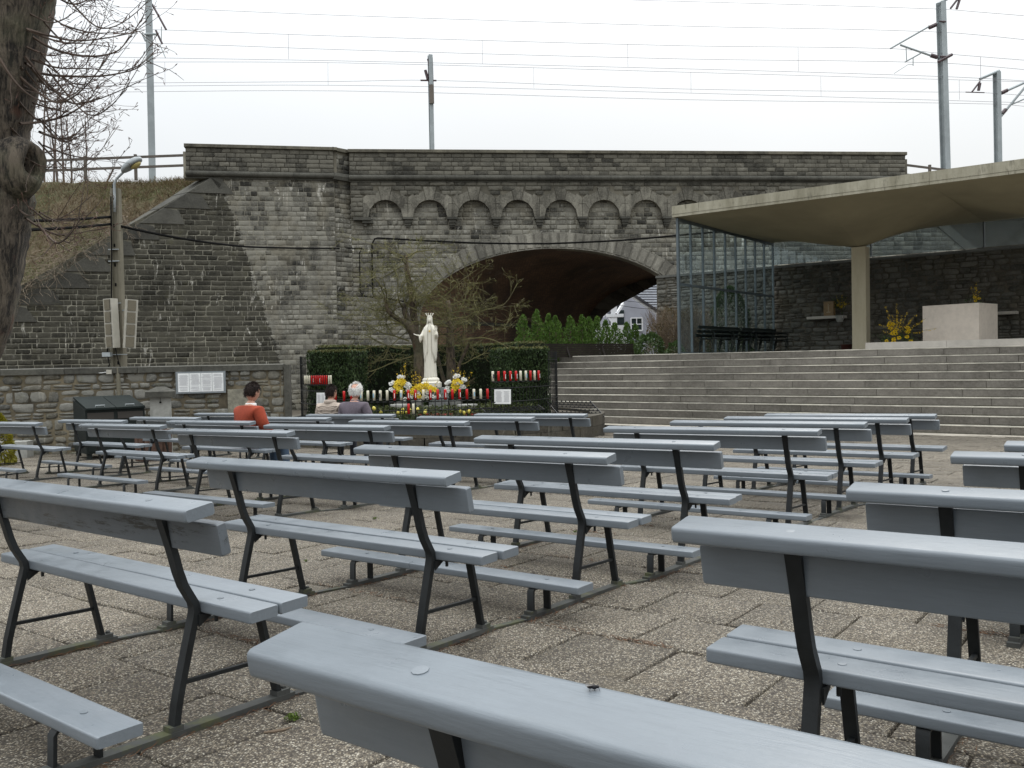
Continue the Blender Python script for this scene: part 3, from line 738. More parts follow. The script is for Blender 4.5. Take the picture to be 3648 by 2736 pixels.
# ------------------------------------------------------------------ battered wing wall with stepped sloping coping
hw = Vector((math.cos(R(19)), math.sin(R(19)), 0)); wslope = (WA - WB)
WN = hw.cross(wslope).normalized(); WN = WN if WN.dot(EYE - WA) > 0 else -WN
WZ = WN.cross(hw).normalized(); WZ = WZ if WZ.z > 0 else -WZ; WI = -WN
def WPt(s, t, d=0): return WB + hw * s + WZ * t + WN * d
def wst(p): q = p - WB; return q.dot(hw), q.dot(WZ)
wing = thing('wing_wall', 'dark sooty retaining wall sloping down left of the bridge under the grassy bank', 'retaining wall', WPt(-8, 0))
ctop = wst(onpl(752, 634, WB, WN)); clow = wst(onpl(42, 1088, WB, WN)); ctop2 = (wst(WA)[0], ctop[1])
sl = (ctop[1] - clow[1]) / (ctop[0] - clow[0]); tg = wst(WA)[0] / wst(WA)[1]
def ttop(s): return clow[1] + (s - clow[0]) * sl
tb = -2.2
def w_in(s, t): return s < t * tg + .05 and t < ttop(s - .55) - .05 and t < ctop[1] - .02
M_wi1 = stone_mat('wing_stone', (.017, .016, .012), (.078, .073, .056), .6, True, .3, .85, moss=.15, bs=.7)
M_wi2 = stone_mat('wing_stones', (.017, .016, .012), (.078, .073, .056), .6, False, .3, .85, moss=.15, bs=.7)
M_wmort = simple('wing_mortar', (.20, .19, .15), .95, .45, 1.5, .3, .01)
mb = MB(); sm = clow[0] - 8
mb.prism([WPt(sm, tb, .004), WPt(tb * tg + .3, tb, .004), WPt(ctop[1] * tg + .2, ctop[1] - .05, .004), WPt(ctop[0], ctop[1] - .05, .004), WPt(clow[0], clow[1], .004), WPt(sm, ttop(sm), .004)], WI * .6)
mb.build('wall_core', M_wmort, wing)
lay(wing, 'stone', courses(sm, 1, tb, ctop[1], .205, .50, w_in, jit=.05), WB, hw, WI, WZ, M_wi1, M_wi2, keep=300, depth=.02, gap=.024, stuff='rough_courses')
M_wc = stone_mat('slope_coping_stone', (.036, .035, .030), (.095, .092, .078), .5, True, .3, 0, moss=.15, bs=.3)
nb = 8
for k in range(-4, nb):
    s0 = clow[0] + (ctop[0] - clow[0]) * k / nb; s1 = clow[0] + (ctop[0] - clow[0]) * (k + 1) / nb; t0, t1 = ttop(s0), ttop(s1)
    g = .012
    poly = [(s0 + g, t0 + .02), (s1, t1), (s1 + .50 + r_.uniform(-.06, .06), t1 - .10), (s1 + .80 + r_.uniform(-.1, .1), t0 + .02), (s0 + .1, t0 + .02)]
    mb = MB(); mb.prism([WPt(a, b, .05 + r_.uniform(0, .02)) for a, b in poly], WI * 1.0 - hw * .62 + ZV * .06); mb.build('coping_stone', M_wc, wing)
mb = MB(); s1 = ctop[0]; mb.prism([WPt(s1, ctop[1], .06), WPt(ctop[1] * tg + .1, ctop[1], .06), WPt(ctop[1] * tg - .1, ctop[1] - .45, .06), WPt(s1 + .7, ctop[1] - .45, .06)], WI * .9 - hw * .3); mb.build('coping_stone', M_wc, wing)
# the wing on the other side, mostly hidden by the stage
mb = MB(); mb.prism([BP(SE, GZ, 0), BP(SE + 9.5, GZ, 0), BP(SE + 9.5, .7, 0), BP(SE, 8.3, 0)], BI * .5); mb.build('side_wall_core', M_mortar, bridge)
wr = thing('far_wing_wall', 'short pale sloping wing wall at the right end of the bridge behind the stage glass', 'retaining wall', BP(SE + 4, GZ))
mb = MB(); mb.prism([BP(SE, 8.7, .1), BP(SE + 9.5, 1.0, .1), BP(SE + 9.5, .6, .1), BP(SE, 8.2, .1)], BI * 1.0); mb.build('coping', M_roll, wr)
# ------------------------------------------------------------------ low rubble wall on the left
LWL = 24.0; LWO = LW1 - LWX * LWL
def LP(s, z, d=0): return LW1 - LWX * s - (-LWN) * d * -1 * -1 + ZV * z if False else LW1 - LWX * s + LWN * d + ZV * z
M_ru1 = stone_mat('field_stone', (.04, .04, .036), (.215, .21, .185), .95, True, .2, .35, warm=(.13, .108, .066), moss=.45, bs=1.0)
M_ru2 = stone_mat('field_stones', (.04, .04, .036), (.215, .21, .185), .95, False, .2, .35, warm=(.13, .108, .066), moss=.45, bs=1.0)
M_rmort = simple('sandy_mortar', (.15, .125, .082), .95, .5, 2.2, .6, .02)
lw = thing('rubble_wall', 'low wall of rough field stones with a dark slate coping along the left of the plaza', 'wall', LP(6, GZ))
mb = MB(); mb.box(LP(LWL / 2, .28, -.168), (LWL - .02, .36, 1.78), axes=(LWX, -LWN, ZV)); mb.build('wall_core', M_rmort, lw)
rubble(lw, 'wall_stone', LP(LWL, GZ, 0), LWX, -LWN, ZV, LWL - .12, 1.70, .30, .18, M_ru1, M_ru2, keep=300, seed=8, depth=.035, gap=.013, stair=.45, inside=lambda s, z: abs(s - (LWL - 1.08)) > .24 or not .35 < z < 1.35)
s = 0.13
while s < LWL - .2:
    L = rnd.uniform(1.2, 1.75); e = min(s + L, LWL)
    mb = MB(); mb.prism([LP(s + .006, z, d) for d, z in ((.07, 1.10), (.07, 1.215), (.04, 1.225), (-.42, 1.235), (-.42, 1.10))], -LWX * (e - s - .012)); mb.build('coping_stone', M_roll, lw); s = e
mb = MB(); mb.box(LP(.06, .31, -.16), (.12, .46, 1.80), axes=(LWX, -LWN, ZV)); mb.build('end_jamb', M_roll, lw)
mb = MB(); mb.box(LP(1.08, .25, .01), (.42, .06, .92), axes=(LWX, -LWN, ZV)); mb.build('smooth_slab', simple('worn_limestone', (.27, .255, .20), .9, .25, 9, .5, .02), lw)

# information board
M_alu = simple('grey_aluminium', (.20, .22, .23), .5, .05, 10, 0); M_white = simple('board_white', (.80, .81, .80), .5, .04, 8, 0); M_ink = simple('board_ink', (.38, .38, .40), .7, 0, 8, 0)
c4 = [onpl(x, y, LP(0, 0, .07), LWN) for x, y in ((626, 1325), (803, 1317), (806, 1393), (628, 1403))]
def lw_sz(p): q = p - LP(0, 0, 0); return -q.dot(LWX), q.z
bs0, bz1 = lw_sz(c4[0]); bs1, _ = lw_sz(c4[1]); _, bz0 = lw_sz(c4[3])
ib = thing('notice_board', 'white notice board with four columns of small print fixed on the rubble wall', 'notice board', LP((bs0 + bs1) / 2, bz0, .07))
mb = MB(); mb.box(LP((bs0 + bs1) / 2, (bz0 + bz1) / 2, .08), (abs(bs0 - bs1), .03, bz1 - bz0), axes=(LWX, -LWN, ZV)); mb.build('frame', M_alu, ib)
W_ = abs(bs0 - bs1)
for k in range(4):
    cx = min(bs0, bs1) + .04 + (W_ - .08) * (k + .5) / 4; wk = (W_ - .08) / 4 - .008
    mb = MB(); mb.box(LP(cx, (bz0 + bz1) / 2, .097), (wk, .004, bz1 - bz0 - .07), axes=(LWX, -LWN, ZV)); pn = mb.build('sheet', M_white, ib)
    t = MB(); z = bz1 - .06
    while z > bz0 + .06:
        if rnd.random() > .12: t.box(LP(cx + rnd.uniform(-.01, .01), z, .1), (wk * rnd.uniform(.62, .88), .002, .0045), axes=(LWX, -LWN, ZV))
        z -= .0125
    t.build('printed_lines', M_ink, pn)

# concrete pole with street lamp and two column loudspeakers
M_pole = concrete('pole_concrete', (.11, .10, .07), (.22, .20, .15), .2); M_zinc = simple('galvanised_steel', (.34, .37, .38), .5, .12, 9, .1); M_black = simple('black_cable', (.010, .010, .010), .9, 0, 8, 0, spec=.02)
pb = aty(424, 1290, 18.9); pt_ = aty(412, 672, 18.9); 
pole = thing('utility_pole', 'weathered concrete pole carrying a street lamp behind the rubble wall', 'pole', (pb.x, 18.9, GZ))
def sect(z):
    t = (z + .6) / (pt_.z + .6); return .155 - .065 * t, .11 - .04 * t
for sgn in (-1, 1):
    V = []; 
    for z in (GZ, pt_.z):
        a, b = sect(z); x = pb.x + (pt_.x - pb.x) * (z - pb.z) / (pt_.z - pb.z)
        for (u, v) in ((a * sgn, -b), (a * sgn - .05 * sgn, -b), (a * sgn - .05 * sgn, b), (a * sgn, b)): V.append((x + u, 18.9 + v, z))
    mb = MB(); mb.add(V, [(0, 1, 5, 4), (1, 2, 6, 5), (2, 3, 7, 6), (3, 0, 4, 7), (4, 5, 6, 7)]); mb.build('flange', M_pole, pole)
mb = MB(); V = []
for z in (GZ, pt_.z - .01):
    a, b = sect(z); x = pb.x + (pt_.x - pb.x) * (z - pb.z) / (pt_.z - pb.z); a -= .04
    V += [(x - a, 18.86, z), (x + a, 18.86, z), (x + a, 18.94, z), (x - a, 18.94, z)]
mb.add(V, [(0, 1, 5, 4), (1, 2, 6, 5), (2, 3, 7, 6), (3, 0, 4, 7), (4, 5, 6, 7)]); mb.build('web', M_pole, pole)
mb = MB()
for k in range(11):
    z = .9 + k * .42; a, b = sect(z); mb.box((pb.x + .0, 18.857, z), (.035, .008, .07))
mb.build('foot_hole', M_black, pole)
for z in (1.5, 2.6, 3.5, 3.75):
    a, b = sect(z); mb = MB(); mb.box((pb.x - .005, 18.9, z), (a * 2 + .02, b * 2 + .02, .018)); mb.build('steel_band', M_zinc, pole)
lamp = thing('street_lamp', 'street lamp on a bent steel arm strapped to the concrete pole', 'street lamp', (pt_.x - .06, 18.78, 4.2))
lp = [aty(x, y, 18.78) for x, y in ((409, 755), (408, 700), (407, 655), (413, 640), (425, 627), (445, 608), (458, 598))]
mb = MB(); mb.tube(lp, .028, 8); mb.build('arm', M_zinc, lamp, smooth=True)
hc = aty(469, 588, 18.6); hx = (aty(492, 574, 18.6) - aty(447, 606, 18.62)).normalized(); hz = hx.cross(Vector((0, 1, 0))).normalized(); hy = hz
if hz.z < 0: hz = -hz
hd = MB(); hd.ball((0, 0, 0), 1, 12, 8); hd.v = [tuple(hc + hx * (p[0] * .27) + hx.cross(hz) * (p[1] * .15) + hz * (max(p[2], -.3) * .115)) for p in hd.v]; hd.build('hood', M_zinc, lamp, smooth=True)
hd = MB(); hd.ball((0, 0, 0), 1, 12, 6); hd.v = [tuple(hc + hx * (.07 + p[0] * .13) + hx.cross(hz) * (p[1] * .09) + hz * (-.05 + min(p[2], .2) * .06)) for p in hd.v]; hd.build('lens', simple('yellowed_lens', (.40, .33, .12), .3, .1, 8, 0), lamp, smooth=True)
M_spk = simple('cream_speaker_case', (.42, .40, .34), .6, .08, 8, 0); M_louv = simple('speaker_louvre', (.25, .22, .155), .6, .05, 8, 0); M_dk = simple('speaker_slot', (.04, .035, .03), .8, 0, 8, 0)
def speaker(q, side, lab):
    tl, tr, br, bl = [aty(350 + x / 3.457, 1040 + y / 3.457, 18.62) for x, y in q]
    top = (tl + tr) / 2; bot = (bl + br) / 2; zx = (top - bot); H = zx.length; zx /= H; W0 = .21
    yaw = R(-24 if side < 0 else 30); fx = Vector((math.cos(yaw), math.sin(yaw), 0)); fx = (fx - zx * fx.dot(zx)).normalized(); fy = fx.cross(zx) * -1
    if fy.y < 0: fy = -fy
    c = (top + bot) / 2
    sp_ = thing('column_loudspeaker', lab, 'loudspeaker', tuple(bot), 'column loudspeakers on the concrete pole')
    mb = MB(); mb.box(c + fy * .06, (W0 + .03, .17, H), axes=(fx, fy, zx)); mb.build('case', M_spk, sp_)
    for k in range(4):
        cc = c + zx * (H * (.375 - .25 * k)) - fy * .031
        g = MB(); g.box(cc, (W0 - .045, .016, H * .215), axes=(fx, fy, zx)); gr = g.build('grille', M_dk, sp_)
        s_ = MB()
        for j in range(11): s_.box(cc - fy * .008 + zx * (H * .215 * (-.45 + .09 * j)), (W0 - .05, .012, .0115), axes=(fx, fy, zx))
        s_.build('louvre', M_louv, gr)
    mb = MB(); mb.span(c + fy * .13 + zx * .3, (pb.x, 18.9, c.z + .3), .03, .03); mb.span(c + fy * .13 - zx * .3, (pb.x, 18.9, c.z - .3), .03, .03); mb.build('bracket', M_zinc, sp_)
speaker(((45, 85), (195, 80), (230, 690), (80, 690)), -1, 'left one of two cream column loudspeakers on the concrete pole, four louvred grilles')
speaker(((345, 88), (487, 98), (437, 695), (332, 688)), 1, 'right one of two cream column loudspeakers on the concrete pole, turned sideways')
cb_ = [aty(350 + x / 3.457, 1040 + y / 3.457, 18.45) for x, y in ((210, 690), (235, 800), (270, 920), (300, 1010), (295, 1070), (255, 1110), (205, 1095), (180, 1050), (172, 980))]
mb = MB(); mb.tube(cb_, .011, 6); single(mb, 'hanging_cable', M_black, 'black cable hanging in a loop from the left loudspeaker down the rubble wall', 'cable')
mb = MB(); jb = onpl(350 + 135 / 3.457, 1040 + 985 / 3.457, LP(0, 0, .08), LWN); mb.box(jb, (.10, .06, .09), axes=(LWX, -LWN, ZV)); jo = thing('junction_box', 'small cream junction box on the wall coping beside the pole', 'electrical box', tuple(jb)); mb.build('box', M_spk, jo)
mb = MB(); mb.tube([jb + Vector((-.05, -.02, 0)), jb + Vector((-.14, -.02, -.02)), jb + Vector((-.26, -.02, -.01))], .007, 5); mb.build('white_lead', M_white, jo)
mb = MB(); jb2 = aty(382, 1263, 18.7); mb.box(jb2, (.17, .12, .09)); jo = thing('cable_splitter', 'grey cable splitter box on the left side of the pole', 'electrical box', tuple(jb2)); mb.build('box', M_zinc, jo)
mb = MB(); mb.tube([jb2, aty(390, 1300, 18.6), aty(380, 1320, 18.6)], .014, 6); mb.tube([aty(395, 700, 18.75), aty(398, 900, 18.75), aty(397, 1060, 18.7), jb2], .016, 6); mb.build('down_cable', M_black, jo)
mb = MB(); a_, b_ = onpl(421, 1330, LP(0, 0, .03), LWN), onpl(425, 1440, LP(0, 0, .03), LWN); mb.tube([a_ + Vector((0, 0, .12)), b_ - Vector((0, 0, .6))], .045, 8); single(mb, 'cable_duct', M_pole, 'grey round cable duct running down the wall below the pole', 'pipe')
# overhead cables: pole to bridge and beyond
def sag(a, b, n=14, s=.3): return [Vector(a).lerp(Vector(b), i / n) - ZV * s * 4 * (i / n) * (1 - i / n) for i in range(n + 1)]
pk = aty(432, 806, 18.9)
c1 = [pk, aty(700, 858, 22), aty(900, 880, 27), onpl(1215, 884, BP(0, 0, .15), BI)]
mb = MB(); P = [];
for a, b in zip(c1, c1[1:]): P += sag(a, b, 6, .02)
mb.tube(P, .030, 6); pts = [onpl(x, y, BP(0, 0, .16), BI) for x, y in ((1215, 884), (1290, 884), (1281, 900), (1283, 1040), (1300, 1056), (1330, 1060))]
mb.tube(pts, .026, 6); single(mb, 'bridge_cable', M_black, 'black cable from the concrete pole looping down the left of the arch', 'cable')
pts = [onpl(x, y, BP(0, 0, .18), BI) for x, y in ((1500, 1090), (1420, 1070), (1375, 1062), (1335, 1062), (1328, 1045), (1326, 960), (1325, 870), (1335, 851), (1345, 848))]
far = [onpl(1345, 848, BP(0, 0, .18), BI), aty(1700, 866, 36.3), aty(1950, 868, 35.6), aty(2200, 857, 34.8), aty(2420, 838, 34), aty(2700, 812, 33.2)]
mb = MB(); mb.tube(pts, .032, 6); P = []
for a, b in zip(far, far[1:]): P += sag(a, b, 5, .01)
mb.tube(P, .036, 6); single(mb, 'arch_cable', M_black, 'long black cable slung across the front of the wide arch to the stage', 'cable')
for (yy, yl, lab) in ((772, 780, 'upper black cable from the pole to the left tree'), (798, 816, 'lower black cable from the pole to the left tree')):
    mb = MB(); mb.tube(sag(aty(395, yy, 18.9), aty(-60, yl + 6, 12), 10, .03), .026, 6); single(mb, 'overhead_cable', M_black, lab, 'cable', 'cables from the pole to the tree')

# green twin-lid container, offering box, log tub
M_bin = simple('dark_green_steel', (.012, .016, .015), .6, .1, 6, .1); M_lid = simple('green_steel_lid', (.014, .019, .018), .7, .15, 7, .1, spec=.1)
FL = aty(303, 1456, 16.3); ca, sa_ = math.cos(R(38)), math.sin(R(38)); bx, by = Vector((ca, sa_, 0)), Vector((-sa_, ca, 0)); w_, d_ = 1.06, 1.0; zt = FL.z; gz = zg(FL.x, FL.y); FL = Vector((FL.x, FL.y, 0))
bn_ = thing('lidded_container', 'dark green steel container with two sloping lids standing before the rubble wall', 'container', tuple(FL + bx * w_ / 2 + ZV * gz))
zb_ = aty(231, 1420, 17.3).z
def cb2(a, b, z): return FL + bx * a + by * b + ZV * z
mb = MB(); mb.add([cb2(0, 0, gz + .1), cb2(w_, 0, gz + .1), cb2(w_, d_, gz + .1), cb2(0, d_, gz + .1), cb2(0, 0, zt - .03), cb2(w_, 0, zt - .03), cb2(w_, d_, zb_ - .03), cb2(0, d_, zb_ - .03)], [(0, 1, 2, 3), (0, 4, 5, 1), (1, 5, 6, 2), (2, 6, 7, 3), (3, 7, 4, 0), (4, 7, 6, 5)]); mb.build('body', M_bin, bn_)
for k in range(2):
    a, b = w_ * k / 2 + .006, w_ * (k + 1) / 2 - .006
    mb = MB(); mb.prism([cb2(a, -.06, zt - .03), cb2(b, -.06, zt - .03), cb2(b, d_, zb_), cb2(a, d_, zb_)], ZV * .035); ld = mb.build('lid', M_lid, bn_)
    mb = MB(); mb.tube([cb2((a + b) / 2 - .08, .03, zt + .012), cb2((a + b) / 2 - .08, .02, zt + .05), cb2((a + b) / 2 + .08, .02, zt + .05), cb2((a + b) / 2 + .08, .03, zt + .012)], .009, 6); mb.build('handle', M_zinc, ld)
    mb = MB(); mb.box(cb2((a + b) / 2, -.006, zt - .15), (w_ / 2 - .07, .012, .13), axes=(bx, by, ZV)); mb.build('opening', M_dk, bn_)
    mb = MB(); mb.box(cb2((a + b) / 2, -.008, zt - .56), (w_ / 2 - .09, .014, .5), axes=(bx, by, ZV)); mb.build('door', M_bin, bn_)
mb = MB(); mb.box(cb2(w_ - .09, -.018, zt - .25), (.07, .004, .045), axes=(bx, by, ZV)); mb.build('sticker', simple('pale_blue_sticker', (.42, .60, .66), .5, 0, 8, 0), bn_)
mb = MB()
for a, b in ((.06, .06), (w_ - .06, .06), (.06, d_ - .06), (w_ - .06, d_ - .06)): mb.box(cb2(a, b, gz + .055), (.08, .08, .11), axes=(bx, by, ZV))
mb.build('foot', M_bin, bn_)
M_lime = simple('pale_dressed_limestone', (.30, .30, .275), .85, .12, 12, .3, .01)
pc = aty(572, 1414, 17.2); g = zg(pc.x, pc.y); a_ = R(20); px_, py_ = Vector((math.cos(a_), math.sin(a_), 0)), Vector((-math.sin(a_), math.cos(a_), 0)); pc0 = Vector((pc.x, pc.y, 0))
ob = thing('stone_offering_box', 'square pale stone offering pillar with a dark pyramid cap and a keyhole', 'offering box', (pc.x, pc.y, g))
mb = MB(); mb.box(pc0 + ZV * ((g + pc.z) / 2), (.38, .36, pc.z - g), axes=(px_, py_, ZV)); mb.build('pillar', M_lime, ob)
mb = MB(); mb.box(pc0 + ZV * ((g + pc.z) / 2 + .1) - py_ * .19, (.30, .02, .42), axes=(px_, py_, ZV)); dr_ = mb.build('door', M_lime, ob)
mb = MB(); mb.lathe([(.022, -.006), (.022, .006)], (0, 0, 0), 12); mb.v = [tuple(pc0 + ZV * (pc.z - .10) - py_ * (.203 + p[2]) + px_ * p[0] + ZV * p[1] * .7) for p in mb.v]; mb.box(pc0 + ZV * (pc.z - .06) - py_ * .204, (.008, .008, .09), axes=(px_, py_, ZV)); mb.build('keyhole', M_black, dr_)
mb = MB(); hz_ = .27
P = [pc0 + px_ * a + py_ * b + ZV * pc.z for a, b in ((-hz_, -hz_), (hz_, -hz_), (hz_, hz_), (-hz_, hz_))]
Q = [p + ZV * .11 for p in P]; T_ = [pc0 + (p - pc0) * .2 + ZV * 0 for p in P]; T_ = [pc0 + px_ * a * .3 + py_ * b * .3 + ZV * (pc.z + .20) for a, b in ((-hz_, -hz_), (hz_, -hz_), (hz_, hz_), (-hz_, hz_))]
mb.add(P + Q + T_, [(3, 2, 1, 0)] + [(i, (i + 1) % 4, 4 + (i + 1) % 4, 4 + i) for i in range(4)] + [(4 + i, 4 + (i + 1) % 4, 8 + (i + 1) % 4, 8 + i) for i in range(4)] + [(8, 9, 10, 11)]); mb.build('cap', M_roll, ob)
tc_ = onz(545, 1640, GZ); tc_ = Vector((aty(545, 1500, 15.9).x, 15.9, 0)); g = zg(tc_.x, tc_.y)
lt = thing('log_planter', 'round brown planter of upright half logs beside the offering pillar', 'planter', (tc_.x, tc_.y, g)); M_log = simple('brown_half_log', (.085, .045, .03), .8, .3, 8, .4, .01)
for k in range(16):
    q = 2 * math.pi * k / 16; mb = MB(); h = .55 + rnd.uniform(-.02, .03)
    mb.tube([(tc_.x + .26 * math.cos(q), tc_.y + .26 * math.sin(q), g), (tc_.x + .27 * math.cos(q), tc_.y + .27 * math.sin(q), g + h)], .05, 7); mb.build('half_log', M_log, lt)
mb = MB(); mb.lathe([(.22, g + .1), (.22, g + .45)], (tc_.x, tc_.y, 0), 14); mb.build('soil_fill', M_soil, lt)
# pale stone trough at the foot of the wall
tb_ = aty(55, 1620, 17.2); mb = MB(); g = zg(tb_.x, tb_.y); st_ = thing('stone_block', 'low pale stone block at the foot of the wall, far left', 'stone block', (tb_.x, tb_.y, g))
mb.box((tb_.x - .3, tb_.y, g + .15), (1.1, .35, .34), R(10)); mb.build('block', M_lime, st_)

# ------------------------------------------------------------------ vegetation helpers
def leaf_mat(nm, a, b, rough=.6, tr=.25):
    mt, n_, bs = new_mat(nm); p, g = wpos(n_)
    c = mixc(n_, g.outputs['Random Per Island'], a, b); f = noise(n_, p, 1.3, 3)
    c = mixc(n_, mrange(n_, f, .3, .7, 0, .5), c, tuple(x * .6 for x in a)); n_.links.new(c, bs.inputs['Base Color']); bs.inputs['Roughness'].default_value = rough
    bs.inputs['Specular IOR Level'].default_value = .25
    if tr:
        t = n_.nodes.new('ShaderNodeBsdfTranslucent'); n_.links.new(c, t.inputs[0]); mx = n_.nodes.new('ShaderNodeMixShader'); mx.inputs[0].default_value = tr
        n_.links.new(bs.outputs[0], mx.inputs[1]); n_.links.new(t.outputs[0], mx.inputs[2]); o = [x for x in n_.nodes if x.type == 'OUTPUT_MATERIAL'][0]; n_.links.new(mx.outputs[0], o.inputs[0])
    return mt
def leaves(C, size, seed=0, asp=.45, dirs=None, jit=.9, tri=False):
    """one small quad (kite) per centre; returns V, idx"""
    g = np.random.default_rng(seed); n = len(C); C = np.asarray(C)
    if dirs is None: d = g.normal(size=(n, 3))
    else: d = np.asarray(dirs) + g.normal(size=(n, 3)) * jit
    d /= np.linalg.norm(d, axis=1)[:, None] + 1e-9
    o = g.normal(size=(n, 3)); s = np.cross(d, o); s /= np.linalg.norm(s, axis=1)[:, None] + 1e-9
    L = (size * g.uniform(.6, 1.4, size=n))[:, None]
    a = C - d * L * .5; b = C + s * L * asp * .5; c = C + d * L * .5; e = C - s * L * asp * .5
    if tri: V = np.stack([a + s * L * asp * .5, a - s * L * asp * .5, c], 1).reshape(-1, 3); return V, np.arange(len(V)), 3
    V = np.stack([a, b, c, e], 1).reshape(-1, 3); return V, np.arange(len(V)), 4
def leafobj(name, C, size, mat, parent=None, seed=0, kind=None, **kw):
    V, i, n = leaves(C, size, seed, **kw); return npobj(name, V, i, n, mat, parent, kind or 'stuff')
def branchy(mb, p, d, L, r, depth, r_, spread=.6, nseg=5, tips=None, gravity=0, curl=.25, kids=(2, 4), shrink=.68, n=5, minr=.003):
    pts, rr = [Vector(p)], [r]; d = Vector(d).normalized(); q = Vector(p)
    for i in range(nseg):
        d = (d + Vector((r_.gauss(0, curl), r_.gauss(0, curl), r_.gauss(0, curl) + gravity)) * .5).normalized(); q = q + d * L / nseg
        pts.append(q.copy()); rr.append(max(minr, r * (1 - .55 * (i + 1) / nseg)))
    mb.tube(pts, rr, max(3, n), cap=False)
    if tips is not None and depth <= 1: tips += pts[1:]
    if depth > 0:
        for k in range(r_.randint(*kids)):
            i = r_.randint(max(1, nseg // 3), nseg); dd = (d * .8 + Vector((r_.gauss(0, spread), r_.gauss(0, spread), r_.gauss(0, spread * .8) + .08))).normalized()
            branchy(mb, pts[i], dd, L * shrink * r_.uniform(.7, 1.2), rr[i] * .62, depth - 1, r_, spread, nseg, tips, gravity, curl, kids, shrink, max(3, n - 1), minr)

# ------------------------------------------------------------------ embankment left of the bridge
def bank():
    xs = np.linspace(-46, WPt(*ctop).x + 1.2, 46); V = []; nv = 22
    r2 = random.Random(3)
    for x in xs:
        s = (x - WB.x) / hw.x; s_ = min(max(s, -40), ctop[0] + .3); t = ttop(s_); t = max(min(t, ctop[1] - .1), tb - .5)
        f = WPt(s_, t, -.85); f = Vector((x if s > s_ else f.x, f.y, f.z - .12))
        bk = Vector((f.x - .6, 38.5 + (x + 13) * .1, 9.32))
        for j in range(nv + 1):
            a = j / nv; q = f.lerp(bk, a); q.z += .35 * math.sin(a * math.pi) * (1 if f.z < 8.6 else .1) + r2.uniform(-.06, .06)
            V.append(q)
        V.append(Vector((bk.x, bk.y + 14, 9.3)))
    n = nv + 2; Fc = [(i * n + j, (i + 1) * n + j, (i + 1) * n + j + 1, i * n + j + 1) for i in range(len(xs) - 1) for j in range(n - 1)]
    mb = MB(); mb.add(V, Fc)
    mt, n_, b = new_mat('dry_bank_earth'); p, g = wpos(n_)
    c = mixc(n_, mrange(n_, noise(n_, p, .45, 5, .65), .42, .6, 0, 1), (.085, .064, .036), (.055, .065, .02)); c = mixc(n_, mrange(n_, noise(n_, p, 6, 5, .7), .4, .7, 0, .7), c, (.15, .115, .07))
    n_.links.new(c, b.inputs['Base Color']); b.inputs['Roughness'].default_value = .95; bump(n_, b, noise(n_, p, 7, 6, .7), .8, .08)
    o = mb.build('embankment', mt, smooth=True); o['kind'] = 'structure'
    # dry grass tufts
    g_ = np.random.default_rng(2); C, D = [], []; Vn = np.array([list(v) for v in V]).reshape(len(xs), n, 3)
    for (mat_, cnt, hh, nm, lab, flt) in ((leaf_mat('dry_grass', (.13, .095, .055), (.22, .17, .10), .9, .2), 26000, .34, 'dry_grass', 'dry tan grass covering the railway bank', None), (leaf_mat('green_grass', (.075, .10, .02), (.13, .16, .045), .8, .2), 9000, .26, 'green_grass', 'patches of fresh green grass on the railway bank', 1)):
        i = g_.uniform(6, len(xs) - 1.001, cnt); j = (g_.uniform(0, 1, cnt) ** .9) * (nv - .01)
        i0, j0 = i.astype(int), j.astype(int); fi, fj = (i - i0)[:, None], (j - j0)[:, None]
        Pt = (Vn[i0, j0] * (1 - fi) + Vn[i0 + 1, j0] * fi) * (1 - fj) + (Vn[i0, j0 + 1] * (1 - fi) + Vn[i0 + 1, j0 + 1] * fi) * fj
        if flt:
            k_ = np.sin(Pt[:, 0] * 1.1 + 1) + np.sin(Pt[:, 2] * 1.7 + Pt[:, 0] * .5) > -.25; Pt = Pt[k_]
        Pt[:, 2] += hh * .35
        o = leafobj(nm, Pt, hh, mat_, seed=4, kind='stuff', dirs=np.tile([0, -.35, 1.0], (len(Pt), 1)), jit=.55, asp=.075, tri=True); o['label'] = lab
    # tangle of bare creeper hanging over the coping
    mb = MB(); r3 = random.Random(9)
    for k in range(520):
        s = r3.uniform(clow[0] - 3, clow[0] + (ctop[0] - clow[0]) * .62); t = ttop(s); off = abs(r3.gauss(0, .45))
        p = WPt(s - .1 - off * .5, t + .22 + off * .25, r3.uniform(-.5, .12) - off * .5); d = Vector((r3.uniform(-.7, 1), -.6, r3.uniform(-.5, .6))); pts = [p]
        for j in range(7): d = (d + Vector((r3.gauss(0, .4), r3.gauss(0, .2), r3.gauss(-.12, .35)))).normalized(); p = p + d * .17; pts.append(p)
        mb.tube(pts, .008, 3, cap=False)
    o = mb.build('bare_creeper', simple('dry_creeper_stem', (.18, .142, .10), .9, .3, 5, 0)); o['kind'] = 'stuff'; o['label'] = 'tangle of dry bare creeper over the sloping wall coping'
bank()
# rail fence on the bank
M_post = simple('brown_rail_steel', (.10, .085, .07), .8, .2, 6, .2)
rf = thing('rail_fence', 'brown post and rail fence along the top of the bank left of the bridge', 'fence', aty(480, 628, 38))
def fpt(x, y): return aty(x, y, 37.6 + (x - 650) * .0012)
for x in (-60, 120, 303, 482, 662): 
    a = fpt(x, 545 + (662 - x) * .028); b = Vector((a.x, a.y, 9.2)); mb = MB(); mb.box((a + b) / 2, (.11, .09, (a - b).length)); mb.build('post', M_post, rf)
for dy in (0, 36):
    for (xa, xb) in ((-60, 120), (120, 303), (303, 482), (482, 662)):
        f = lambda x: 553 + (662 - x) * .038 + dy
        mb = MB(); mb.span(fpt(xa + 1, f(xa)), fpt(xb - 1, f(xb)), .05, .10); mb.build('rail', M_post, rf)
rf2 = thing('rail_fence', 'short end of rail fence beyond the right end of the bridge parapet', 'fence', aty(3310, 600, 41))
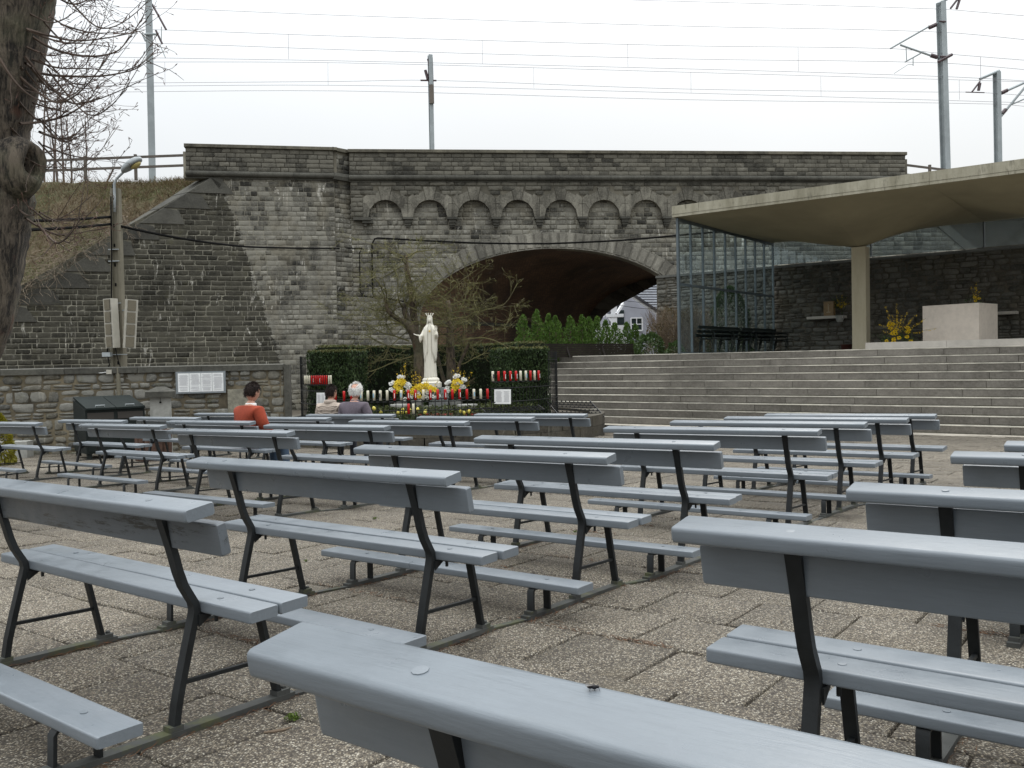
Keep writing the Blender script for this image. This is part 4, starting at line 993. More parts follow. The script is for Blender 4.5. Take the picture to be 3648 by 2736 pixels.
for x, y in ((3216, 590), (3312, 593), (3420, 625)):
    a = aty(x, y, 40.5); mb = MB(); mb.box((a.x, a.y, a.z - .5), (.11, .09, 1.15)); mb.build('post', M_post, rf2)
for dy in (0, 34):
    mb = MB(); mb.span(aty(3212, 586 + dy, 40.5), aty(3420, 612 + dy, 40.5), .05, .1); mb.build('rail', M_post, rf2)
gb = MB(); gb.prism([BP(SE, 8.6, -.6), BP(SE + 12, -.6, -.6), BP(SE + 12, -.6, -12), BP(SE, 8.6, -12)], ZV * -.5); o = gb.build('right_bank', M_soil); o['kind'] = 'structure'
# ------------------------------------------------------------------ the big lime tree at the left edge
def bark_mat(nm, dark, lite, vs_=.25, sc=7):
    mt, n_, b = new_mat(nm); pv, _ = wpos(n_, 1, 1, vs_); p, g = wpos(n_)
    f = math_(n_, 'ADD', math_(n_, 'MULTIPLY', noise(n_, pv, sc, 6, .7, .6), .6), math_(n_, 'MULTIPLY', noise(n_, pv, sc * 3.5, 4, .7, .3), .4)); c = mixc(n_, mrange(n_, f, .43, .57, 0, 1), dark, lite)
    c = mixc(n_, mrange(n_, noise(n_, p, 1.7, 4), .5, .68, 0, .45), c, (.10, .105, .055))
    c = mixc(n_, mrange(n_, noise(n_, p, 2.6, 3), .62, .70, 0, .6), c, (.09, .035, .018))
    n_.links.new(c, b.inputs['Base Color']); b.inputs['Roughness'].default_value = .9; bump(n_, b, f, 1.0, .05); return mt
M_bark = bark_mat('furrowed_bark', (.010, .008, .006), (.125, .102, .076), .16, 11); M_twig = simple('twig_bark', (.085, .06, .045), .8, .3, 5, 0)
def big_tree():
    Y = 8.2; base = aty(-130, 2150, Y); base.z = zg(base.x, base.y)
    root = thing('lime_tree', 'thick trunked bare lime tree with drooping twigs at the left edge', 'tree', tuple(base))
    prof = [(2100, -75, 210), (1400, -62, 205), (1150, 35, 215), (1000, 62, 215), (850, 86, 222), (720, 112, 232), (640, 92, 215), (520, 84, 205), (400, 108, 205), (250, 135, 210), (100, 160, 222), (-40, 185, 235), (-260, 230, 255)]   # y, right edge x, half-width px
    V, nseg = [], 30; g = random.Random(1)
    rings = []
    for (y, xr, hwid) in prof:
        R_ = aty(xr, y, Y); C_ = aty(xr - hwid, y, Y); rings.append((C_, R_.x - C_.x))
    fine = []
    for i in range(len(rings) - 1):
        (a, ra), (b, rb) = rings[i], rings[i + 1]; m_ = 7
        for j in range(m_): t = j / m_; t2 = t * t * (3 - 2 * t); fine.append((a.lerp(b, t), ra + (rb - ra) * t2))
    fine.append(rings[-1])
    for (c, r) in fine:
        for k in range(nseg):
            q = 2 * math.pi * k / nseg; rr = r * (.955 + .03 * math.sin(q * 5 + c.z * .7) + .02 * math.sin(q * 9 + c.z * 1.3) + g.uniform(-.018, .018))
            V.append((c.x + rr * math.cos(q), c.y + rr * math.sin(q), c.z))
    mb = MB(); mb.add(V, [(i * nseg + k, i * nseg + (k + 1) % nseg, (i + 1) * nseg + (k + 1) % nseg, (i + 1) * nseg + k) for i in range(len(fine) - 1) for k in range(nseg)])
    trunk = mb.build('trunk', M_bark, root, smooth=True)
    # burl with a hollow where a limb was cut
    bc = aty(80, 592, Y - .12); mb = MB(); ax = Vector((.82, -.30, .12)).normalized(); ay = Vector((-.1, .2, 1)).normalized(); az = ax.cross(ay).normalized(); ay = az.cross(ax)
    V = []; 
    for (t, r1, r2) in ((-.25, .27, .34), (-.06, .24, .31), (.05, .20, .27), (.12, .155, .22), (.15, .115, .18), (.13, .085, .145), (.06, .06, .11), (.0, .02, .05)):
        for k in range(18): q = 2 * math.pi * k / 18; V.append(bc + ax * (t + .02 * math.sin(3 * q)) + az * (r1 * math.cos(q)) + ay * (r2 * math.sin(q)))
    mb.add(V, [(i * 18 + k, i * 18 + (k + 1) % 18, (i + 1) * 18 + (k + 1) % 18, (i + 1) * 18 + k) for i in range(7) for k in range(18)]); mb.build('burl', M_bark, root, smooth=True)
    # long twigs that droop out of the crown and sweep up again
    mb = MB(); bd = MB(); r_ = random.Random(21)
    def twig(pts_px, r0, Yd, sub=6, lvl=1):
        P = [aty(x, y, Yd + dy) for (x, y, dy) in pts_px]
        Q = []
        for i in range(len(P) - 1):
            p0 = P[max(0, i - 1)]; p1 = P[i]; p2 = P[i + 1]; p3 = P[min(len(P) - 1, i + 2)]
            for j in range(5):
                t = j / 5; Q.append(.5 * ((2 * p1) + (p2 - p0) * t + (2 * p0 - 5 * p1 + 4 * p2 - p3) * t * t + (3 * p1 - p0 - 3 * p2 + p3) * t ** 3))
        Q.append(P[-1]); n = len(Q); mb.tube(Q, [max(.0022, r0 * (1 - .85 * i / n)) for i in range(n)], 5, cap=False)
        if lvl > 0:
            for k in range(sub):
                i = r_.randint(n // 4, n - 2); d = (Q[i + 1] - Q[i]).normalized(); d = (d + Vector((r_.gauss(0, .45), r_.gauss(0, .4), r_.gauss(.0, .55)))).normalized()
                p = Q[i].copy(); L = r_.uniform(.12, .5); S = [p.copy()]
                for j in range(5): d = (d + Vector((r_.gauss(0, .12), r_.gauss(0, .12), r_.gauss(.06, .12)))).normalized(); p = p + d * L / 5; S.append(p.copy())
                mb.tube(S, [max(.0018, r0 * .32 * (1 - .12 * j)) for j in range(6)], 4, cap=False)
                for q in S[2:]:
                    if r_.random() < .8:
                        e = (d + Vector((r_.gauss(0, .8), r_.gauss(0, .8), r_.gauss(.1, .8)))).normalized(); l_ = r_.uniform(.02, .07)
                        bd.tube([q, q + e * l_ * .6, q + e * l_, q + e * (l_ + .016)], [.0016, .002, .0045, .001], 4, cap=False)
    for k in range(48):
        y0 = r_.uniform(-260, 560) if k < 43 else r_.uniform(600, 800); x0 = r_.uniform(0, 170) if y0 > 100 else r_.uniform(20, 240)
        reach = r_.uniform(180, 470) * (1.0 if y0 < 300 else .62); xe = x0 + reach; dr0 = r_.uniform(40, 190) * (reach / 400); rise = r_.uniform(-60, 230) * (reach / 400)
        dy = r_.uniform(-.9, .7); c = [(x0, y0, -.2), (x0 + reach * .2, y0 + dr0 * .55, dy * .2), (x0 + reach * .42, y0 + dr0 * .95, dy * .45), (x0 + reach * .68, y0 + dr0 * .85 - rise * .25, dy * .8), (xe, y0 + dr0 * .55 - rise, dy)]
        twig(c, r_.uniform(.007, .016), Y, sub=r_.randint(4, 10))
    # the clear low sweeps seen against the sky
    for c in ([(90, 225, -.3), (150, 262, 0), (250, 272, 0), (360, 271, .1), (440, 258, .2), (490, 240, .2), (560, 175, .3)], [(-20, 180, -.4), (60, 300, -.3), (150, 360, -.2), (260, 352, -.1)],
              [(70, 440, -.2), (130, 436, 0), (210, 420, .1), (270, 392, .1), (320, 350, .2), (355, 290, .2)], [(110, 240, -.2), (150, 290, 0), (190, 325, 0), (260, 345, .1)], [(60, 90, -.2), (180, 170, 0), (300, 200, .1), (400, 190, .1), (450, 150, .2), (510, 60, .3)]):
        twig(c, .015, Y, sub=9)
    tw = mb.build('branches', M_twig, root); bd.build('buds', simple('winter_bud', (.10, .05, .035), .7, .2, 5, 0), root)
big_tree()
# bare saplings on the bank
M_sap = simple('sapling_bark', (.12, .09, .075), .8, .3, 5, 0)
def sapling(x, y, Y, h, lean, seed, lab, br=9):
    r_ = random.Random(seed); p = aty(x, y, Y); p.z = 9.0; mb = MB(); tips = []
    branchy(mb, p, (lean, 0, 1), h, .055, 0, r_, nseg=8, curl=.06)
    st = MB(); 
    for k in range(br):
        z = r_.uniform(.15, .95) * h; q = p + Vector((lean * z, 0, z)); branchy(st, q, (r_.gauss(lean, .5), r_.gauss(0, .4), 1.0), (h - z) * .45 + .35, .013, 1, r_, nseg=5, curl=.14, kids=(2, 4), minr=.006)
    t = thing('bare_sapling', lab, 'sapling', tuple(p), 'bare saplings on the bank'); mb.build('stem', M_sap, t); st.build('twigs', M_sap, t)
L_ = ['first bare sapling right of the lime trunk', 'second bare sapling right of the lime trunk', 'third bare sapling right of the lime trunk', 'fourth bare sapling right of the lime trunk, densest twigs', 'fifth bare sapling, thin and straight, behind the rail fence', 'sixth bare sapling, leaning right over the rail fence', 'seventh bare sapling, faint and set apart to the right']
for k, (x, h, ln) in enumerate(((130, 5.6, -.12), (160, 5.9, -.05), (192, 5.8, -.02), (206, 5.2, .03), (228, 5.0, .05), (246, 3.8, .22), (300, 3.9, .05))): sapling(x, 640, 39.5 + k * .3, h, ln, 30 + k, L_[k], 11 if k < 5 else 5)
sapling(352, 640, 40, 1.6, .5, 77, 'low straggly bare sapling in front of the rail fence')

# ------------------------------------------------------------------ overhead line masts
M_mast = simple('galvanised_mast', (.30, .335, .345), .55, .1, 4, 0); M_ins = simple('brown_insulator', (.07, .045, .05), .4, .1, 6, 0); M_wire = simple('line_wire', (.24, .23, .25), .6, 0, 5, 0)
def mast(xt, yt, xb, Y, wpx, lab, zbase=9.2):
    t = aty(xt, yt, Y); b = aty(xb, 640, Y); dx = (b.x - t.x) / (b.z - t.z); b = Vector((t.x + dx * (zbase - t.z), Y, zbase)); wd = wpx / F * Y
    r = thing('catenary_mast', lab, 'mast', tuple(b), 'railway catenary masts'); U_ = (t - b).normalized(); X_ = Vector((.93, .36, 0)); X_ = (X_ - U_ * X_.dot(U_)).normalized(); Y_ = U_.cross(X_)
    c = (t + b) / 2; H = (t - b).length
    for s_ in (-1, 1): mb = MB(); mb.box(c + Y_ * s_ * wd * .46, (wd * .95, wd * .08, H), axes=(X_, Y_, U_)); mb.build('flange', M_mast, r)
    mb = MB(); mb.box(c, (wd * .08, wd * .84, H - .01), axes=(X_, Y_, U_)); mb.build('web', M_mast, r); return r
def pxbar(mb, Y, pts, r, n=6): mb.tube([aty(x, y, Y) for x, y in pts], r, n)
m1 = mast(528, -60, 543, 39, 24, 'grey catenary mast on the bank left of the bridge')
mb = MB(); pxbar(mb, 39, [(542, 15), (592, 106)], .05); pxbar(mb, 39, [(555, 108), (578, 156)], .05); mb.build('cantilever', M_ins, m1)
mb = MB(); pxbar(mb, 38.8, [(515, 122), (556, 122)], .05); pxbar(mb, 39, [(575, 95), (575, 150)], .02); pxbar(mb, 39, [(570, 160), (590, 207)], .02); pxbar(mb, 38.8, [(506, 118), (519, 146)], .05); mb.build('bracket', M_mast, m1)
m2 = mast(1532, 196, 1541, 52, 15, 'slim catenary mast rising behind the middle of the bridge parapet')
mb = MB(); pxbar(mb, 52, [(1524, 210), (1532, 240), (1528, 262), (1539, 290)], .06); pxbar(mb, 52, [(1538, 205), (1541, 300)], .07); pxbar(mb, 52, [(1498, 286), (1555, 287)], .05); pxbar(mb, 52, [(1515, 250), (1524, 282)], .09); mb.build('insulator', M_ins, m2)
mb = MB(); mb.box(aty(1538, 335, 51.8), (.26, .1, 1.1)); mb.build('warning_plate', simple('weathered_plate', (.13, .11, .09), .7), m2)
m3 = mast(3352, 8, 3370, 41, 24, 'tall catenary mast with a long cantilever behind the right end of the parapet')
mb = MB(); pxbar(mb, 41, [(3172, 173), (3305, 97), (3340, 82)], .038); mb.build('stay_tube', M_mast, m3)
mb = MB(); pxbar(mb, 41, [(3207, 160), (3310, 196), (3345, 205)], .045); pxbar(mb, 41, [(3224, 221), (3280, 190)], .03); pxbar(mb, 41, [(3228, 170), (3230, 218)], .02); pxbar(mb, 41, [(3253, 207), (3253, 234)], .02); pxbar(mb, 41, [(3185, 262), (3235, 230), (3252, 230)], .012); mb.build('cantilever', M_mast, m3)
mb = MB(); pxbar(mb, 41, [(3310, 98), (3335, 87)], .10, 8); pxbar(mb, 41, [(3316, 197), (3339, 204)], .10, 8); mb.build('insulator', M_ins, m3)
mb = MB(); pxbar(mb, 40.8, [(3342, 221), (3392, 194)], .07); pxbar(mb, 40.8, [(3345, 76), (3370, 77)], .04); pxbar(mb, 40.8, [(3350, 202), (3372, 202)], .05); mb.build('bracket', M_ins, m3)
mb = MB(); pxbar(mb, 41, [(3340, 13), (3400, -14)], .05); mb.build('top_arm', M_mast, m3); mb = MB(); pxbar(mb, 41, [(3386, 30), (3412, -4)], .05); pxbar(mb, 41, [(3408, 32), (3420, -6)], .06); mb.build('insulator', M_ins, m3)
m4 = mast(3551, 256, 3557, 52, 19, 'shorter catenary mast at the far right with an arm pointing left')
mb = MB(); pxbar(mb, 52, [(3560, 252), (3490, 282)], .08); pxbar(mb, 52, [(3565, 333), (3660, 290)], .07); pxbar(mb, 52, [(3560, 422), (3590, 385), (3660, 300)], .07); pxbar(mb, 52, [(3600, 374), (3660, 348)], .04); mb.build('cantilever', M_mast, m4)
mb = MB(); pxbar(mb, 52, [(3567, 331), (3588, 321)], .12, 8); pxbar(mb, 52, [(3570, 405), (3583, 390)], .12, 8); pxbar(mb, 52, [(3491, 296), (3486, 322)], .09, 8); pxbar(mb, 52, [(3491, 290), (3463, 327)], .05); pxbar(mb, 52, [(3440, 328), (3507, 330)], .03); mb.build('insulator', M_ins, m4)
wires = [
 ('topmost thin wire at the upper right', 41, [(2100, -8), (2276, 1), (2432, 5), (3339, 32), (3500, 44), (3720, 62)]),
 ('highest full-width wire of the near track', 41, [(-40, 15), (588, 30), (1216, 55), (2432, 93), (3339, 114), (3720, 148)]),
 ('catenary wire of the near track', 41, [(-40, 92), (594, 107), (1216, 129), (2432, 163), (3171, 173), (3370, 192), (3720, 220)]),
 ('middle wire of the near track', 41, [(-40, 148), (577, 155), (1216, 177), (2432, 210), (3339, 224), (3720, 254)]),
 ('contact wire of the near track', 41, [(-40, 196), (544, 206), (1216, 217), (2432, 245), (3366, 273), (3720, 292)]),
 ('catenary wire of the far track', 52, [(-40, 224), (430, 221), (1216, 224), (2432, 257), (3500, 287), (3720, 293)]),
 ('dark feeder wire of the far track', 52, [(-40, 299), (275, 297), (1216, 290), (1530, 286), (2432, 317), (3339, 328), (3480, 329), (3720, 345)]),
 ('contact wire of the far track', 52, [(-40, 311), (275, 309), (1216, 304), (2432, 331), (3720, 368)]),
 ('lowest thin wire of the far track', 52, [(-40, 331), (275, 329), (1216, 324), (2432, 355), (3548, 371), (3720, 386)])]
wo_ = []
for k, (lab, Y, P) in enumerate(wires):
    mb = MB(); Q = []
    for i in range(len(P) - 1):
        (x0, y0), (x1, y1) = P[max(0, i - 1)], P[i]; (x2, y2), (x3, y3) = P[i + 1], P[min(len(P) - 1, i + 2)]
        for j in range(5):
            t = j / 5; x = x1 + (x2 - x1) * t; m1_ = (y2 - y0) / max(1, x2 - x0) * (x2 - x1); m2_ = (y3 - y1) / max(1, x3 - x1) * (x2 - x1)
            y = (2 * t ** 3 - 3 * t * t + 1) * y1 + (t ** 3 - 2 * t * t + t) * m1_ + (-2 * t ** 3 + 3 * t * t) * y2 + (t ** 3 - t * t) * m2_; Q.append(aty(x, y, Y))
    Q.append(aty(*P[-1], Y)); mb.tube(Q, .0095 if Y < 50 else .0115, 4)
    wr_ = thing('overhead_wire', lab, 'wire', tuple(Q[0]), 'railway overhead wires'); mb.build('wire', M_wire, wr_); wo_.append(wr_)
for (x, ya, yb, k, Y) in ((1027, 122, 210, 2, 41), (1718, 144, 227, 2, 41), (2236, 157, 238, 2, 41), (2843, 170, 254, 2, 41), (3493, 203, 280, 2, 41), (587, 221, 306, 5, 52), (1168, 223, 304, 5, 52), (1901, 240, 314, 5, 52), (2461, 258, 330, 5, 52), (2924, 273, 343, 5, 52), (3417, 285, 355, 5, 52)):
    mb = MB(); pxbar(mb, Y, [(x, ya), (x + 1, yb)], .009, 4); mb.build('dropper', M_wire, wo_[k])

# ------------------------------------------------------------------ round planter with hedge, fence, candles, statue
PZ = -.12
M_pl = stone_mat('planter_block', (.028, .025, .02), (.095, .085, .066), .5, True, .4, .1, moss=.25, bs=.4)
def ang_of(x, R_, C_):        # angle on the near side of a circle seen at photo column x
    d = ray(x, 1290); d = Vector((d.x, d.y, 0)); d.normalize(); b = d.dot(C_); disc = b * b - (C_.length_squared - R_ * R_)
    t = b - math.sqrt(max(0, disc)); q = d * t - C_; return math.atan2(q.y, q.x)
pl_ = thing('round_planter', 'large round planter of dark stone blocks holding the statue garden', 'planter', (PC.x, PC.y, GZ))
NB = 20
for k in range(NB):
    for lay_ in range(2):
        a0, a1 = 2 * math.pi * (k + .5 * lay_) / NB + .003, 2 * math.pi * (k + 1 + .5 * lay_) / NB - .003
        z0, z1 = (GZ - .02, GZ + .25) if lay_ == 0 else (GZ + .256, PZ + .02)
        P = [PC + Vector((math.cos(a0 + (a1 - a0) * i / 4) * PR, math.sin(a0 + (a1 - a0) * i / 4) * PR, z0)) for i in range(5)] + [PC + Vector((math.cos(a1 - (a1 - a0) * i / 4) * (PR - .35), math.sin(a1 - (a1 - a0) * i / 4) * (PR - .35), z0)) for i in range(5)]
        mb = MB(); mb.prism(P, ZV * (z1 - z0)); mb.build('planter_block', M_pl, pl_)
mb = MB(); mb.lathe([(PR - .34, GZ), (PR - .34, PZ - .05)], PC, 40); mb.build('soil_bed', M_soil, pl_)
FC, FR = Vector((-2.02, 21.75, 0)), 3.14
M_iron = simple('black_iron', (.016, .017, .017), .45, 0, 8, 0)
M_hedge_in = simple('hedge_core', (.012, .016, .008), .95, .2, 4, 0)
M_yew = leaf_mat('dark_yew_leaf', (.018, .036, .012), (.06, .095, .03), .6, .15); M_yewtop = leaf_mat('clipped_hedge_top', (.12, .105, .035), (.07, .10, .03), .7, .15)
def hedge(name, lab, pts, wd, z0, z1, seed, n=9000):
    """a clipped hedge along a plan polyline"""
    r = thing(name, lab, 'hedge', (pts[0][0], pts[0][1], z0), 'yew hedge around the statue'); g = np.random.default_rng(seed); mb = MB(); C = []; Cn = []; Ct = []
    for a, b in zip(pts, pts[1:]):
        a, b = Vector((*a, 0)), Vector((*b, 0)); mb.box((a + b) / 2 + ZV * (z0 + z1) / 2, ((b - a).length + .02, wd - .16, z1 - z0 - .06), axes=((b - a).normalized(), ZV.cross((b - a).normalized()), ZV))
    mb.build('hedge_core', M_hedge_in, r); seg = [(Vector((*a, 0)), Vector((*b, 0))) for a, b in zip(pts, pts[1:])]; tot = sum((b - a).length for a, b in seg)
    for a, b in seg:
        k = int(n * (b - a).length / tot); t = g.uniform(-.05, 1.05, k); side = g.choice([-1, 1], k); h = g.uniform(z0, z1, k); x = (b - a); nn = ZV.cross(x.normalized())
        bulge = .035 * np.sin(h * 3 + t * 7 + seed) + .03 * np.sin(t * 13 * (b - a).length)
        for t_, s_, h_, bu in zip(t, side, h, bulge): q = a + x * t_ + nn * s_ * (wd / 2 + bu + g.normal(0, .012)); C.append((q.x, q.y, h_))
        k3 = int(k * .25) if len(seg) == 1 else 0
        for _ in range(k3): q = a + x * (1.04 if g.random() < .5 else -.04) + nn * g.uniform(-.5, .5) * wd; C.append((q.x, q.y, g.uniform(z0, z1)))
        k2 = int(k * .45); t = g.uniform(-.03, 1.03, k2); s2 = g.uniform(-.5, .5, k2)
        for t_, s_ in zip(t, s2): q = a + x * t_ + nn * s_ * wd; Ct.append((q.x, q.y, z1 + g.normal(0, .014)))
    leafobj('foliage', C, .075, M_yew, r, seed, dirs=np.tile([0, 0, -.9], (len(C), 1)), jit=.6, asp=.34); leafobj('clipped_top', Ct, .06, M_yewtop, r, seed + 1, asp=.4)
def fp(a, r): return (FC.x + r * math.cos(a), FC.y + r * math.sin(a))
ah = [math.pi * (.02 + .96 * i / 9) for i in range(10)]
htop = aty(1700, 1243, FC.y + 1.6).z
hedge('yew_hedge', 'long dark yew hedge curving behind the statue', [fp(a, 2.55) for a in ah], .75, PZ - .05, aty(1300, 1236, FC.y + 2).z, 5, 11000)
def wedge(x0, x1, Yd): a, b = aty(x0, 1300, Yd), aty(x1, 1300, Yd); return (a.x, a.y), (b.x, b.y)
hedge('yew_hedge', 'clipped yew block at the left end of the hedge, browned on top', [(-4.68, 20.95), (-3.62, 20.75)], .85, PZ - .05, aty(1140, 1252, 20.6).z, 8, 6500)
hedge('yew_hedge', 'clipped yew block at the right end of the hedge beside the steps', [(-.35, 20.9), (.72, 21.2)], .95, PZ - .05, aty(1900, 1240, 20.6).z, 11, 7000)
# ring fence: tall at the sides, low in front
xlo, xhi = 1176, 1748
alo, ahi = ang_of(xlo, FR, FC), ang_of(xhi, FR, FC)
if alo < -math.pi: alo += 2 * math.pi
if alo > 0: alo -= 2 * math.pi
if ahi > 0: ahi -= 2 * math.pi
fen = thing('ring_fence', 'black wrought iron fence ringing the statue garden, low in front and tall at the sides', 'fence', (FC.x, FC.y, PZ))
ZT = aty(1970, 1253, FC.y).z; ZLo = .42; ZMid = .18
def fpos(a, z, r=FR): return Vector((FC.x + r * math.cos(a), FC.y + r * math.sin(a), z))
n_b = 200; da = .14 / FR
def arc(a0, a1, z, mb, r_=.011, n=None):
    n = n or max(3, int(abs(a1 - a0) / .06)); mb.tube([fpos(a0 + (a1 - a0) * i / n, z) for i in range(n + 1)], r_, 5)
side_l = (-math.pi - .05, alo); side_r = (ahi, .05)
a = alo
while a < ahi:
    mb = MB(); mb.tube([fpos(a, PZ - .02), fpos(a, ZLo)], .009, 5); mb.build('bar', M_iron, fen); a += da
for (a0, a1) in (side_l, side_r):
    a = a0
    while a < a1 + .001:
        tall_ = a > -.42 or a < -math.pi + .22
        mb = MB(); mb.tube([fpos(a, PZ - .02), fpos(a, ZT if tall_ else .66)], .009 if tall_ else .006, 5); mb.build('bar', M_iron, fen); a += da * .8
for (a0, a1, z) in ((alo, ahi, ZLo), (alo, ahi, ZMid), (alo, ahi, PZ + .06), (*side_l, .60), (*side_r, .60), (*side_l, PZ + .06), (*side_r, PZ + .06), (-math.pi - .05, -math.pi + .22, ZT - .2), (-.42, .05, ZT - .2), (*side_l, .3), (*side_r, .3)):
    mb = MB(); arc(a0, a1, z, mb); mb.build('rail', M_iron, fen)
# votive candles on their brackets
M_red = simple('red_candle_sleeve', (.52, .012, .012), .25, .05, 8, 0, obj=True); M_wax = simple('cream_candle', (.70, .66, .52), .35, .04, 8, 0, obj=True); M_blue = simple('pale_candle_print', (.25, .42, .52), .4, 0, 8, 0); M_pict = simple('dark_candle_print', (.05, .05, .06), .5, 0, 8, 0)
cand_me = {}
def candle_meshes():
    r, h = .028, .215; mb = MB(); mb.lathe([(r, 0), (r, h * .96), (r * .8, h), (r * .2, h)], n=12); 
    for nm, mt in (('red', M_red), ('cream', M_wax)): me = mb.mesh('candle_body', True); me.materials.append(mt); cand_me[nm] = me
    hb = MB(); hb.lathe([(.036, -.012), (.036, 0)], n=10); hb.tube([(0, .04, -.012), (0, .04, .235), (0, .018, .25)], .004, 4); hb.tube([(-.034, .01, 0), (-.034, .01, .22)], .003, 4); hb.tube([(.034, .01, 0), (.034, .01, .22)], .003, 4)
    me = hb.mesh('holder'); me.materials.append(M_iron); cand_me['holder'] = me
    pb_ = MB(); pb_.box((0, -r - .0005, h * .5), (.028, .003, .09))
    for nm, mt in (('blue', M_blue), ('pict', M_pict)): me = pb_.mesh('label_print'); me.materials.append(mt); cand_me[nm] = me
    wb = MB(); wb.box((.008, -r - .0005, h * .45), (.012, .003, .10)); me = wb.mesh('label_print'); me.materials.append(M_white); cand_me['white'] = me
candle_meshes()
def candle(pos, rotz, kind, label, group, scale=1.0, thin=1.0):
    t = thing('votive_candle', label, 'candle', mat=Matrix.Translation(pos) @ Matrix.Rotation(rotz, 4, 'Z') @ Matrix.Diagonal((thin, thin, scale if thin == 1 else .9, 1)), group=group)
    def sub(n, me):
        o = bpy.data.objects.new(n, me); COL.objects.link(o); o.parent = t; return o
    sub('candle_body', cand_me['red' if kind[0] == 'r' else 'cream']); sub('holder', cand_me['holder'])
    if kind == 'rw': sub('label_print', cand_me['white'])
    if kind == 'cb': sub('label_print', cand_me['blue'])
    if kind == 'cp': sub('label_print', cand_me['pict'])
KD = {'r': 'plain red', 'rw': 'red white-printed', 'c': 'plain cream', 'cb': 'cream blue-printed', 'cp': 'cream dark-printed'}
ORD = ['first', 'second', 'third', 'fourth', 'fifth', 'sixth', 'seventh', 'eighth', 'ninth', 'tenth', 'eleventh', 'twelfth', 'thirteenth', 'fourteenth', 'fifteenth', 'sixteenth', 'seventeenth', 'eighteenth', 'nineteenth', 'twentieth', 'twenty-first', 'twenty-second', 'twenty-third', 'twenty-fourth', 'twenty-fifth']
def rack(cols, kinds, ybot, where, group, zrail=None):
    lastk = {}
    for i, (x, k) in enumerate(zip(cols, kinds)):
        nx = 1000 + x * .5497; a = ang_of(nx, FR + .06, FC); p = fpos(a, 0, FR + .06); yb = ybot(x); z = aty(nx, yb, p.y).z
        candle((p.x, p.y, z), a + math.pi / 2, k, '%s votive candle, %s from the left %s' % (KD[k], ORD[i], where), group, thin=.62 if 'left' in group else 1.0)
        lastk[i] = (a, z)
    a0, a1 = lastk[0][0], lastk[len(cols) - 1][0]
    if a0 > 0: a0 -= 2 * math.pi
    mb = MB(); n = 10; mb.tube([Vector((fpos(a0 + (a1 - a0) * i / n, 0, FR + .05).x, fpos(a0 + (a1 - a0) * i / n, 0, FR + .05).y, lastk[0][1] - .02 + (lastk[len(cols) - 1][1] - lastk[0][1]) * i / n)) for i in range(n + 1)], .012, 5)
    mb.build('candle_rail', M_iron, fen)
rack([153, 162, 173, 184, 198, 212, 226, 240, 254, 267, 281, 295, 310, 323], ['c', 'c', 'c', 'c', 'r', 'rw', 'r', 'r', 'rw', 'r', 'r', 'r', 'c', 'c'], lambda x: 1050 + 580 * .5497, 'on the raised left rack of the fence', 'candles on the left rack')
rack([349, 405, 452, 518, 560, 600, 641, 685, 732, 776, 822, 868, 920, 965, 1013, 1062, 1108, 1155, 1202, 1248, 1292, 1336], ['r', 'r', 'r', 'cb', 'c', 'cb', 'cp', 'c', 'rw', 'cb', 'rw', 'rw', 'c', 'rw', 'r', 'rw', 'r', 'rw', 'r', 'cb', 'c', 'r'], lambda x: 1050 + (690 - (x - 350) * .016) * .5497, 'along the low front fence', 'candles along the front fence')
rack([1373, 1410, 1449, 1487, 1523, 1553, 1587, 1617, 1643, 1670], ['cp', 'r', 'rw', 'rw', 'rw', 'c', 'cb', 'r', 'c', 'rw'], lambda x: 1050 + (561 - (x - 1370) * .028) * .5497, 'on the raised right rack of the fence', 'candles on the right rack')
for x, k, lab in ((822, 'r', 'red votive candle standing alone below the front row'), (853, 'c', 'cream votive candle beside the lone red one below the front row')):
    nx = 1000 + x * .5497; a = ang_of(nx, FR + .12, FC); p = fpos(a, 0, FR + .12); candle((p.x, p.y, aty(nx, 1050 + 772 * .5497, p.y).z), a + math.pi / 2, k, lab, 'candles below the front row')
# small notices on the fence
for (xa, xb, ya, yb, lab) in ((1384, 1492, 613, 708, 'small white notice with two columns of print on the right of the fence'), (232, 288, 635, 722, 'small white notice on the left of the fence behind the woman')):
    x0, x1 = 1000 + xa * .5497, 1000 + xb * .5497; a = ang_of((x0 + x1) / 2, FR + .1, FC); c = fpos(a, 0, FR + .1); y0, y1 = 1050 + ya * .5497, 1050 + yb * .5497
    A, B, C_, D_ = aty(x0, y0, c.y), aty(x1, y0, c.y), aty(x1, y1, c.y), aty(x0, y1, c.y); t = thing('fence_notice', lab, 'notice', tuple(c + ZV * D_.z))
    mb = MB(); mb.prism([A, B, C_, D_], (0, .012, 0)); mb.build('plate', M_white, t)
    mb = MB(); z = A.z - .05
    while z > D_.z + .04:
        for q in (.27, .73): mb.box((A.x + (B.x - A.x) * q, c.y - .003, z), ((B.x - A.x) * .36 * rnd.uniform(.7, 1), .003, .006))
        z -= .022
    mb.build('printed_lines', M_ink, t)
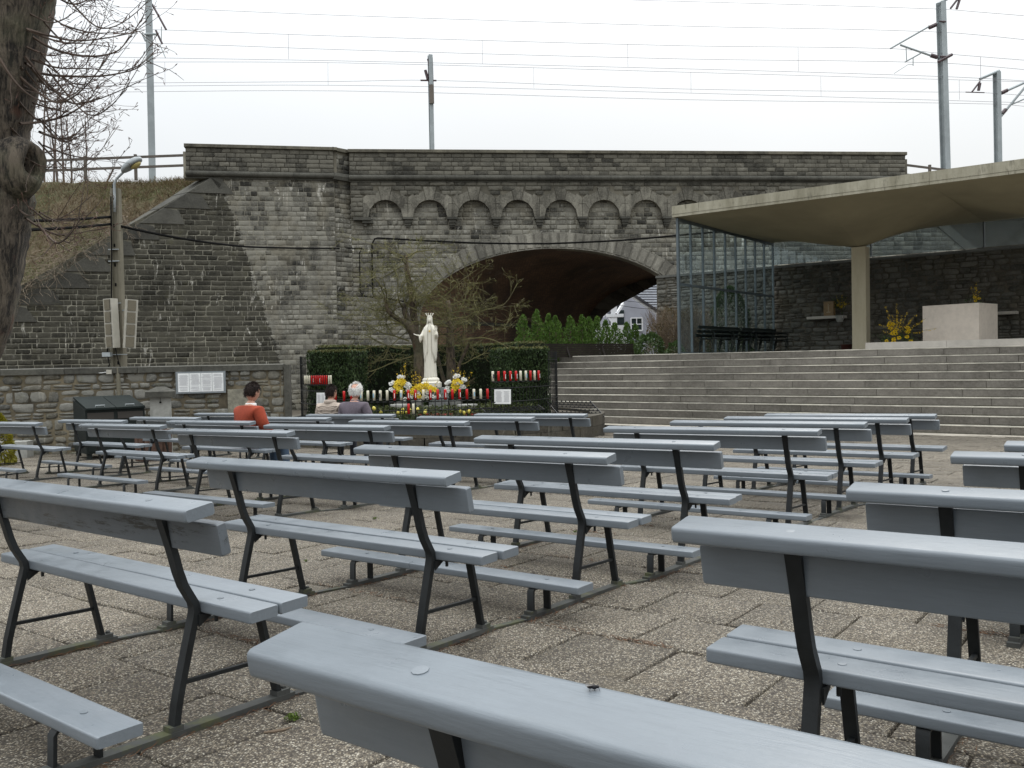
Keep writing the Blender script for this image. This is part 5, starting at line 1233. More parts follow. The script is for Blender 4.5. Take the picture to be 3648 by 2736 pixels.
# spiked candle racks lying on the planter rim, right and left
def spikes(lab, cols, rows, O, ux, uy, uz):
    t = thing('candle_spike_rack', lab, 'candle rack', tuple(O))
    for j in range(rows):
        mb = MB(); A = O + uy * (j * .11) + uz * (j * .05); mb.span(A, A + ux * (cols * .12), .012, .02); mb.build('rod', M_iron, t)
        sp2 = MB()
        for i in range(cols): q = A + ux * (.12 * i + .06); sp2.tube([q, q + ZV * .035], [.022, .012], 6)
        sp2.build('spike_cups', M_iron, t)
    for i in (0, cols): mb = MB(); A = O + ux * (.12 * i); mb.span(A, A + uy * (rows * .11) + uz * (rows * .05), .02, .02); mb.build('side_bar', M_iron, t)
spikes('black iron rack of empty candle spikes on the right rim of the planter', 11, 6, aty(1990, 1478, 20.3), Vector((.85, .45, -.07)), Vector((-.45, .8, 0)), ZV * 1.2)
spikes('low black iron candle rack on the front rim of the planter', 12, 3, aty(1730, 1468, 18.95), Vector((.9, .4, 0)), Vector((-.4, .9, 0)), ZV * .6)
# ------------------------------------------------------------------ statue
M_stat = simple('white_painted_stone', (.66, .63, .54), .6, .05, 5, .15, .01); M_gold = simple('gold_leaf', (.62, .42, .08), .4, .1, 8, 0)
M_ped = simple('grey_pedestal', (.24, .25, .245), .8, .15, 6, .2)
SY = 21.0; sb = aty(1536, 1380, SY); stp = aty(1536, 1120, SY); SH = stp.z - sb.z
ped = thing('statue_pedestal', 'grey stone pedestal under the white statue', 'pedestal', (sb.x, SY, PZ))
mb = MB(); mb.box((sb.x + .17, SY, (PZ + sb.z) / 2 - .01), (.42, .42, sb.z - PZ), R(15)); mb.build('shaft', M_ped, ped)
sta = thing('crowned_statue', 'white statue of a robed woman with a crown and both arms opened outwards', 'statue', (sb.x, SY, sb.z))
def SP(x, y, z): return Vector((sb.x + x, SY + y, sb.z + z))
bh = SH / 2.62 * .30
mb = MB()
for (w0, z0, z1, w1) in ((.235, 0, .115, .24), (.225, .115, .14, .20)): 
    V = [SP(a * w_, b * w_ * .9, z) for z, w_ in ((z0, w0), (z1, w1)) for a, b in ((-1, -1), (1, -1), (1, 1), (-1, 1))]; mb.add(V, [(3, 2, 1, 0), (0, 1, 5, 4), (1, 2, 6, 5), (2, 3, 7, 6), (3, 0, 4, 7), (4, 5, 6, 7)])
V = []; ringn = 28
for (z, rx) in ((.14, .20), (.19, .205), (.23, .17), (.25, .12)):
    for k in range(ringn): q = 2 * math.pi * k / ringn; V.append(SP(rx * math.cos(q) * (1 + .03 * math.sin(4 * q)), rx * .85 * math.sin(q), z))
mb.add(V, [(i * ringn + k, i * ringn + (k + 1) % ringn, (i + 1) * ringn + (k + 1) % ringn, (i + 1) * ringn + k) for i in range(3) for k in range(ringn)] + [tuple(range(3 * ringn, 4 * ringn))])
mb.build('plinth', M_stat, sta, smooth=False)
K = SH - .22                                             # figure height with crown
def loft(rows, n=48, folds=0, name='robe', mat=M_stat, parent=sta, cap=True):
    V = []
    for (z, cx, cy, rx, ry, fa) in rows:
        for k in range(n):
            q = 2 * math.pi * k / n; f = 1 + fa * (math.sin(q * folds) + .4 * math.sin(q * folds * 1.7 + z * 3)) if folds else 1
            V.append(SP(cx + rx * f * math.cos(q), cy + ry * f * math.sin(q), .22 + z * K))
    Fc = [(i * n + k, i * n + (k + 1) % n, (i + 1) * n + (k + 1) % n, (i + 1) * n + k) for i in range(len(rows) - 1) for k in range(n)]
    if cap: Fc += [tuple(range(n))[::-1], tuple(range((len(rows) - 1) * n, len(rows) * n))]
    m_ = MB(); m_.add(V, Fc); return m_.build(name, mat, parent, smooth=True)
X0 = .0
loft([(0, -.01, 0, .155, .13, .05), (.03, -.01, 0, .150, .125, .07), (.12, -.01, 0, .142, .115, .07), (.3, -.012, 0, .132, .105, .065), (.45, -.012, 0, .126, .10, .055), (.58, -.01, 0, .122, .098, .04), (.66, -.008, 0, .125, .095, .025), (.74, -.005, 0, .135, .09, .015), (.79, 0, 0, .128, .082, 0), (.82, 0, 0, .085, .062, 0), (.845, 0, 0, .045, .042, 0), (.87, 0, -.002, .038, .038, 0)], folds=13, name='robe')
# cloak: open at the front, falling from the shoulders to below the knees
V, Fc = [], []; rows = [(.845, .07, .065), (.82, .105, .085), (.79, .15, .105), (.74, .172, .12), (.66, .178, .125), (.55, .172, .13), (.42, .165, .13), (.33, .155, .125), (.26, .138, .12)]; nn = 26
for (z, rx, ry) in rows:
    for k in range(nn + 1):
        q = -.42 * math.pi + (2 * math.pi - .16 * math.pi) * k / nn * 1.0; q = math.pi * 1.5 + .32 + (2 * math.pi - .64) * k / nn
        if z < .4: q = math.pi * 1.5 + .75 + (2 * math.pi - 1.5) * k / nn
        f = 1 + .03 * math.sin(k * 2.1); V.append(SP(rx * f * math.cos(q), ry * f * math.sin(q), .22 + z * K - (0 if z > .4 else .03 * math.sin(k * .9))))
for i in range(len(rows) - 1):
    for k in range(nn): a = i * (nn + 1) + k; Fc.append((a, a + 1, a + nn + 2, a + nn + 1))
mb = MB(); mb.add(V, Fc); ck = mb.build('cloak', M_stat, sta, smooth=True); sm_ = ck.modifiers.new('thickness', 'SOLIDIFY'); sm_.thickness = .014; sm_.offset = 1
def skin(name, joints, bones, mat, parent, subdiv=2, smooth=True, conv=None, root=0):
    me = bpy.data.meshes.new(name); me.from_pydata([tuple(conv(*j[0]) if conv else j[0]) for j in joints], bones, []); o = bpy.data.objects.new(name, me); link(o, parent)
    md = o.modifiers.new('skin', 'SKIN'); md.use_smooth_shade = True
    for i, j in enumerate(joints):
        r_ = j[1]; me.skin_vertices[0].data[i].radius = (r_, r_) if not isinstance(r_, tuple) else r_
    me.skin_vertices[0].data[root].use_root = True
    sb_ = o.modifiers.new('sub', 'SUBSURF'); sb_.levels = subdiv; sb_.render_levels = subdiv; me.materials.append(mat); return o
def sz(z): return .22 + z * K
sk = lambda x, y, z: SP(x, y, sz(z))
# arms with wide sleeves: her right arm (photo left) opened low and wide, the left one raised
skin('arm', [((-.10, .0, .775), .055), ((-.165, -.02, .70), .05), ((-.20, -.07, .655), .046), ((-.235, -.12, .665), .040)], [(0, 1), (1, 2), (2, 3)], M_stat, sta, conv=sk)
skin('arm', [((.10, .0, .775), .052), ((.150, -.02, .70), .048), ((.160, -.08, .64), .046), ((.160, -.15, .70), .034)], [(0, 1), (1, 2), (2, 3)], M_stat, sta, conv=sk)
def sleeve(pts, name='sleeve'):
    n = 14; V = []
    for (c, a, b) in pts:
        for k in range(n): q = 2 * math.pi * k / n; V.append(sk(c[0] + a[0] * math.cos(q) + b[0] * math.sin(q), c[1] + a[1] * math.cos(q) + b[1] * math.sin(q), c[2] + a[2] * math.cos(q) + b[2] * math.sin(q)))
    m_ = MB(); m_.add(V, [(i * n + k, i * n + (k + 1) % n, (i + 1) * n + (k + 1) % n, (i + 1) * n + k) for i in range(len(pts) - 1) for k in range(n)]); o = m_.build(name, M_stat, sta, smooth=True); q = o.modifiers.new('t', 'SOLIDIFY'); q.thickness = .008
sleeve([((-.11, 0, .74), (.02, .04, 0), (0, 0, .035)), ((-.165, -.03, .675), (.02, .05, 0), (0, 0, .04)), ((-.21, -.08, .635), (.012, .05, 0), (-.0, 0, .045)), ((-.24, -.11, .615), (.010, .05, 0), (-.01, 0, .055))])
sleeve([((.11, 0, .74), (.03, .03, 0), (0, 0, .035)), ((.150, -.04, .665), (.035, .03, 0), (0, 0, .04)), ((.155, -.085, .63), (.036, .01, 0), (0, -.02, .045)), ((.152, -.11, .625), (.038, .0, 0), (0, -.03, .05))])
def hand(o, fwd_, up_, side, s, mat, parent, conv=lambda v: v, spread=.12, curl=.15, nm='hand'):
    """palm and five tapering fingers; o wrist, fwd_ along the fingers, up_ back of the hand, side towards the thumb"""
    f, u, t = Vector(fwd_).normalized(), Vector(up_).normalized(), Vector(side).normalized(); o = Vector(o); J, B_ = [], []
    J.append((conv(o), .026 * s)); J.append((conv(o + f * .055 * s), (.036 * s, .016 * s))); B_.append((0, 1))
    for k, (off, L, r0) in enumerate(((.028, .070, .0088), (.010, .080, .0092), (-.009, .074, .0088), (-.026, .058, .008))):
        b = o + f * .085 * s + t * off * s * 1.05; J.append((conv(b), r0 * 1.1 * s)); i = len(J) - 1; B_.append((1, i)); d = (f + t * (off * spread * 30) * .3).normalized(); p = b
        for m_ in range(3): d = (d - u * curl * (.5 + m_ * .4)).normalized(); p = p + d * L * s * (.45, .32, .23)[m_]; J.append((conv(p), r0 * s * (.95, .88, .72)[m_])); B_.append((len(J) - 2, len(J) - 1))
    b = o + f * .03 * s + t * .03 * s; J.append((conv(b), .012 * s)); i = len(J) - 1; B_.append((0, i)); d = (f * .6 + t * .9).normalized(); p = b
    for m_ in range(2): p = p + d * .034 * s; d = (d + f * .35).normalized(); J.append((conv(p), (.0105, .0085)[m_] * s)); B_.append((len(J) - 2, len(J) - 1))
    return skin(nm, J, B_, mat, parent, 1)
hand(sk(-.235, -.12, .665), (-1, -.25, .28), (0, .3, -1), (0, -1, -.1), .95, M_stat, sta)
hand(sk(.160, -.155, .715), (.0, -.12, 1), (.1, 1, .1), (-1, .1, .2), 1.0, M_stat, sta)
# head, face, veil
hc = (.0, -.015, .913)
mb = MB(); mb.ball((0, 0, 0), 1, 24, 18)
def face(p):
    x, y, z = p; f = 1.0
    rx, ry, rz = .056 * (1 - .16 * max(0, -z) ** 1.5), .064, .078; X, Y_, Z_ = x * rx, y * ry, z * rz
    if y < 0:
        g = lambda cx, cz, w, h: math.exp(-((X - cx) / w) ** 2 - ((Z_ - cz) / h) ** 2)
        Y_ -= .014 * g(0, -.012, .008, .022) + .006 * g(0, -.062, .018, .014) + .004 * g(0, -.036, .016, .006)
        Y_ += .007 * (g(-.02, .008, .013, .009) + g(.02, .008, .013, .009)); Y_ -= .004 * g(0, .022, .035, .006)
    return sk(hc[0] + X, hc[1] + Y_, hc[2]) + Vector((0, 0, Z_))
mb.v = [tuple(face(p)) for p in mb.v]; mb.build('head', M_stat, sta, smooth=True)
V, Fc = [], []; nn = 22; rows = [(.985, .03, .035, .0), (.975, .052, .062, .0), (.95, .064, .07, .35), (.915, .068, .074, .62), (.88, .068, .076, .7), (.85, .074, .08, .72), (.82, .094, .088, .72), (.795, .112, .095, .75)]
for (z, rx, ry, op) in rows:
    for k in range(nn + 1): q = math.pi * 1.5 + op + (2 * math.pi - 2 * op) * k / nn; V.append(sk(rx * math.cos(q), .004 + ry * math.sin(q), z))
for i in range(len(rows) - 1):
    for k in range(nn): a = i * (nn + 1) + k; Fc.append((a, a + 1, a + nn + 2, a + nn + 1))
mb = MB(); mb.add(V, Fc); vl = mb.build('veil', M_stat, sta, smooth=True); q = vl.modifiers.new('t', 'SOLIDIFY'); q.thickness = .010; q.offset = 1
mb = MB(); mb.lathe([(.050, 0), (.056, 0), (.057, .022), (.050, .022)], sk(0, 0, .962), 24)
for k in range(10):
    q = 2 * math.pi * (k + .25) / 10; c = sk(0, 0, .962) + Vector((.054 * math.cos(q), .054 * math.sin(q), .015)); e = sk(0, 0, .962) + Vector((.102 * math.cos(q), .102 * math.sin(q), .085)); mb.tube([c, c.lerp(e, .7), e], [.0045, .0045, .009], 5)
mb.build('crown', M_stat, sta)
mb = MB(); mb.ball(sk(0, -.103, .735), .017, 10, 6, (1, .5, 1.05)); mb.v = [tuple(p) for p in mb.v]
for k in range(10): q = 2 * math.pi * k / 10; c = sk(0, -.100, .737); mb.tube([c, c + Vector((.035 * math.cos(q), -.004, .035 * math.sin(q)))], [.004, .0012], 4)
mb.build('golden_heart', M_gold, sta)

# ------------------------------------------------------------------ flowers
M_mum = simple('white_petal', (.88, .88, .85), .8, .03, 8, 0); M_lily = leaf_mat('yellow_petal', (.72, .50, .015), (.80, .62, .05), .5, .25)
M_fors = leaf_mat('forsythia_petal', (.62, .42, .012), (.72, .52, .03), .6, .2); M_green = leaf_mat('garden_leaf', (.03, .055, .015), (.07, .12, .03), .5, .2); M_stem = simple('flower_stem', (.09, .07, .03), .8, .2, 6, 0)
fl_me = {}
def mums(L, r, mat, parent, nm, seed):
    """each blossom an object of its own, sharing one petal-ball mesh"""
    g = np.random.default_rng(seed); o = None
    for c in L:
        k = (mat.name, round(r, 3), int(g.integers(3)))
        if k not in fl_me:
            gg = np.random.default_rng(k[2]); d = gg.normal(size=(110, 3)); d /= np.linalg.norm(d, axis=1)[:, None]
            V, i, n = leaves(d * r * gg.uniform(.7, 1.0, (110, 1)) * [1, 1, .8], r * .55, k[2], .5, d, .5); fl_me[k] = npmesh('chrysanthemum', V, i, n, mat)
        o = bpy.data.objects.new('chrysanthemum', fl_me[k]); COL.objects.link(o); o.parent = parent; o.matrix_basis = wmat(parent).inverted() @ Matrix.Translation(Vector(c)) @ Matrix.Rotation(float(g.uniform(0, 6)), 4, 'Z')
    return o
def lilies(L, r, mat, parent, seed, nm='lily'):
    g = random.Random(seed)
    for c in L:
        ax = Vector((g.gauss(0, .5), -1, g.gauss(.3, .4))).normalized(); v = g.randrange(3); key = ('lily', v, round(r, 3))
        if key not in fl_me:
            mb = MB(); z = ZV
            for k in range(6):
                q = k * math.pi / 3 + .1 * v; d = Vector((math.cos(q), math.sin(q), 0)); s_ = z.cross(d); a = d * r * .1; m_ = d * r * .6 + z * r * .35; e = d * r * 1.15 + z * r * .2
                mb.add([a, m_ + s_ * r * .24, e, m_ - s_ * r * .24], [(0, 1, 2, 3)])
            fl_me[key] = mb.mesh('lily'); fl_me[key].materials.append(mat)
        o = bpy.data.objects.new(nm, fl_me[key]); COL.objects.link(o); o.parent = parent; o.matrix_basis = wmat(parent).inverted() @ Matrix.Translation(Vector(c)) @ ax.to_track_quat('Z', 'Y').to_matrix().to_4x4()
def sprays(S, mat, parent, seed, sz_=.03, dens=26, nm='forsythia_flowers'):
    g = random.Random(seed); mb = MB(); C = []
    for (a, b) in S:
        a, b = Vector(a), Vector(b); n = 8; pts = [a.lerp(b, i / n) + Vector((g.gauss(0, .008), g.gauss(0, .01), math.sin(i / n * 3.1) * .02)) for i in range(n + 1)]; mb.tube(pts, .0035, 3, cap=False)
        for k in range(int(dens * (b - a).length / .4)): t = g.uniform(.1, 1); q = a.lerp(b, t); C.append((q.x + g.gauss(0, .014), q.y + g.gauss(0, .014), q.z + g.gauss(0, .014)))
    mb.build('stems', M_stem, parent); return leafobj(nm, C, sz_, mat, parent, seed, asp=.6)
def c8(x, y, Y=20.2): return aty(1350 + x * .2411, 1080 + y * .2411, Y)
def bouquet(lab, base, mu, li, sp, gr, seed, conv=c8, mr_=.052, lr=.062, green=None):
    t = thing('flower_arrangement', lab, 'flowers', tuple(conv(*base)), 'flower arrangements')
    g = random.Random(seed)
    if mu: mums([conv(*p) for p in mu], mr_, M_mum if green is None else M_lily, t, 'chrysanthemums', seed)
    if li: lilies([conv(x + g.gauss(0, 12), y + g.gauss(0, 10)) + Vector((0, g.uniform(-.08, .08), 0)) for x, y in li for _ in range(3)], lr, M_lily, t, seed)
    if sp: sprays([(conv(*a), conv(*b)) for a, b in sp], M_fors, t, seed)
    C = [tuple(conv(x + g.gauss(0, 45), y + g.gauss(0, 45)) + Vector((0, g.uniform(0, .25), 0))) for x, y in gr for _ in range(70)]; leafobj('leaves', C, .07, M_green, t, seed, asp=.35)
    mb = MB(); b = conv(*base); mb.lathe([(.10, -.22), (.15, -.04), (.16, 0), (.12, 0)], b + Vector((0, .12, -.06)), 12); mb.build('bowl', M_lime, t); return t
bouquet('arrangement left of the statue, white chrysanthemums round yellow lilies and forsythia', (310, 1420), [(330, 1085), (300, 1090), (360, 1092), (205, 1170), (180, 1192), (178, 1270), (205, 1290), (425, 1190), (455, 1215), (430, 1245), (430, 1285), (400, 1225)], [(300, 1150), (350, 1140), (270, 1190), (320, 1200), (360, 1180), (250, 1240), (300, 1260), (330, 1290), (270, 1300)], [((380, 1150), (398, 885)), ((370, 1120), (320, 975)), ((300, 1120), (260, 1040)), ((400, 1100), (375, 910))], [(300, 1300), (260, 1220), (360, 1320)], 41)
bouquet('arrangement of forsythia sprays just left of the statue foot', (560, 1400), [], [(520, 1260), (560, 1230), (610, 1225)], [((520, 1230), (480, 1010)), ((540, 1230), (500, 1040)), ((560, 1230), (540, 1020)), ((580, 1220), (580, 1030)), ((590, 1220), (605, 1060)), ((560, 1220), (470, 1130)), ((600, 1230), (620, 1080))], [(540, 1280)], 42)
bouquet('low spread of yellow lilies and white chrysanthemums at the statue foot', (680, 1480), [(575, 1320), (585, 1350), (690, 1300), (715, 1320), (480, 1370), (470, 1400), (385, 1415), (690, 1380), (640, 1395), (790, 1380), (830, 1395), (600, 1420), (880, 1370), (720, 1400)], [(500, 1290), (540, 1270), (600, 1260), (650, 1230), (700, 1240), (760, 1250), (800, 1270), (840, 1290), (560, 1380), (590, 1400), (760, 1290), (720, 1230), (680, 1200), (480, 1330), (640, 1290)], [((800, 1280), (870, 1160)), ((700, 1220), (710, 1130))], [(520, 1400), (700, 1420), (840, 1340)], 43)
bouquet('arrangement right of the statue, white chrysanthemums and tall forsythia twigs', (1130, 1400), [(1140, 1070), (1170, 1075), (1125, 1090), (1245, 1120), (1270, 1135), (1250, 1150), (1015, 1170), (1040, 1160), (1000, 1185), (1130, 1180), (1165, 1185), (1230, 1225), (1255, 1240), (1215, 1245), (1010, 1250), (1000, 1285), (1020, 1300)], [(1120, 1160), (1160, 1150), (1190, 1160), (1090, 1220), (1130, 1230), (1160, 1250), (1110, 1270), (1090, 1290)], [((1130, 1130), (1085, 960)), ((1160, 1110), (1160, 945)), ((1190, 1100), (1215, 990)), ((1230, 1110), (1280, 1000)), ((1290, 1200), (1370, 1020)), ((1290, 1210), (1345, 1150)), ((1290, 1260), (1340, 1180))], [(1130, 1290), (1240, 1270), (1060, 1300)], 44)
mb = MB(); r_ = random.Random(6)
for k in range(14): a = c8(1180 + r_.uniform(-40, 120), 1250); b = c8(1300 + r_.uniform(0, 150), 1060 + r_.uniform(0, 120)); mb.tube([a, a.lerp(b, .5) + ZV * .02, b], .003, 3, cap=False)
mb.build('thin_twigs', M_stem, bpy.data.objects['flower_arrangement.003'])
# ground planting inside the ring
g = np.random.default_rng(3); n = 9000; a = g.uniform(-math.pi, 0, n); r = 2.95 * np.sqrt(g.uniform(.25, 1, n)); C = np.stack([FC.x + r * np.cos(a), FC.y + r * np.sin(a), PZ + g.uniform(0, .34, n)], 1)
o = leafobj('low_shrubs', C, .07, leaf_mat('ground_cover_leaf', (.03, .045, .014), (.09, .10, .03), .6, .2), None, 5, kind='stuff', asp=.4); o['label'] = 'low green planting inside the ring fence'
M_tul = simple('yellow_tulip', (.66, .56, .10), .5, .1, 9, 0); M_rf = simple('red_primula', (.42, .02, .02), .5, .1, 9, 0)
def tulips(x, y, cnt, lab, seed):
    r_ = random.Random(seed); b = aty(x, y, 18.95); t = thing('tulip_clump', lab, 'flowers', (b.x, b.y, PZ))
    mb = MB(); st2 = MB(); lf = []
    for k in range(cnt):
        c = aty(x + r_.uniform(-26, 26), y + r_.uniform(-10, 8), 18.95 + r_.uniform(0, .2)); mb.ball(c, .035, 8, 5, (1, 1, 1.35)); st2.tube([c, (c.x, c.y, PZ)], .005, 4)
        for _ in range(4): lf.append((c.x + r_.gauss(0, .03), c.y, PZ + r_.uniform(.04, .2)))
    mb.build('blooms', M_tul, t, smooth=True); st2.build('stems', M_green, t); leafobj('leaves', lf, .16, M_green, t, seed, dirs=np.tile([0, 0, 1.0], (len(lf), 1)), jit=.3, asp=.22)
tulips(1437, 1465, 5, 'clump of pale yellow tulips below the two low candles, left', 1); tulips(1490, 1463, 4, 'clump of yellow tulips right of the low cream candle', 2); tulips(1655, 1466, 4, 'pair of plump yellow tulips left of the rim candle rack', 3); tulips(1345, 1463, 3, 'small yellow tulips beside the grey haired man', 4)
C = [tuple(aty(x + random.Random(i).uniform(-30, 30), 1476, 18.9 + random.Random(i + 9).uniform(0, .2))) for i, x in enumerate([1500, 1520, 1560, 1580, 1600, 1690, 1530, 1550, 1700, 1680] * 4)]
Cb = np.repeat(np.array(C), 14, 0) + np.random.default_rng(2).normal(0, .014, (len(C) * 14, 3)); o = leafobj('red_bedding_flowers', Cb, .018, simple('red_petals', (.40, .03, .03), .6, .2, 8, 0), None, 7, kind='stuff'); o['label'] = 'low red bedding flowers along the planter rim'
for x, lab in ((1400, 'shallow round stone bowl left below the candles'), (1640, 'shallow round stone bowl right below the candles')):
    c = aty(x + 25, 1440, 19.9); mb = MB(); mb.lathe([(.05, -.22), (.13, -.17), (.20, -.08), (.235, .0), (.20, 0)], c, 18); t = thing('stone_bowl', lab, 'bowl', tuple(c)); mb.build('bowl', M_lime, t, smooth=True)
    mb = MB(); mb.lathe([(.07, PZ - c.z), (.05, -.2)], c, 12); mb.build('foot', M_lime, t)

# ------------------------------------------------------------------ hawthorn behind the statue
M_haw = bark_mat('hawthorn_bark', (.028, .020, .014), (.12, .09, .06), .5, 5); M_hawt = simple('mossy_twig', (.115, .105, .042), .9, .4, 4, 0)
def limb(px, r0, r1, root, Y0=22.2, name='limb'):
    P = [aty(x, y, Y0 + dy) for x, y, dy in px]; n = len(P); mb = MB(); Q = []
    for i in range(n - 1):
        p0, p1, p2, p3 = P[max(0, i - 1)], P[i], P[i + 1], P[min(n - 1, i + 2)]
        for j in range(4): t = j / 4; Q.append(.5 * ((2 * p1) + (p2 - p0) * t + (2 * p0 - 5 * p1 + 4 * p2 - p3) * t * t + (3 * p1 - p0 - 3 * p2 + p3) * t ** 3))
    Q.append(P[-1]); mb.tube(Q, [r0 + (r1 - r0) * i / (len(Q) - 1) for i in range(len(Q))], 9); mb.build(name, M_haw, root, smooth=True); return Q
def n2(x, y): return 1000 + x * .5497, 1050 + y * .5497
haw = thing('hawthorn_tree', 'old hawthorn with two leaning trunks and a tangle of budding twigs behind the statue', 'tree', tuple(aty(1505, 1380, 22.2)))
L1 = limb([(*n2(930, 640), 0), (*n2(905, 480), 0), (*n2(900, 380), 0), (*n2(880, 290), -.05), (*n2(840, 210), -.1), (*n2(790, 170), -.1)], .19, .11, haw, name='trunk')
L2 = limb([(*n2(1105, 640), .1), (*n2(1105, 480), .1), (*n2(1098, 350), .1), (*n2(1098, 220), .1), (*n2(1092, 110), .1), (*n2(1080, 40), .1)], .14, .06, haw, name='trunk')
L3 = limb([(*n2(1085, 640), .2), (*n2(1035, 480), .2), (*n2(1010, 360), .2), (*n2(985, 250), .3)], .06, .03, haw)
L4 = limb([(*n2(1130, 620), .1), (*n2(1150, 480), .1), (*n2(1190, 380), .1), (*n2(1240, 280), 0)], .06, .025, haw)
L5 = limb([(*n2(870, 270), 0), (*n2(862, 150), .1), (*n2(850, 20), .1), (1449, 960, .1), (1445, 910, .1)], .12, .05, haw)
L6 = limb([(*n2(800, 180), -.1), (*n2(700, 110), -.2), (1372, 1060, -.2)], .07, .04, haw)
L7 = limb([(*n2(850, 220), -.1), (*n2(800, 100), -.1), (*n2(810, 60), -.1)], .09, .05, haw)
tips = []; mb = MB(); r_ = random.Random(17)
for Q, lo, cnt in ((L1, 10, 7), (L2, 10, 12), (L3, 5, 6), (L4, 5, 6), (L5, 4, 13), (L6, 2, 8), (L7, 2, 6)):
    for k in range(cnt):
        i = r_.randint(lo, len(Q) - 1); d = Vector((r_.gauss(0, 1), r_.gauss(0, .5), r_.gauss(.25, .55))); branchy(mb, Q[i], d, r_.uniform(.6, 1.2), .020, 3, r_, .7, 6, tips, -.01, .3, (3, 4), .62, 4, .0034)
for (x, y, dx, dz, L) in ((840, 350, -1, .1, 1.5), (830, 300, -1, .3, 1.6), (850, 400, -1, -.1, 1.3), (1100, 200, 1, .3, 1.7), (1100, 120, 1, .2, 1.5), (1150, 300, 1, .35, 1.4), (1000, 60, .8, .5, 1.2), (700, 110, -.9, .3, .9)):
    branchy(mb, aty(*n2(x, y), 22.1), (dx, r_.gauss(0, .3), dz), L * .85, .026, 3, r_, .55, 7, tips, -.01, .22, (3, 4), .6, 4, .0034)
mb.build('branches', M_hawt, haw)
C = [(p.x + r_.gauss(0, .02), p.y + r_.gauss(0, .02), p.z + r_.gauss(0, .02)) for p in tips for _ in range(1)]
leafobj('budding_leaves', C[::2], .024, leaf_mat('bud_green', (.10, .11, .02), (.19, .19, .05), .6, .3), haw, 3, asp=.6)

# ------------------------------------------------------------------ thujas, shrubs, slatted rail, house beyond the arch
M_thu = leaf_mat('thuja_green', (.045, .098, .015), (.125, .21, .04), .6, .35)
def conifer(x, ytop, Y, wd, lab, seed, zb=TZ, nm='thuja', cat='conifer', grp='young thujas in a row before the arch', mat=M_thu, cnt=1500, mat2=None):
    t = aty(x, ytop, Y); r_ = np.random.default_rng(seed); H = t.z - zb; o = thing(nm, lab, cat, (t.x, Y, zb), grp)
    mb = MB(); mb.tube([(t.x, Y, zb), (t.x + .02, Y, zb + H * .5), (t.x, Y, zb + H * .92)], [.03, .02, .006], 5); mb.build('trunk', M_haw, o)
    h = r_.uniform(0, 1, cnt) ** 1.15; q = r_.uniform(0, 2 * np.pi, cnt); rad = wd * (1 - h) ** .62 * (.66 + .34 * np.sin(q * 3 + h * 9 + seed) * np.cos(h * 23 + q * 2)) * np.sqrt(r_.uniform(.25, 1, cnt)) + .015
    C = np.stack([t.x + rad * np.cos(q), Y + rad * np.sin(q), zb + h * H], 1); D = np.stack([np.cos(q) * .5, np.sin(q) * .5, np.full(cnt, .9)], 1)
    leafobj('foliage', C, .085, mat, o, seed, dirs=D, jit=.5, asp=.4)
ths = [(1863, 1122), (1912, 1104), (1955, 1118), (1978, 1126), (2030, 1125), (2072, 1122), (2097, 1130), (2127, 1128), (2158, 1140), (2190, 1150), (2232, 1148), (2262, 1155)]
for k, (x, y) in enumerate(ths):
    conifer(x, y, 27.5 + k * .30, .60 - (k % 3) * .06, ORD[k] + ' young green thuja from the left in the row before the arch', 60 + k, zb=TZ - .2)
def bush(nm, lab, cat, x0, x1, ytop, ybase, Y, depth, mat, seed, cnt, size=.07, twigs=0, tmat=None, rnd_=1.0, shape='dome', zb=None, grp=None):
    a, b = aty(x0, ybase, Y), aty(x1, ybase, Y); zt_ = aty((x0 + x1) / 2, ytop, Y).z; z0 = zb if zb is not None else a.z; c = ((a.x + b.x) / 2, Y); hw_ = (b.x - a.x) / 2; g = np.random.default_rng(seed)
    o = thing(nm, lab, cat, (c[0], c[1], z0), grp); d = g.normal(size=(cnt, 3)); d /= np.linalg.norm(d, axis=1)[:, None]; d[:, 2] = np.abs(d[:, 2]) if shape == 'dome' else d[:, 2]
    rr = g.uniform(.72, 1, (cnt, 1)) ** .5 * (1 + .08 * np.sin(d[:, :1] * 7 + d[:, 2:] * 9 + seed))
    if shape == 'cone': h = (d[:, 2] + 1) / 2; pr = np.sqrt(np.maximum(0, 1 - h ** 2.2)); q = np.arctan2(d[:, 1], d[:, 0]); C = np.stack([c[0] + hw_ * pr * np.cos(q) * rr[:, 0], Y + depth * pr * np.sin(q) * rr[:, 0], z0 + h * (zt_ - z0)], 1)
    else: C = np.stack([c[0] + d[:, 0] * hw_ * rr[:, 0], Y + d[:, 1] * depth * rr[:, 0], z0 + d[:, 2] * (zt_ - z0) * rr[:, 0]], 1)
    if cnt: leafobj('foliage', C, size, mat, o, seed, asp=.5)
    r2 = random.Random(seed); mb = MB()
    for k in range(max(3, twigs)):
        q = r2.uniform(0, 2 * math.pi); e = Vector((c[0] + math.cos(q) * hw_ * r2.uniform(.2, .95), Y + math.sin(q) * depth * r2.uniform(.1, .9), z0 + (zt_ - z0) * r2.uniform(.5, 1.0))); s_ = Vector((c[0] + math.cos(q) * hw_ * .5, Y, z0)); m_ = s_.lerp(e, .5) + Vector((r2.gauss(0, .06), 0, .05))
        mb.tube([s_, m_, e], [.009, .007, .003], 3, cap=False)
        for _ in range(2 if twigs > 20 else 0): f = e + Vector((r2.gauss(0, .12), r2.gauss(0, .1), r2.gauss(.05, .1))); mb.tube([m_.lerp(e, .5), f], [.005, .0025], 3, cap=False)
    mb.build('stems', tmat or M_haw, o); return o
M_privet = leaf_mat('brownish_shrub_leaf', (.085, .06, .03), (.13, .105, .045), .7, .2); M_tw2 = simple('tan_twig', (.15, .11, .075), .9, .3, 5, 0)
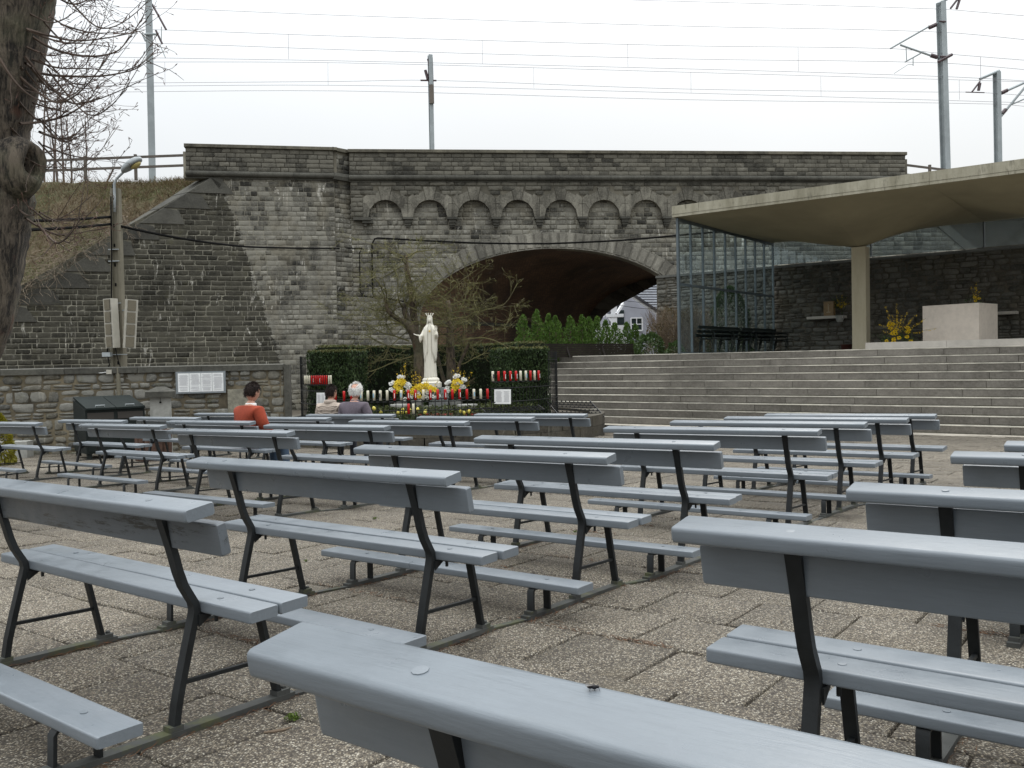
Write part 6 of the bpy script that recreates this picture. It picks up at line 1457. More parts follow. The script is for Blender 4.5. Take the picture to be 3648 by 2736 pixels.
bush('bare_shrub', 'broad rusty brown shrub between the arch and the glass screen', 'shrub', 2290, 2560, 1090, 1262, 29.5, 1.2, M_privet, 21, 5200, .055, 420, M_tw2, zb=TZ - .1)
bush('evergreen_shrub', 'dark green leafy shrub at the right end of the slatted rail', 'shrub', 2255, 2370, 1185, 1262, 27.8, .6, M_green, 22, 2000, .08, 10, zb=TZ - .1)
bush('evergreen_shrub', 'small dark shrub at the foot of the first glass mullion', 'shrub', 2370, 2440, 1215, 1262, 27.2, .4, M_green, 23, 900, .07, 10, zb=TZ - .1)
bush('clipped_conifer', 'rounded dark green conifer behind the glass screen', 'shrub', 2520, 2682, 1020, 1262, 30.4, .65, leaf_mat('conifer_green', (.025, .055, .012), (.06, .10, .022), .6, .2), 24, 6500, .08, 4, shape='cone', zb=TZ - .2)
bush('golden_conifer', 'rounded golden green conifer at the far left edge of the plaza', 'shrub', -70, 42, 1468, 1590, 15.4, .35, leaf_mat('golden_leaf', (.15, .15, .012), (.26, .22, .02), .6, .3), 25, 4200, .055, 4, shape='cone', zb=zg(-9, 15.4))
M_slat = simple('dark_brown_slat', (.022, .017, .014), .6, .2, 6, .1)
A = aty(1940, 1224, 27.0); B = aty(2266, 1226, 30.2); A = Vector((A.x, A.y, 0)); B = Vector((B.x, B.y, 0)); A2 = A + (A - B).normalized() * .3
sr_ = thing('slatted_bench_back', 'long low dark brown slatted bench seen from behind at the top of the steps', 'bench', tuple(A.lerp(B, .5) + ZV * TZ)); ztop = aty(1975, 1226, 27.3).z
for k in range(7):
    z = ztop - .012 - k * .062; mb = MB(); mb.span(A2 + ZV * z + Vector((.2, -.1, 0)) * (.1 * k) * .4, B + ZV * z + Vector((.2, -.1, 0)) * (.1 * k) * .4, .024, .057); mb.build('slat', M_slat, sr_)
for t in (.22, .60, .985): mb = MB(); q = A.lerp(B, t); mb.span(q + ZV * (TZ - .02) + Vector((.1, -.08, 0)), q + ZV * (ztop - .02) + Vector((-.02, .03, 0)), .05, .05, up=Vector((1, 0, 0))); mb.build('support', M_slat, sr_)
# house
def c5(x, y, Y): return aty(1850 + x * .3843, 950 + y * .3843, Y)
M_ren = simple('pale_grey_render', (.36, .37, .42), .9, .06, 2, .1); M_rtile = simple('blue_grey_roof_tile', (.13, .14, .165), .5, .2, 4, .1); M_gutter = simple('dark_verge_tile', (.03, .03, .035), .6); M_wh2 = simple('white_joinery', (.72, .73, .75), .4, .03, 8, 0)
M_hglass = simple('dark_window_glass', (.03, .04, .04), .08, .2, 3, 0)
HY = 66.0; hs = thing('rendered_house', 'small pale grey rendered house with a slate coloured roof seen through the arch', 'house', tuple(c5(1100, 720, HY)))
mb = MB(); P = [c5(690, 880, HY), c5(1420, 880, HY), c5(1420, 500, HY), c5(1290, 440, HY), c5(1000, 245, HY), c5(780, 470, HY), c5(690, 520, HY)]; mb.prism(P, (0, .3, 0)); mb.build('wall', M_ren, hs)
rows = 17
for k in range(rows):
    t0, t1 = k / rows, (k + 1) / rows; yl0, yl1 = 470 - 330 * t0, 470 - 330 * t1
    def roofp(x, t): return c5(x, 520 - 400 * t, HY + .8 + 4.5 * t)
    xl = 960
    a, b, c, d = roofp(xl, t0), roofp(1750, t0), roofp(1750, t1 + .012), roofp(xl, t1 + .012)
    mb = MB(); mb.prism([a, b, c, d], (0, -.04, .06)); mb.build('tile_course', M_rtile, hs); mb = MB(); mb.span(a + Vector((0, -.08, .02)), b + Vector((0, -.08, .02)), .10, .075); mb.build('tile_shade_strip', M_gutter, hs)  # dark strip drawn in for the shade under each tile course
for pa, pb_ in (((1000, 245), (1300, 450)),):
    mb = MB(); mb.span(c5(*pa, HY - .6), c5(*pb_, HY - .6), .25, .22); mb.build('barge_board', M_wh2, hs); mb = MB(); mb.span(c5(pa[0] + 12, pa[1] - 14, HY - .7), c5(pb_[0] + 12, pb_[1] - 16, HY - .7), .3, .2); mb.build('verge', M_gutter, hs)
wf = MB(); x0, x1, y0, y1 = 1035, 1140, 475, 592; wm = c5((x0 + x1) / 2, (y0 + y1) / 2, HY - .1); ww, wh = (c5(x1, y0, HY) - c5(x0, y0, HY)).x, abs((c5(x0, y1, HY) - c5(x0, y0, HY)).z)
mb = MB(); mb.box(wm + Vector((0, .02, 0)), (ww, .04, wh)); wn = mb.build('window', M_hglass, hs)
for (dx, dz, a, b) in ((0, wh / 2, ww, .1), (0, -wh / 2, ww, .1), (-ww / 2, 0, .1, wh), (ww / 2, 0, .1, wh), (0, 0, .06, wh), (0, 0, ww, .06)): wf.box(wm + Vector((dx, -.03, dz)), (a, .06 + (.01 if a > b else 0), b))
wf.build('frame', M_wh2, wn)
mb = MB(); mb.span(c5(810, 455, 62), c5(965, 452, 62), .4, .22); mb.build('porch_beam', M_wh2, hs); mb = MB(); mb.box((c5(878, 590, 62)), (.42, .3, 4.4)); mb.build('porch_post', M_wh2, hs)
mb = MB(); mb.span(c5(830, 475, 61.9), c5(870, 520, 61.9), .12, .14); mb.build('porch_brace', M_wh2, hs); mb = MB(); mb.prism([c5(815, 435, 62), c5(898, 440, 62), c5(962, 335, 63), c5(900, 325, 63)], (0, .2, .1)); mb.build('porch_roof', M_gutter, hs)
for k in range(6):
    t = k / 6; mb = MB(); mb.prism([c5(820 + 75 * t, 432 - 105 * t, 61.95 + t), c5(900 + 58 * t, 437 - 100 * t, 61.95 + t), c5(906 + 58 * t, 424 - 100 * t, 61.9 + t), c5(826 + 75 * t, 420 - 105 * t, 61.9 + t)], (0, -.04, .02)); mb.build('porch_tile', M_rtile, hs)
mb = MB(); mb.span(c5(898, 440, 61.8), c5(964, 340, 62.8), .12, .2); mb.build('porch_barge', M_wh2, hs); mb = MB(); mb.box(c5(905, 540, HY - .05), (1.1, .1, 2.2)); mb.build('door', M_hglass, hs)
mb = MB(); mb.box(c5(830, 660, 60), (2.4, .25, 1.7)); gw = thing('garden_wall', 'white patched low garden wall in front of the grey house', 'wall', tuple(c5(850, 720, 60))); mb.build('wall', M_wh2, gw)
for (yy, dd) in ((300, 30), (350, 40)):
    mb = MB(); mb.tube(sag(c5(900, yy, 58), c5(1300, yy + dd, 58), 8, .1), .02, 4); single(mb, 'overhead_cable', M_black, ('upper' if yy < 320 else 'lower') + ' thin cable crossing in front of the grey house', 'cable')
# ------------------------------------------------------------------ stage furniture
M_alt = stone_mat('altar_stone', (.50, .43, .35), (.64, .58, .49), .0, True, .15, 0, bs=.15)
M_alt = simple('fine_banded_altar_stone', (.58, .52, .45), .75, .07, 9, .25, .004)
M_plin = simple('pale_plinth_stone', (.46, .43, .38), .8, .1, 5, .2)
u0 = -6.45; zp = 1.49
pln = thing('altar_plinth', 'long low pale stone plinth carrying the altar', 'plinth', UP(-1, 25.6, TZ))
for k in range(5):
    a, b = u0 + 1.95 * k, u0 + 1.95 * (k + 1); mb = MB(); mb.box(UP((a + b) / 2, 25.7, (TZ + zp) / 2), (1.944, 3.4, zp - TZ), axes=(UV, PV, ZV)); mb.build('plinth_slab', M_plin, pln)
acen = Vector((12.37, 22.8 * 1.0, 0)); C_ = onp(3488, 1210, 25.75); C_ = Vector((C_.x, C_.y, 0)); wx = Vector((.643, -.766, 0)); dx = Vector((.766, .643, 0))
rl = ray(3287, 1140); t_ = (C_.x - rl.x / rl.y * C_.y) / (wx.x - rl.x / rl.y * wx.y); W_ = abs(t_); rb = ray(3554, 1140); D_ = abs((C_.x - rb.x / rb.y * C_.y) / (dx.x - rb.x / rb.y * dx.y)); D_ = min(1.3, D_)
za = aty(3500, 1078, C_.y).z
alt = thing('stone_altar', 'plain square block altar of pale pinkish stone on the plinth', 'altar', tuple(C_ - wx * W_ / 2 + dx * D_ / 2 + ZV * zp))
mb = MB(); mb.box(C_ - wx * W_ / 2 + dx * D_ / 2 + ZV * (zp + (za - zp) / 2), (W_, D_, za - zp), axes=(wx, dx, ZV)); mb.build('altar_block', M_alt, alt)
def c4_(x, y, P=26.0): return onp(2900 + x * .3382, 850 + y * .3382, P)
cv = lambda x, y: c4_(x, y, 25.2)
t = bouquet('big arrangement of forsythia and yellow chrysanthemums in front of the altar', (880, 1080), [(800, 890), (830, 900), (790, 915), (805, 945), (825, 1000), (855, 975), (860, 1000), (985, 940), (1000, 965), (990, 985), (840, 1060), (840, 1085), (895, 1045), (765, 1080), (1020, 1080), (980, 1035)], [], [((870, 1000), (750, 720)), ((880, 1000), (870, 680)), ((870, 1000), (880, 760)), ((900, 1000), (980, 770)), ((900, 1000), (1080, 800)), ((930, 1000), (1180, 840)), ((860, 1000), (690, 900)), ((860, 1020), (710, 970)), ((1000, 1010), (1290, 945)), ((880, 980), (820, 800)), ((890, 980), (930, 800)), ((900, 990), (1030, 860)), ((860, 990), (780, 830)), ((880, 1000), (850, 830)), ((900, 1000), (900, 860))], [(860, 1040), (760, 1040), (960, 1040), (1020, 1060)], 51, conv=cv, mr_=.055, green=1)
t['group'] = 'stage flowers'
t = bouquet('tall narrow sprig of forsythia on the altar top', (1700, 690), [(1690, 620), (1740, 630), (1700, 655)], [], [((1710, 670), (1715, 450)), ((1705, 660), (1700, 500)), ((1715, 660), (1740, 550)), ((1700, 650), (1660, 510)), ((1700, 670), (1680, 640))], [(1730, 640)], 52, conv=lambda x, y: c4_(x, y, 26.3), mr_=.04, green=1)
t['group'] = 'stage flowers'
def shelf(xa, xb, y, lab):
    a, b = onp(xa, y, 30.95), onp(xb, y, 30.95); t = thing('wall_shelf', lab, 'shelf', tuple((a + b) / 2)); mb = MB(); mb.box(UP((a.dot(UV) + b.dot(UV)) / 2, 30.95, a.z), (abs(a.dot(UV) - b.dot(UV)), .5, .09), axes=(UV, PV, ZV)); mb.build('shelf_slab', M_plin, t); return a
sh = shelf(2882, 3010, 1134, 'pale stone shelf on the rubble wall left of the column'); shelf(3540, 3625, 1117, 'pale stone shelf on the dark wall behind the altar')
tz = sh.z + .05; bc = onp(2955, 1100, 30.85)
tb = thing('gilded_box', 'small brownish gilded box with an engraved candle figure on the stone shelf', 'box', (bc.x, bc.y, tz)); M_gilt = simple('dull_gilt', (.22, .14, .06), .5, .2, 9, .1)
mb = MB(); mb.box(UP(bc.dot(UV), 30.85, tz + .245), (.33, .22, .49), axes=(UV, PV, ZV)); mb.build('box', M_gilt, tb)
mb = MB(); mb.box(UP(bc.dot(UV), 30.73, tz + .24), (.03, .01, .22), axes=(UV, PV, ZV)); mb.box(UP(bc.dot(UV), 30.73, tz + .12), (.13, .012, .035), axes=(UV, PV, ZV)); mb.lathe([(.0, 0), (.03, .01), (0, .06)], UP(bc.dot(UV), 30.73, tz + .35), 6); mb.build('engraved_figure', simple('pale_engraving', (.35, .28, .18), .5), tb)
t = bouquet('dark wreath of forsythia on the shelf beside the gilded box', (285, 790), [(250, 700), (290, 720), (330, 690)], [], [((280, 740), (230, 600)), ((280, 740), (300, 590)), ((280, 740), (350, 610)), ((280, 740), (210, 660)), ((280, 740), (370, 680)), ((280, 740), (260, 640))], [(280, 700), (300, 660)], 53, conv=lambda x, y: c4_(x, y, 30.7), mr_=.04, green=1); t['group'] = 'stage flowers'
wl = onp(2983, 1020, 31.0); wt = thing('wall_lantern', 'small dark lantern hanging on the rubble wall above the shelf', 'lantern', tuple(wl)); mb = MB(); mb.lathe([(.02, -.2), (.07, -.17), (.09, -.02), (.03, .02), (.02, .14)], wl, 8); mb.build('lantern', M_dk, wt)
pt2 = onp(3016, 1232, 27.6); tp = thing('terracotta_pots', 'stack of dark red pot saucers on the stage floor behind the column', 'pots', (pt2.x, pt2.y, TZ)); 
mb = MB()
for k in range(4): mb.lathe([(.12, 0), (.19, .055), (.17, .055)], (pt2.x, pt2.y, TZ + .045 * k), 14)
mb.build('saucers', simple('dull_terracotta', (.10, .035, .025), .8), tp)
# stacked dark benches beside the glass
M_dg = simple('black_green_bench_paint', (.014, .020, .019), .45, .15, 8, .1)
def stack_bench(u, p, z, L, lab, proto=None):
    mat4 = Matrix.Translation(UP(u, p, z)) @ Matrix.Rotation(math.atan2(PV.y, PV.x), 4, 'Z')
    if proto:
        o = proto.copy(); COL.objects.link(o); o.matrix_world = mat4; WM[o.name] = mat4; o['label'] = lab
        for c in proto.children: d = c.copy(); COL.objects.link(d); d.parent = o
        return o
    o = thing('stacked_bench', lab, 'bench', group='dark benches stacked behind the glass', mat=mat4)
    for k in range(3): mb = MB(); mb.box((L / 2, -.14 + .13 * k, .44), (L, .10, .03)); mb.build('seat_slat', M_dg, o, world=False)
    mb = MB(); mb.box((L / 2, .26, .54), (L, .03, .09)); mb.build('back_slat', M_dg, o, world=False)
    for x in (.12, L / 2, L - .12):
        for s_ in (-1, 1): mb = MB(); mb.tube([(x, s_ * .21, 0), (x, s_ * .20, .3), (x, s_ * .17, .40), (x, 0, .42)], .016, 6); mb.build('leg', M_dg, o, world=False)
    return o
pr = None
for j, (p0_, side) in enumerate(((24.1, 'left'), (27.4, 'right'))):
    for k in range(3):
        lab = '%s of the three dark benches in the %s stack behind the glass' % (('lowest', 'middle', 'topmost')[k], side); q = stack_bench(-11.05 + .02 * k, p0_ + .05 * k, TZ + .125 * k, 3.1, lab, pr); pr = pr or q

# ------------------------------------------------------------------ the grey benches
def paint(nm, col, worn=0, rough=.36):
    mt, n_, b = new_mat(nm); tcn = n_.nodes.new('ShaderNodeTexCoord'); mp = n_.nodes.new('ShaderNodeMapping'); n_.links.new(tcn.outputs['Object'], mp.inputs[0]); mp.inputs['Scale'].default_value = (.12, 1, 1)
    p, g = wpos(n_); oi = n_.nodes.new('ShaderNodeObjectInfo')
    grain = noise(n_, mp.outputs[0], 90, 5, .65, .2); f = noise(n_, p, 2.2, 5, .6)
    c = mixc(n_, mrange(n_, f, .3, .7, 0, 1), tuple(x * .90 for x in col), tuple(min(1, x * 1.06) for x in col)); c = mixc(n_, mrange(n_, oi.outputs['Random'], 0, 1, 0, .22), c, tuple(x * .80 for x in col))
    c = mixc(n_, mrange(n_, noise(n_, p, 31, 3, .6), .775, .80, 0, .5), c, (.09, .09, .08))
    c = mixc(n_, mrange(n_, noise(n_, p, 5, 6, .7), .60, .8, 0, .3), c, (.12, .122, .11))
    c = mixc(n_, mrange(n_, grain, .42, .62, 0, .16), c, tuple(x * .62 for x in col))
    if worn: c = mixc(n_, mrange(n_, noise(n_, mp.outputs[0], 22, 6, .85), .55, .62, 0, worn), c, (.035, .035, .032))
    n_.links.new(c, b.inputs['Base Color']); n_.links.new(mrange(n_, noise(n_, p, 9, 4), .3, .7, rough - .08, rough + .14), b.inputs['Roughness'])
    h = math_(n_, 'ADD', math_(n_, 'MULTIPLY', grain, .8), math_(n_, 'MULTIPLY', noise(n_, p, 18, 3), .5)); bump(n_, b, h, .42, .003); return mt
M_paint = paint('grey_blue_paint', (.155, .177, .198), rough=.34); M_worn = paint('scratched_grey_paint', (.115, .13, .145), 1.0)
M_leg = simple('dark_bench_iron', (.013, .015, .016), .5, .25, 18, .25, .002, spec=.3); M_railm = simple('mossy_rail_iron', (.05, .052, .048), .7, .35, 7, .3, .003)
n_ = M_railm.node_tree; bs_ = [x for x in n_.nodes if x.type == 'BSDF_PRINCIPLED'][0]; lk = bs_.inputs['Base Color'].links[0].from_socket; p_, g_ = wpos(n_); n_.links.new(mixc(n_, mrange(n_, noise(n_, p_, 5, 4, .7), .52, .66, 0, .8), lk, (.075, .08, .03)), bs_.inputs['Base Color'])
UO, LEN = .29, 1.915; XL = 2 * UO - LEN
def board(mb, prof, x0, x1, r=.008):
    """profile polygon in (y, z), corners rounded, ends slightly eased"""
    P = []
    n = len(prof)
    for i in range(n):
        a, b, c = Vector(prof[i - 1]), Vector(prof[i]), Vector(prof[(i + 1) % n]); d0, d1 = (a - b).normalized(), (c - b).normalized()
        rr_ = r * (1.1 if r > .01 and i in (0, 3) else 1)
        for t in (0, .25, .5, .75, 1): q = b + d0 * rr_ * (1 - t) ** 2 + d1 * rr_ * t ** 2; P.append(q)
    cy, cz = sum(p[0] for p in P) / len(P), sum(p[1] for p in P) / len(P); V = []; m_ = len(P)
    for x, s_ in ((x0, 1), (x0 + .005, 0), (x1 - .005, 0), (x1, 1)):
        for p in P:
            d = Vector((cy - p[0], cz - p[1])); d = d.normalized() * .005 * s_ if d.length else d; V.append((x, p[0] + d[0], p[1] + d[1]))
    Fc = [(i * m_ + k, i * m_ + (k + 1) % m_, (i + 1) * m_ + (k + 1) % m_, (i + 1) * m_ + k) for i in range(3) for k in range(m_)] + [tuple(range(m_))[::-1], tuple(range(3 * m_, 4 * m_))]
    return mb.add(V, Fc)
def bar_path(mb, x, pts, wd, th):
    """flat bar of width wd along x and thickness th, following (y, z) points"""
    V = []; n = len(pts)
    for i, p in enumerate(pts):
        a, b = Vector(pts[max(0, i - 1)]), Vector(pts[min(n - 1, i + 1)]); t = (b - a).normalized(); nn = Vector((-t[1], t[0])) * th / 2
        for sx, sn in ((-1, -1), (1, -1), (1, 1), (-1, 1)): V.append((x + sx * wd / 2, p[0] + nn[0] * sn, p[1] + nn[1] * sn))
    return mb.add(V, [(3, 2, 1, 0), (4 * n - 4, 4 * n - 3, 4 * n - 2, 4 * n - 1)] + [(4 * i + k, 4 * i + (k + 1) % 4, 4 * i + 4 + (k + 1) % 4, 4 * i + 4 + k) for i in range(n - 1) for k in range(4)])
me_cache = {}
def bmesh_(name, fn, mat):
    if name not in me_cache:
        mb = MB(); fn(mb); me = mb.mesh(name.split('|')[0].split('#')[0], True); me.set_sharp_from_angle(angle=R(38)); me.materials.append(mat); me_cache[name] = me
    return me_cache[name]
def leg_curve(x): return lambda mb: bar_path(mb, x, [(-.002, .022), (.011, .113), (.033, .21), (.055, .30), (.074, .375), (.083, .415), (.078, .445), (.060, .475), (.040, .51), (.022, .56), (.006, .62), (-.012, .68), (-.030, .735), (-.046, .785)], .040, .024)
def bolts(mb, pts, r=.013, h=.0035):
    for p, nrm in pts:
        p = Vector(p); nrm = Vector(nrm); mb.tube([p - nrm * .002, p + nrm * h * .7, p + nrm * h], [r, r, r * .55], 10)
XR = [0.0, XL]
PARTS = [('armrest_board', lambda mb: board(mb, [(-.128, .767), (-.022, .786), (-.029, .829), (-.136, .809)], UO - LEN, UO, .011), M_paint),
 ('back_board', lambda mb: board(mb, [(-.010, .648), (.026, .656), (.004, .762), (-.030, .754)], UO - LEN + .03, UO + .015, .006), M_paint),
 ('seat_board', lambda mb: board(mb, [(.098, .406), (.214, .411), (.214, .452), (.098, .447)], UO - LEN, UO, .008), M_paint),
 ('seat_board', lambda mb: board(mb, [(.226, .412), (.346, .417), (.346, .458), (.226, .453)], UO - LEN, UO + .002, .008), M_paint),
 ('kneeler_board', lambda mb: board(mb, [(-.405, .155), (-.262, .155), (-.262, .194), (-.405, .192)], UO - LEN, UO, .007), M_paint),
 ('bolt_heads', lambda mb: bolts(mb, [((x + .05, .155, .4505), (0, -.04, 1)) for x in XR] + [((x + .05, .286, .4565), (0, -.04, 1)) for x in XR] + [((x + .01, -.085, .819), (0, -.19, .98)) for x in XR] + [((x + .05, -.33, .194), (0, 0, 1)) for x in XR], .0115, .0013), M_paint)]
for x, tg_ in ((0.0, 'a'), (XL, 'b')):
    PARTS += [('back_leg|' + tg_, leg_curve(x), M_leg),
     ('front_leg|' + tg_, (lambda x: lambda mb: bar_path(mb, x, [(.340, .405), (.352, .34), (.427, .024)], .038, .018))(x), M_leg),
     ('seat_bearer|' + tg_, (lambda x: lambda mb: mb.box((x + .001, .212, .398), (.034, .262, .013)))(x), M_leg),
     ('stretcher|' + tg_, (lambda x: lambda mb: mb.span((x + .004, .034, .178), (x + .004, .388, .172), .016, .014))(x), M_leg),
     ('foot_rail|' + tg_, (lambda x: lambda mb: (mb.box((x, .015, .0115), (.052, .95, .023)), mb.box((x, .440, .032), (.045, .06, .018)), mb.box((x, -.41, .032), (.045, .05, .018)), mb.box((x, -.002, .032), (.045, .05, .018)), bolts(mb, [((x, .455, .04), (0, 0, 1))], .011, .014)))(x), M_railm),
     ('kneeler_support|' + tg_, (lambda x: lambda mb: bar_path(mb, x, [(-.405, .024), (-.403, .135), (-.393, .149), (-.275, .149), (-.264, .138), (-.262, .024)], .040, .012))(x), M_leg),
     ('bracket|' + tg_, (lambda x: lambda mb: (mb.add([(x + .02, .085, .402), (x + .026, .085, .402), (x + .026, .15, .402), (x + .02, .15, .402), (x + .02, .085, .36), (x + .026, .085, .36)], [(0, 1, 2, 3), (0, 4, 5, 1), (1, 5, 2), (0, 3, 4), (3, 2, 5, 4)]), mb.tube([(x + .045, .14, .40), (x + .045, .14, .372)], .007, 6)))(x), M_leg)]
MP = Matrix(((0.999997, -1.5e-05, 0.002339, 0), (-5.8e-05, 0.999505, 0.031449, 0), (-0.002339, -0.031449, 0.999503, 0), (0, 0, 0, 1)))
def plaza_mat(X, Y, th): return Matrix.Translation((0, 0, CH)) @ MP @ Matrix.Translation((X, Y, -CH)) @ Matrix.Rotation(th, 4, 'Z')
BENCH = [
 ('M0', -1.176, 3.002, -.6637, 'near left grey bench with a scratched back board, cut by the left edge'),
 ('M1', -.431, 3.888, -.6630, 'second bench of the middle column, directly past the scratched bench'),
 ('M2', .324, 4.787, -.6586, 'third bench of the middle column, in the very middle of the photo'),
 ('M3', 1.067, 5.652, -.6537, 'fourth bench of the middle column, its seat end beside the big near right bench'),
 ('M4', 2.176, 6.973, -.6577, 'fourth bench back from the stage steps in the right-hand group of four'),
 ('M5', 2.954, 7.975, -.6696, 'third bench back from the steps in the right-hand group of four'),
 ('M6', 3.677, 8.808, -.6797, 'second bench back from the steps in the right-hand group of four'),
 ('M7', 4.389, 9.665, -.6884, 'bench nearest the stage steps, farthest of the right-hand group of four'),
 ('R0', .990, .366, -.6439, 'nearest grey bench of all with a black fly on its top board'),
 ('R1', 1.755, 1.338, -.6564, 'big near right grey bench with a shaded back board, cut by the right edge'),
 ('R2', 2.488, 2.075, -.6560, 'grey bench at the right edge directly beyond the big near right bench'),
 ('R3', 3.501, 3.373, -.6568, 'grey bench at the right edge, second from the top there, only its left end showing'),
 ('R4', 4.093, 4.005, -.6586, 'grey bench of which only a small left corner shows at the right edge'),
 ('A0', -6.759, 12.420, -.6442, 'grey bench cut by the left edge in front of the golden conifer'),
 ('A1', -5.794, 12.909, -.6557, 'tilted looking grey bench directly in front of the green container'),
 ('A2', -5.027, 13.759, -.6507, 'grey bench in front of the offering pillar and log planter'),
 ('C0', -4.301, 10.545, -.6511, 'grey bench left of the man in red, one row nearer than the container bench'),
 ('C1', -3.474, 11.334, -.6623, 'grey bench on which the man in the red sweater sits'),
 ('C2', -4.625, 15.887, -.5783, 'farthest left grey bench, close to the rubble wall behind the man in red'),
 ('D0', -2.216, 8.244, -.6384, 'grey bench one row behind the man in red, first past the near left column'),
 ('D1', -1.463, 9.122, -.6389, 'grey bench right of the man in red, two rows behind the seated couple'),
 ('D2', -2.740, 12.446, -.6529, 'grey bench between the man in red and the seated couple'),
 ('E0', -.700, 10.043, -.6620, 'grey bench just right of and behind the seated couple'),
 ('E1', -1.988, 13.536, -.6155, 'grey bench on which the couple sits facing the statue'),
 ('F0', .073, 11.093, -.6376, 'grey bench in front of the tulips, second from the round planter corner'),
 ('F1', .810, 11.998, -.6474, 'grey bench nearest the right corner of the round planter')]
INST = {}
for (bid, X, Y, th, lab) in BENCH:
    r = thing('bench', lab, 'bench', group='grey benches with kneelers on the plaza', mat=plaza_mat(X, Y, th)); INST[bid] = r
    for (nm, fn, mt) in PARTS:
        me = bmesh_(nm + ('#' + str(PARTS.index((nm, fn, mt))) if '|' not in nm else ''), fn, mt)
        o = bpy.data.objects.new(nm.split('|')[0].split('#')[0], me); COL.objects.link(o); o.parent = r
        if nm.endswith('board'): o.location = (rnd.uniform(-.012, .012), rnd.uniform(-.002, .002), rnd.uniform(-.0015, .001)); o.rotation_euler = (0, rnd.uniform(-.0016, .0016), rnd.uniform(-.0022, .0022))
        if bid == 'M0' and nm == 'back_board':
            m2_ = me.copy(); m2_.materials.clear(); m2_.materials.append(M_worn); o.data = m2_; o['label'] = 'scratched and darkened back board'
for a, b in (('M0', 'M1'), ('M1', 'M2'), ('M2', 'M3'), ('M4', 'M5'), ('M5', 'M6'), ('M6', 'M7'), ('R0', 'R1'), ('R1', 'R2'), ('R3', 'R4'), ('C0', 'C1'), ('D0', 'D1'), ('D1', 'E0'), ('E0', 'F0'), ('F0', 'F1'), ('A1', 'A2')):
    for x in XR:
        A = WM[INST[a].name] @ Vector((x, .485, .006)); B = WM[INST[b].name] @ Vector((x, -.455, .006))
        if (B - A).length > 2.4: continue
        mb = MB(); mb.span(A, B, .034, .009); mb.build('tie_bar', M_railm, INST[a])

# fly on the nearest bench
fp_ = WM[INST['R0'].name] @ Vector((0, 0, 0)); d = ray(2118, 2456); nb_ = WM[INST['R0'].name].to_3x3() @ Vector((0, -.19, .98)); p0 = WM[INST['R0'].name] @ Vector((0, -.09, .818)); q = onpl(2118, 2456, p0, nb_.normalized()) + nb_.normalized() * .003
fly = thing('fly', 'black fly sitting on the top board of the nearest bench', 'fly', tuple(q)); M_fly = simple('fly_black', (.01, .01, .012), .3, 0, 8, 0); M_wing = simple('fly_wing', (.12, .11, .10), .3, 0, 8, 0)
mb = MB(); mb.ball(q, .0026, 8, 6, (1.5, 1, 1)); mb.ball(q + Vector((.004, 0, .0002)), .0019, 8, 6, (1, 1, .9)); mb.ball(q + Vector((-.0045, .001, 0)), .0026, 8, 6, (1.4, 1, .9)); mb.build('body', M_fly, fly)
mb = MB()
for s_ in (-1, 1): mb.prism([q + Vector((0, s_ * .001, .0022)), q + Vector((-.009, s_ * .0045, .0022)), q + Vector((-.010, s_ * .0015, .0022))], (0, 0, .0003))
mb.build('wings', M_wing, fly); mb = MB()
for k in range(6): s_ = -1 if k % 2 else 1; x = (k // 2 - 1) * .003; mb.tube([q + Vector((x, s_ * .001, 0)), q + Vector((x * 1.5, s_ * .004, .0012)), q + Vector((x * 2, s_ * .0055, -.0028))], .0003, 3)
mb.build('legs', M_fly, fly)

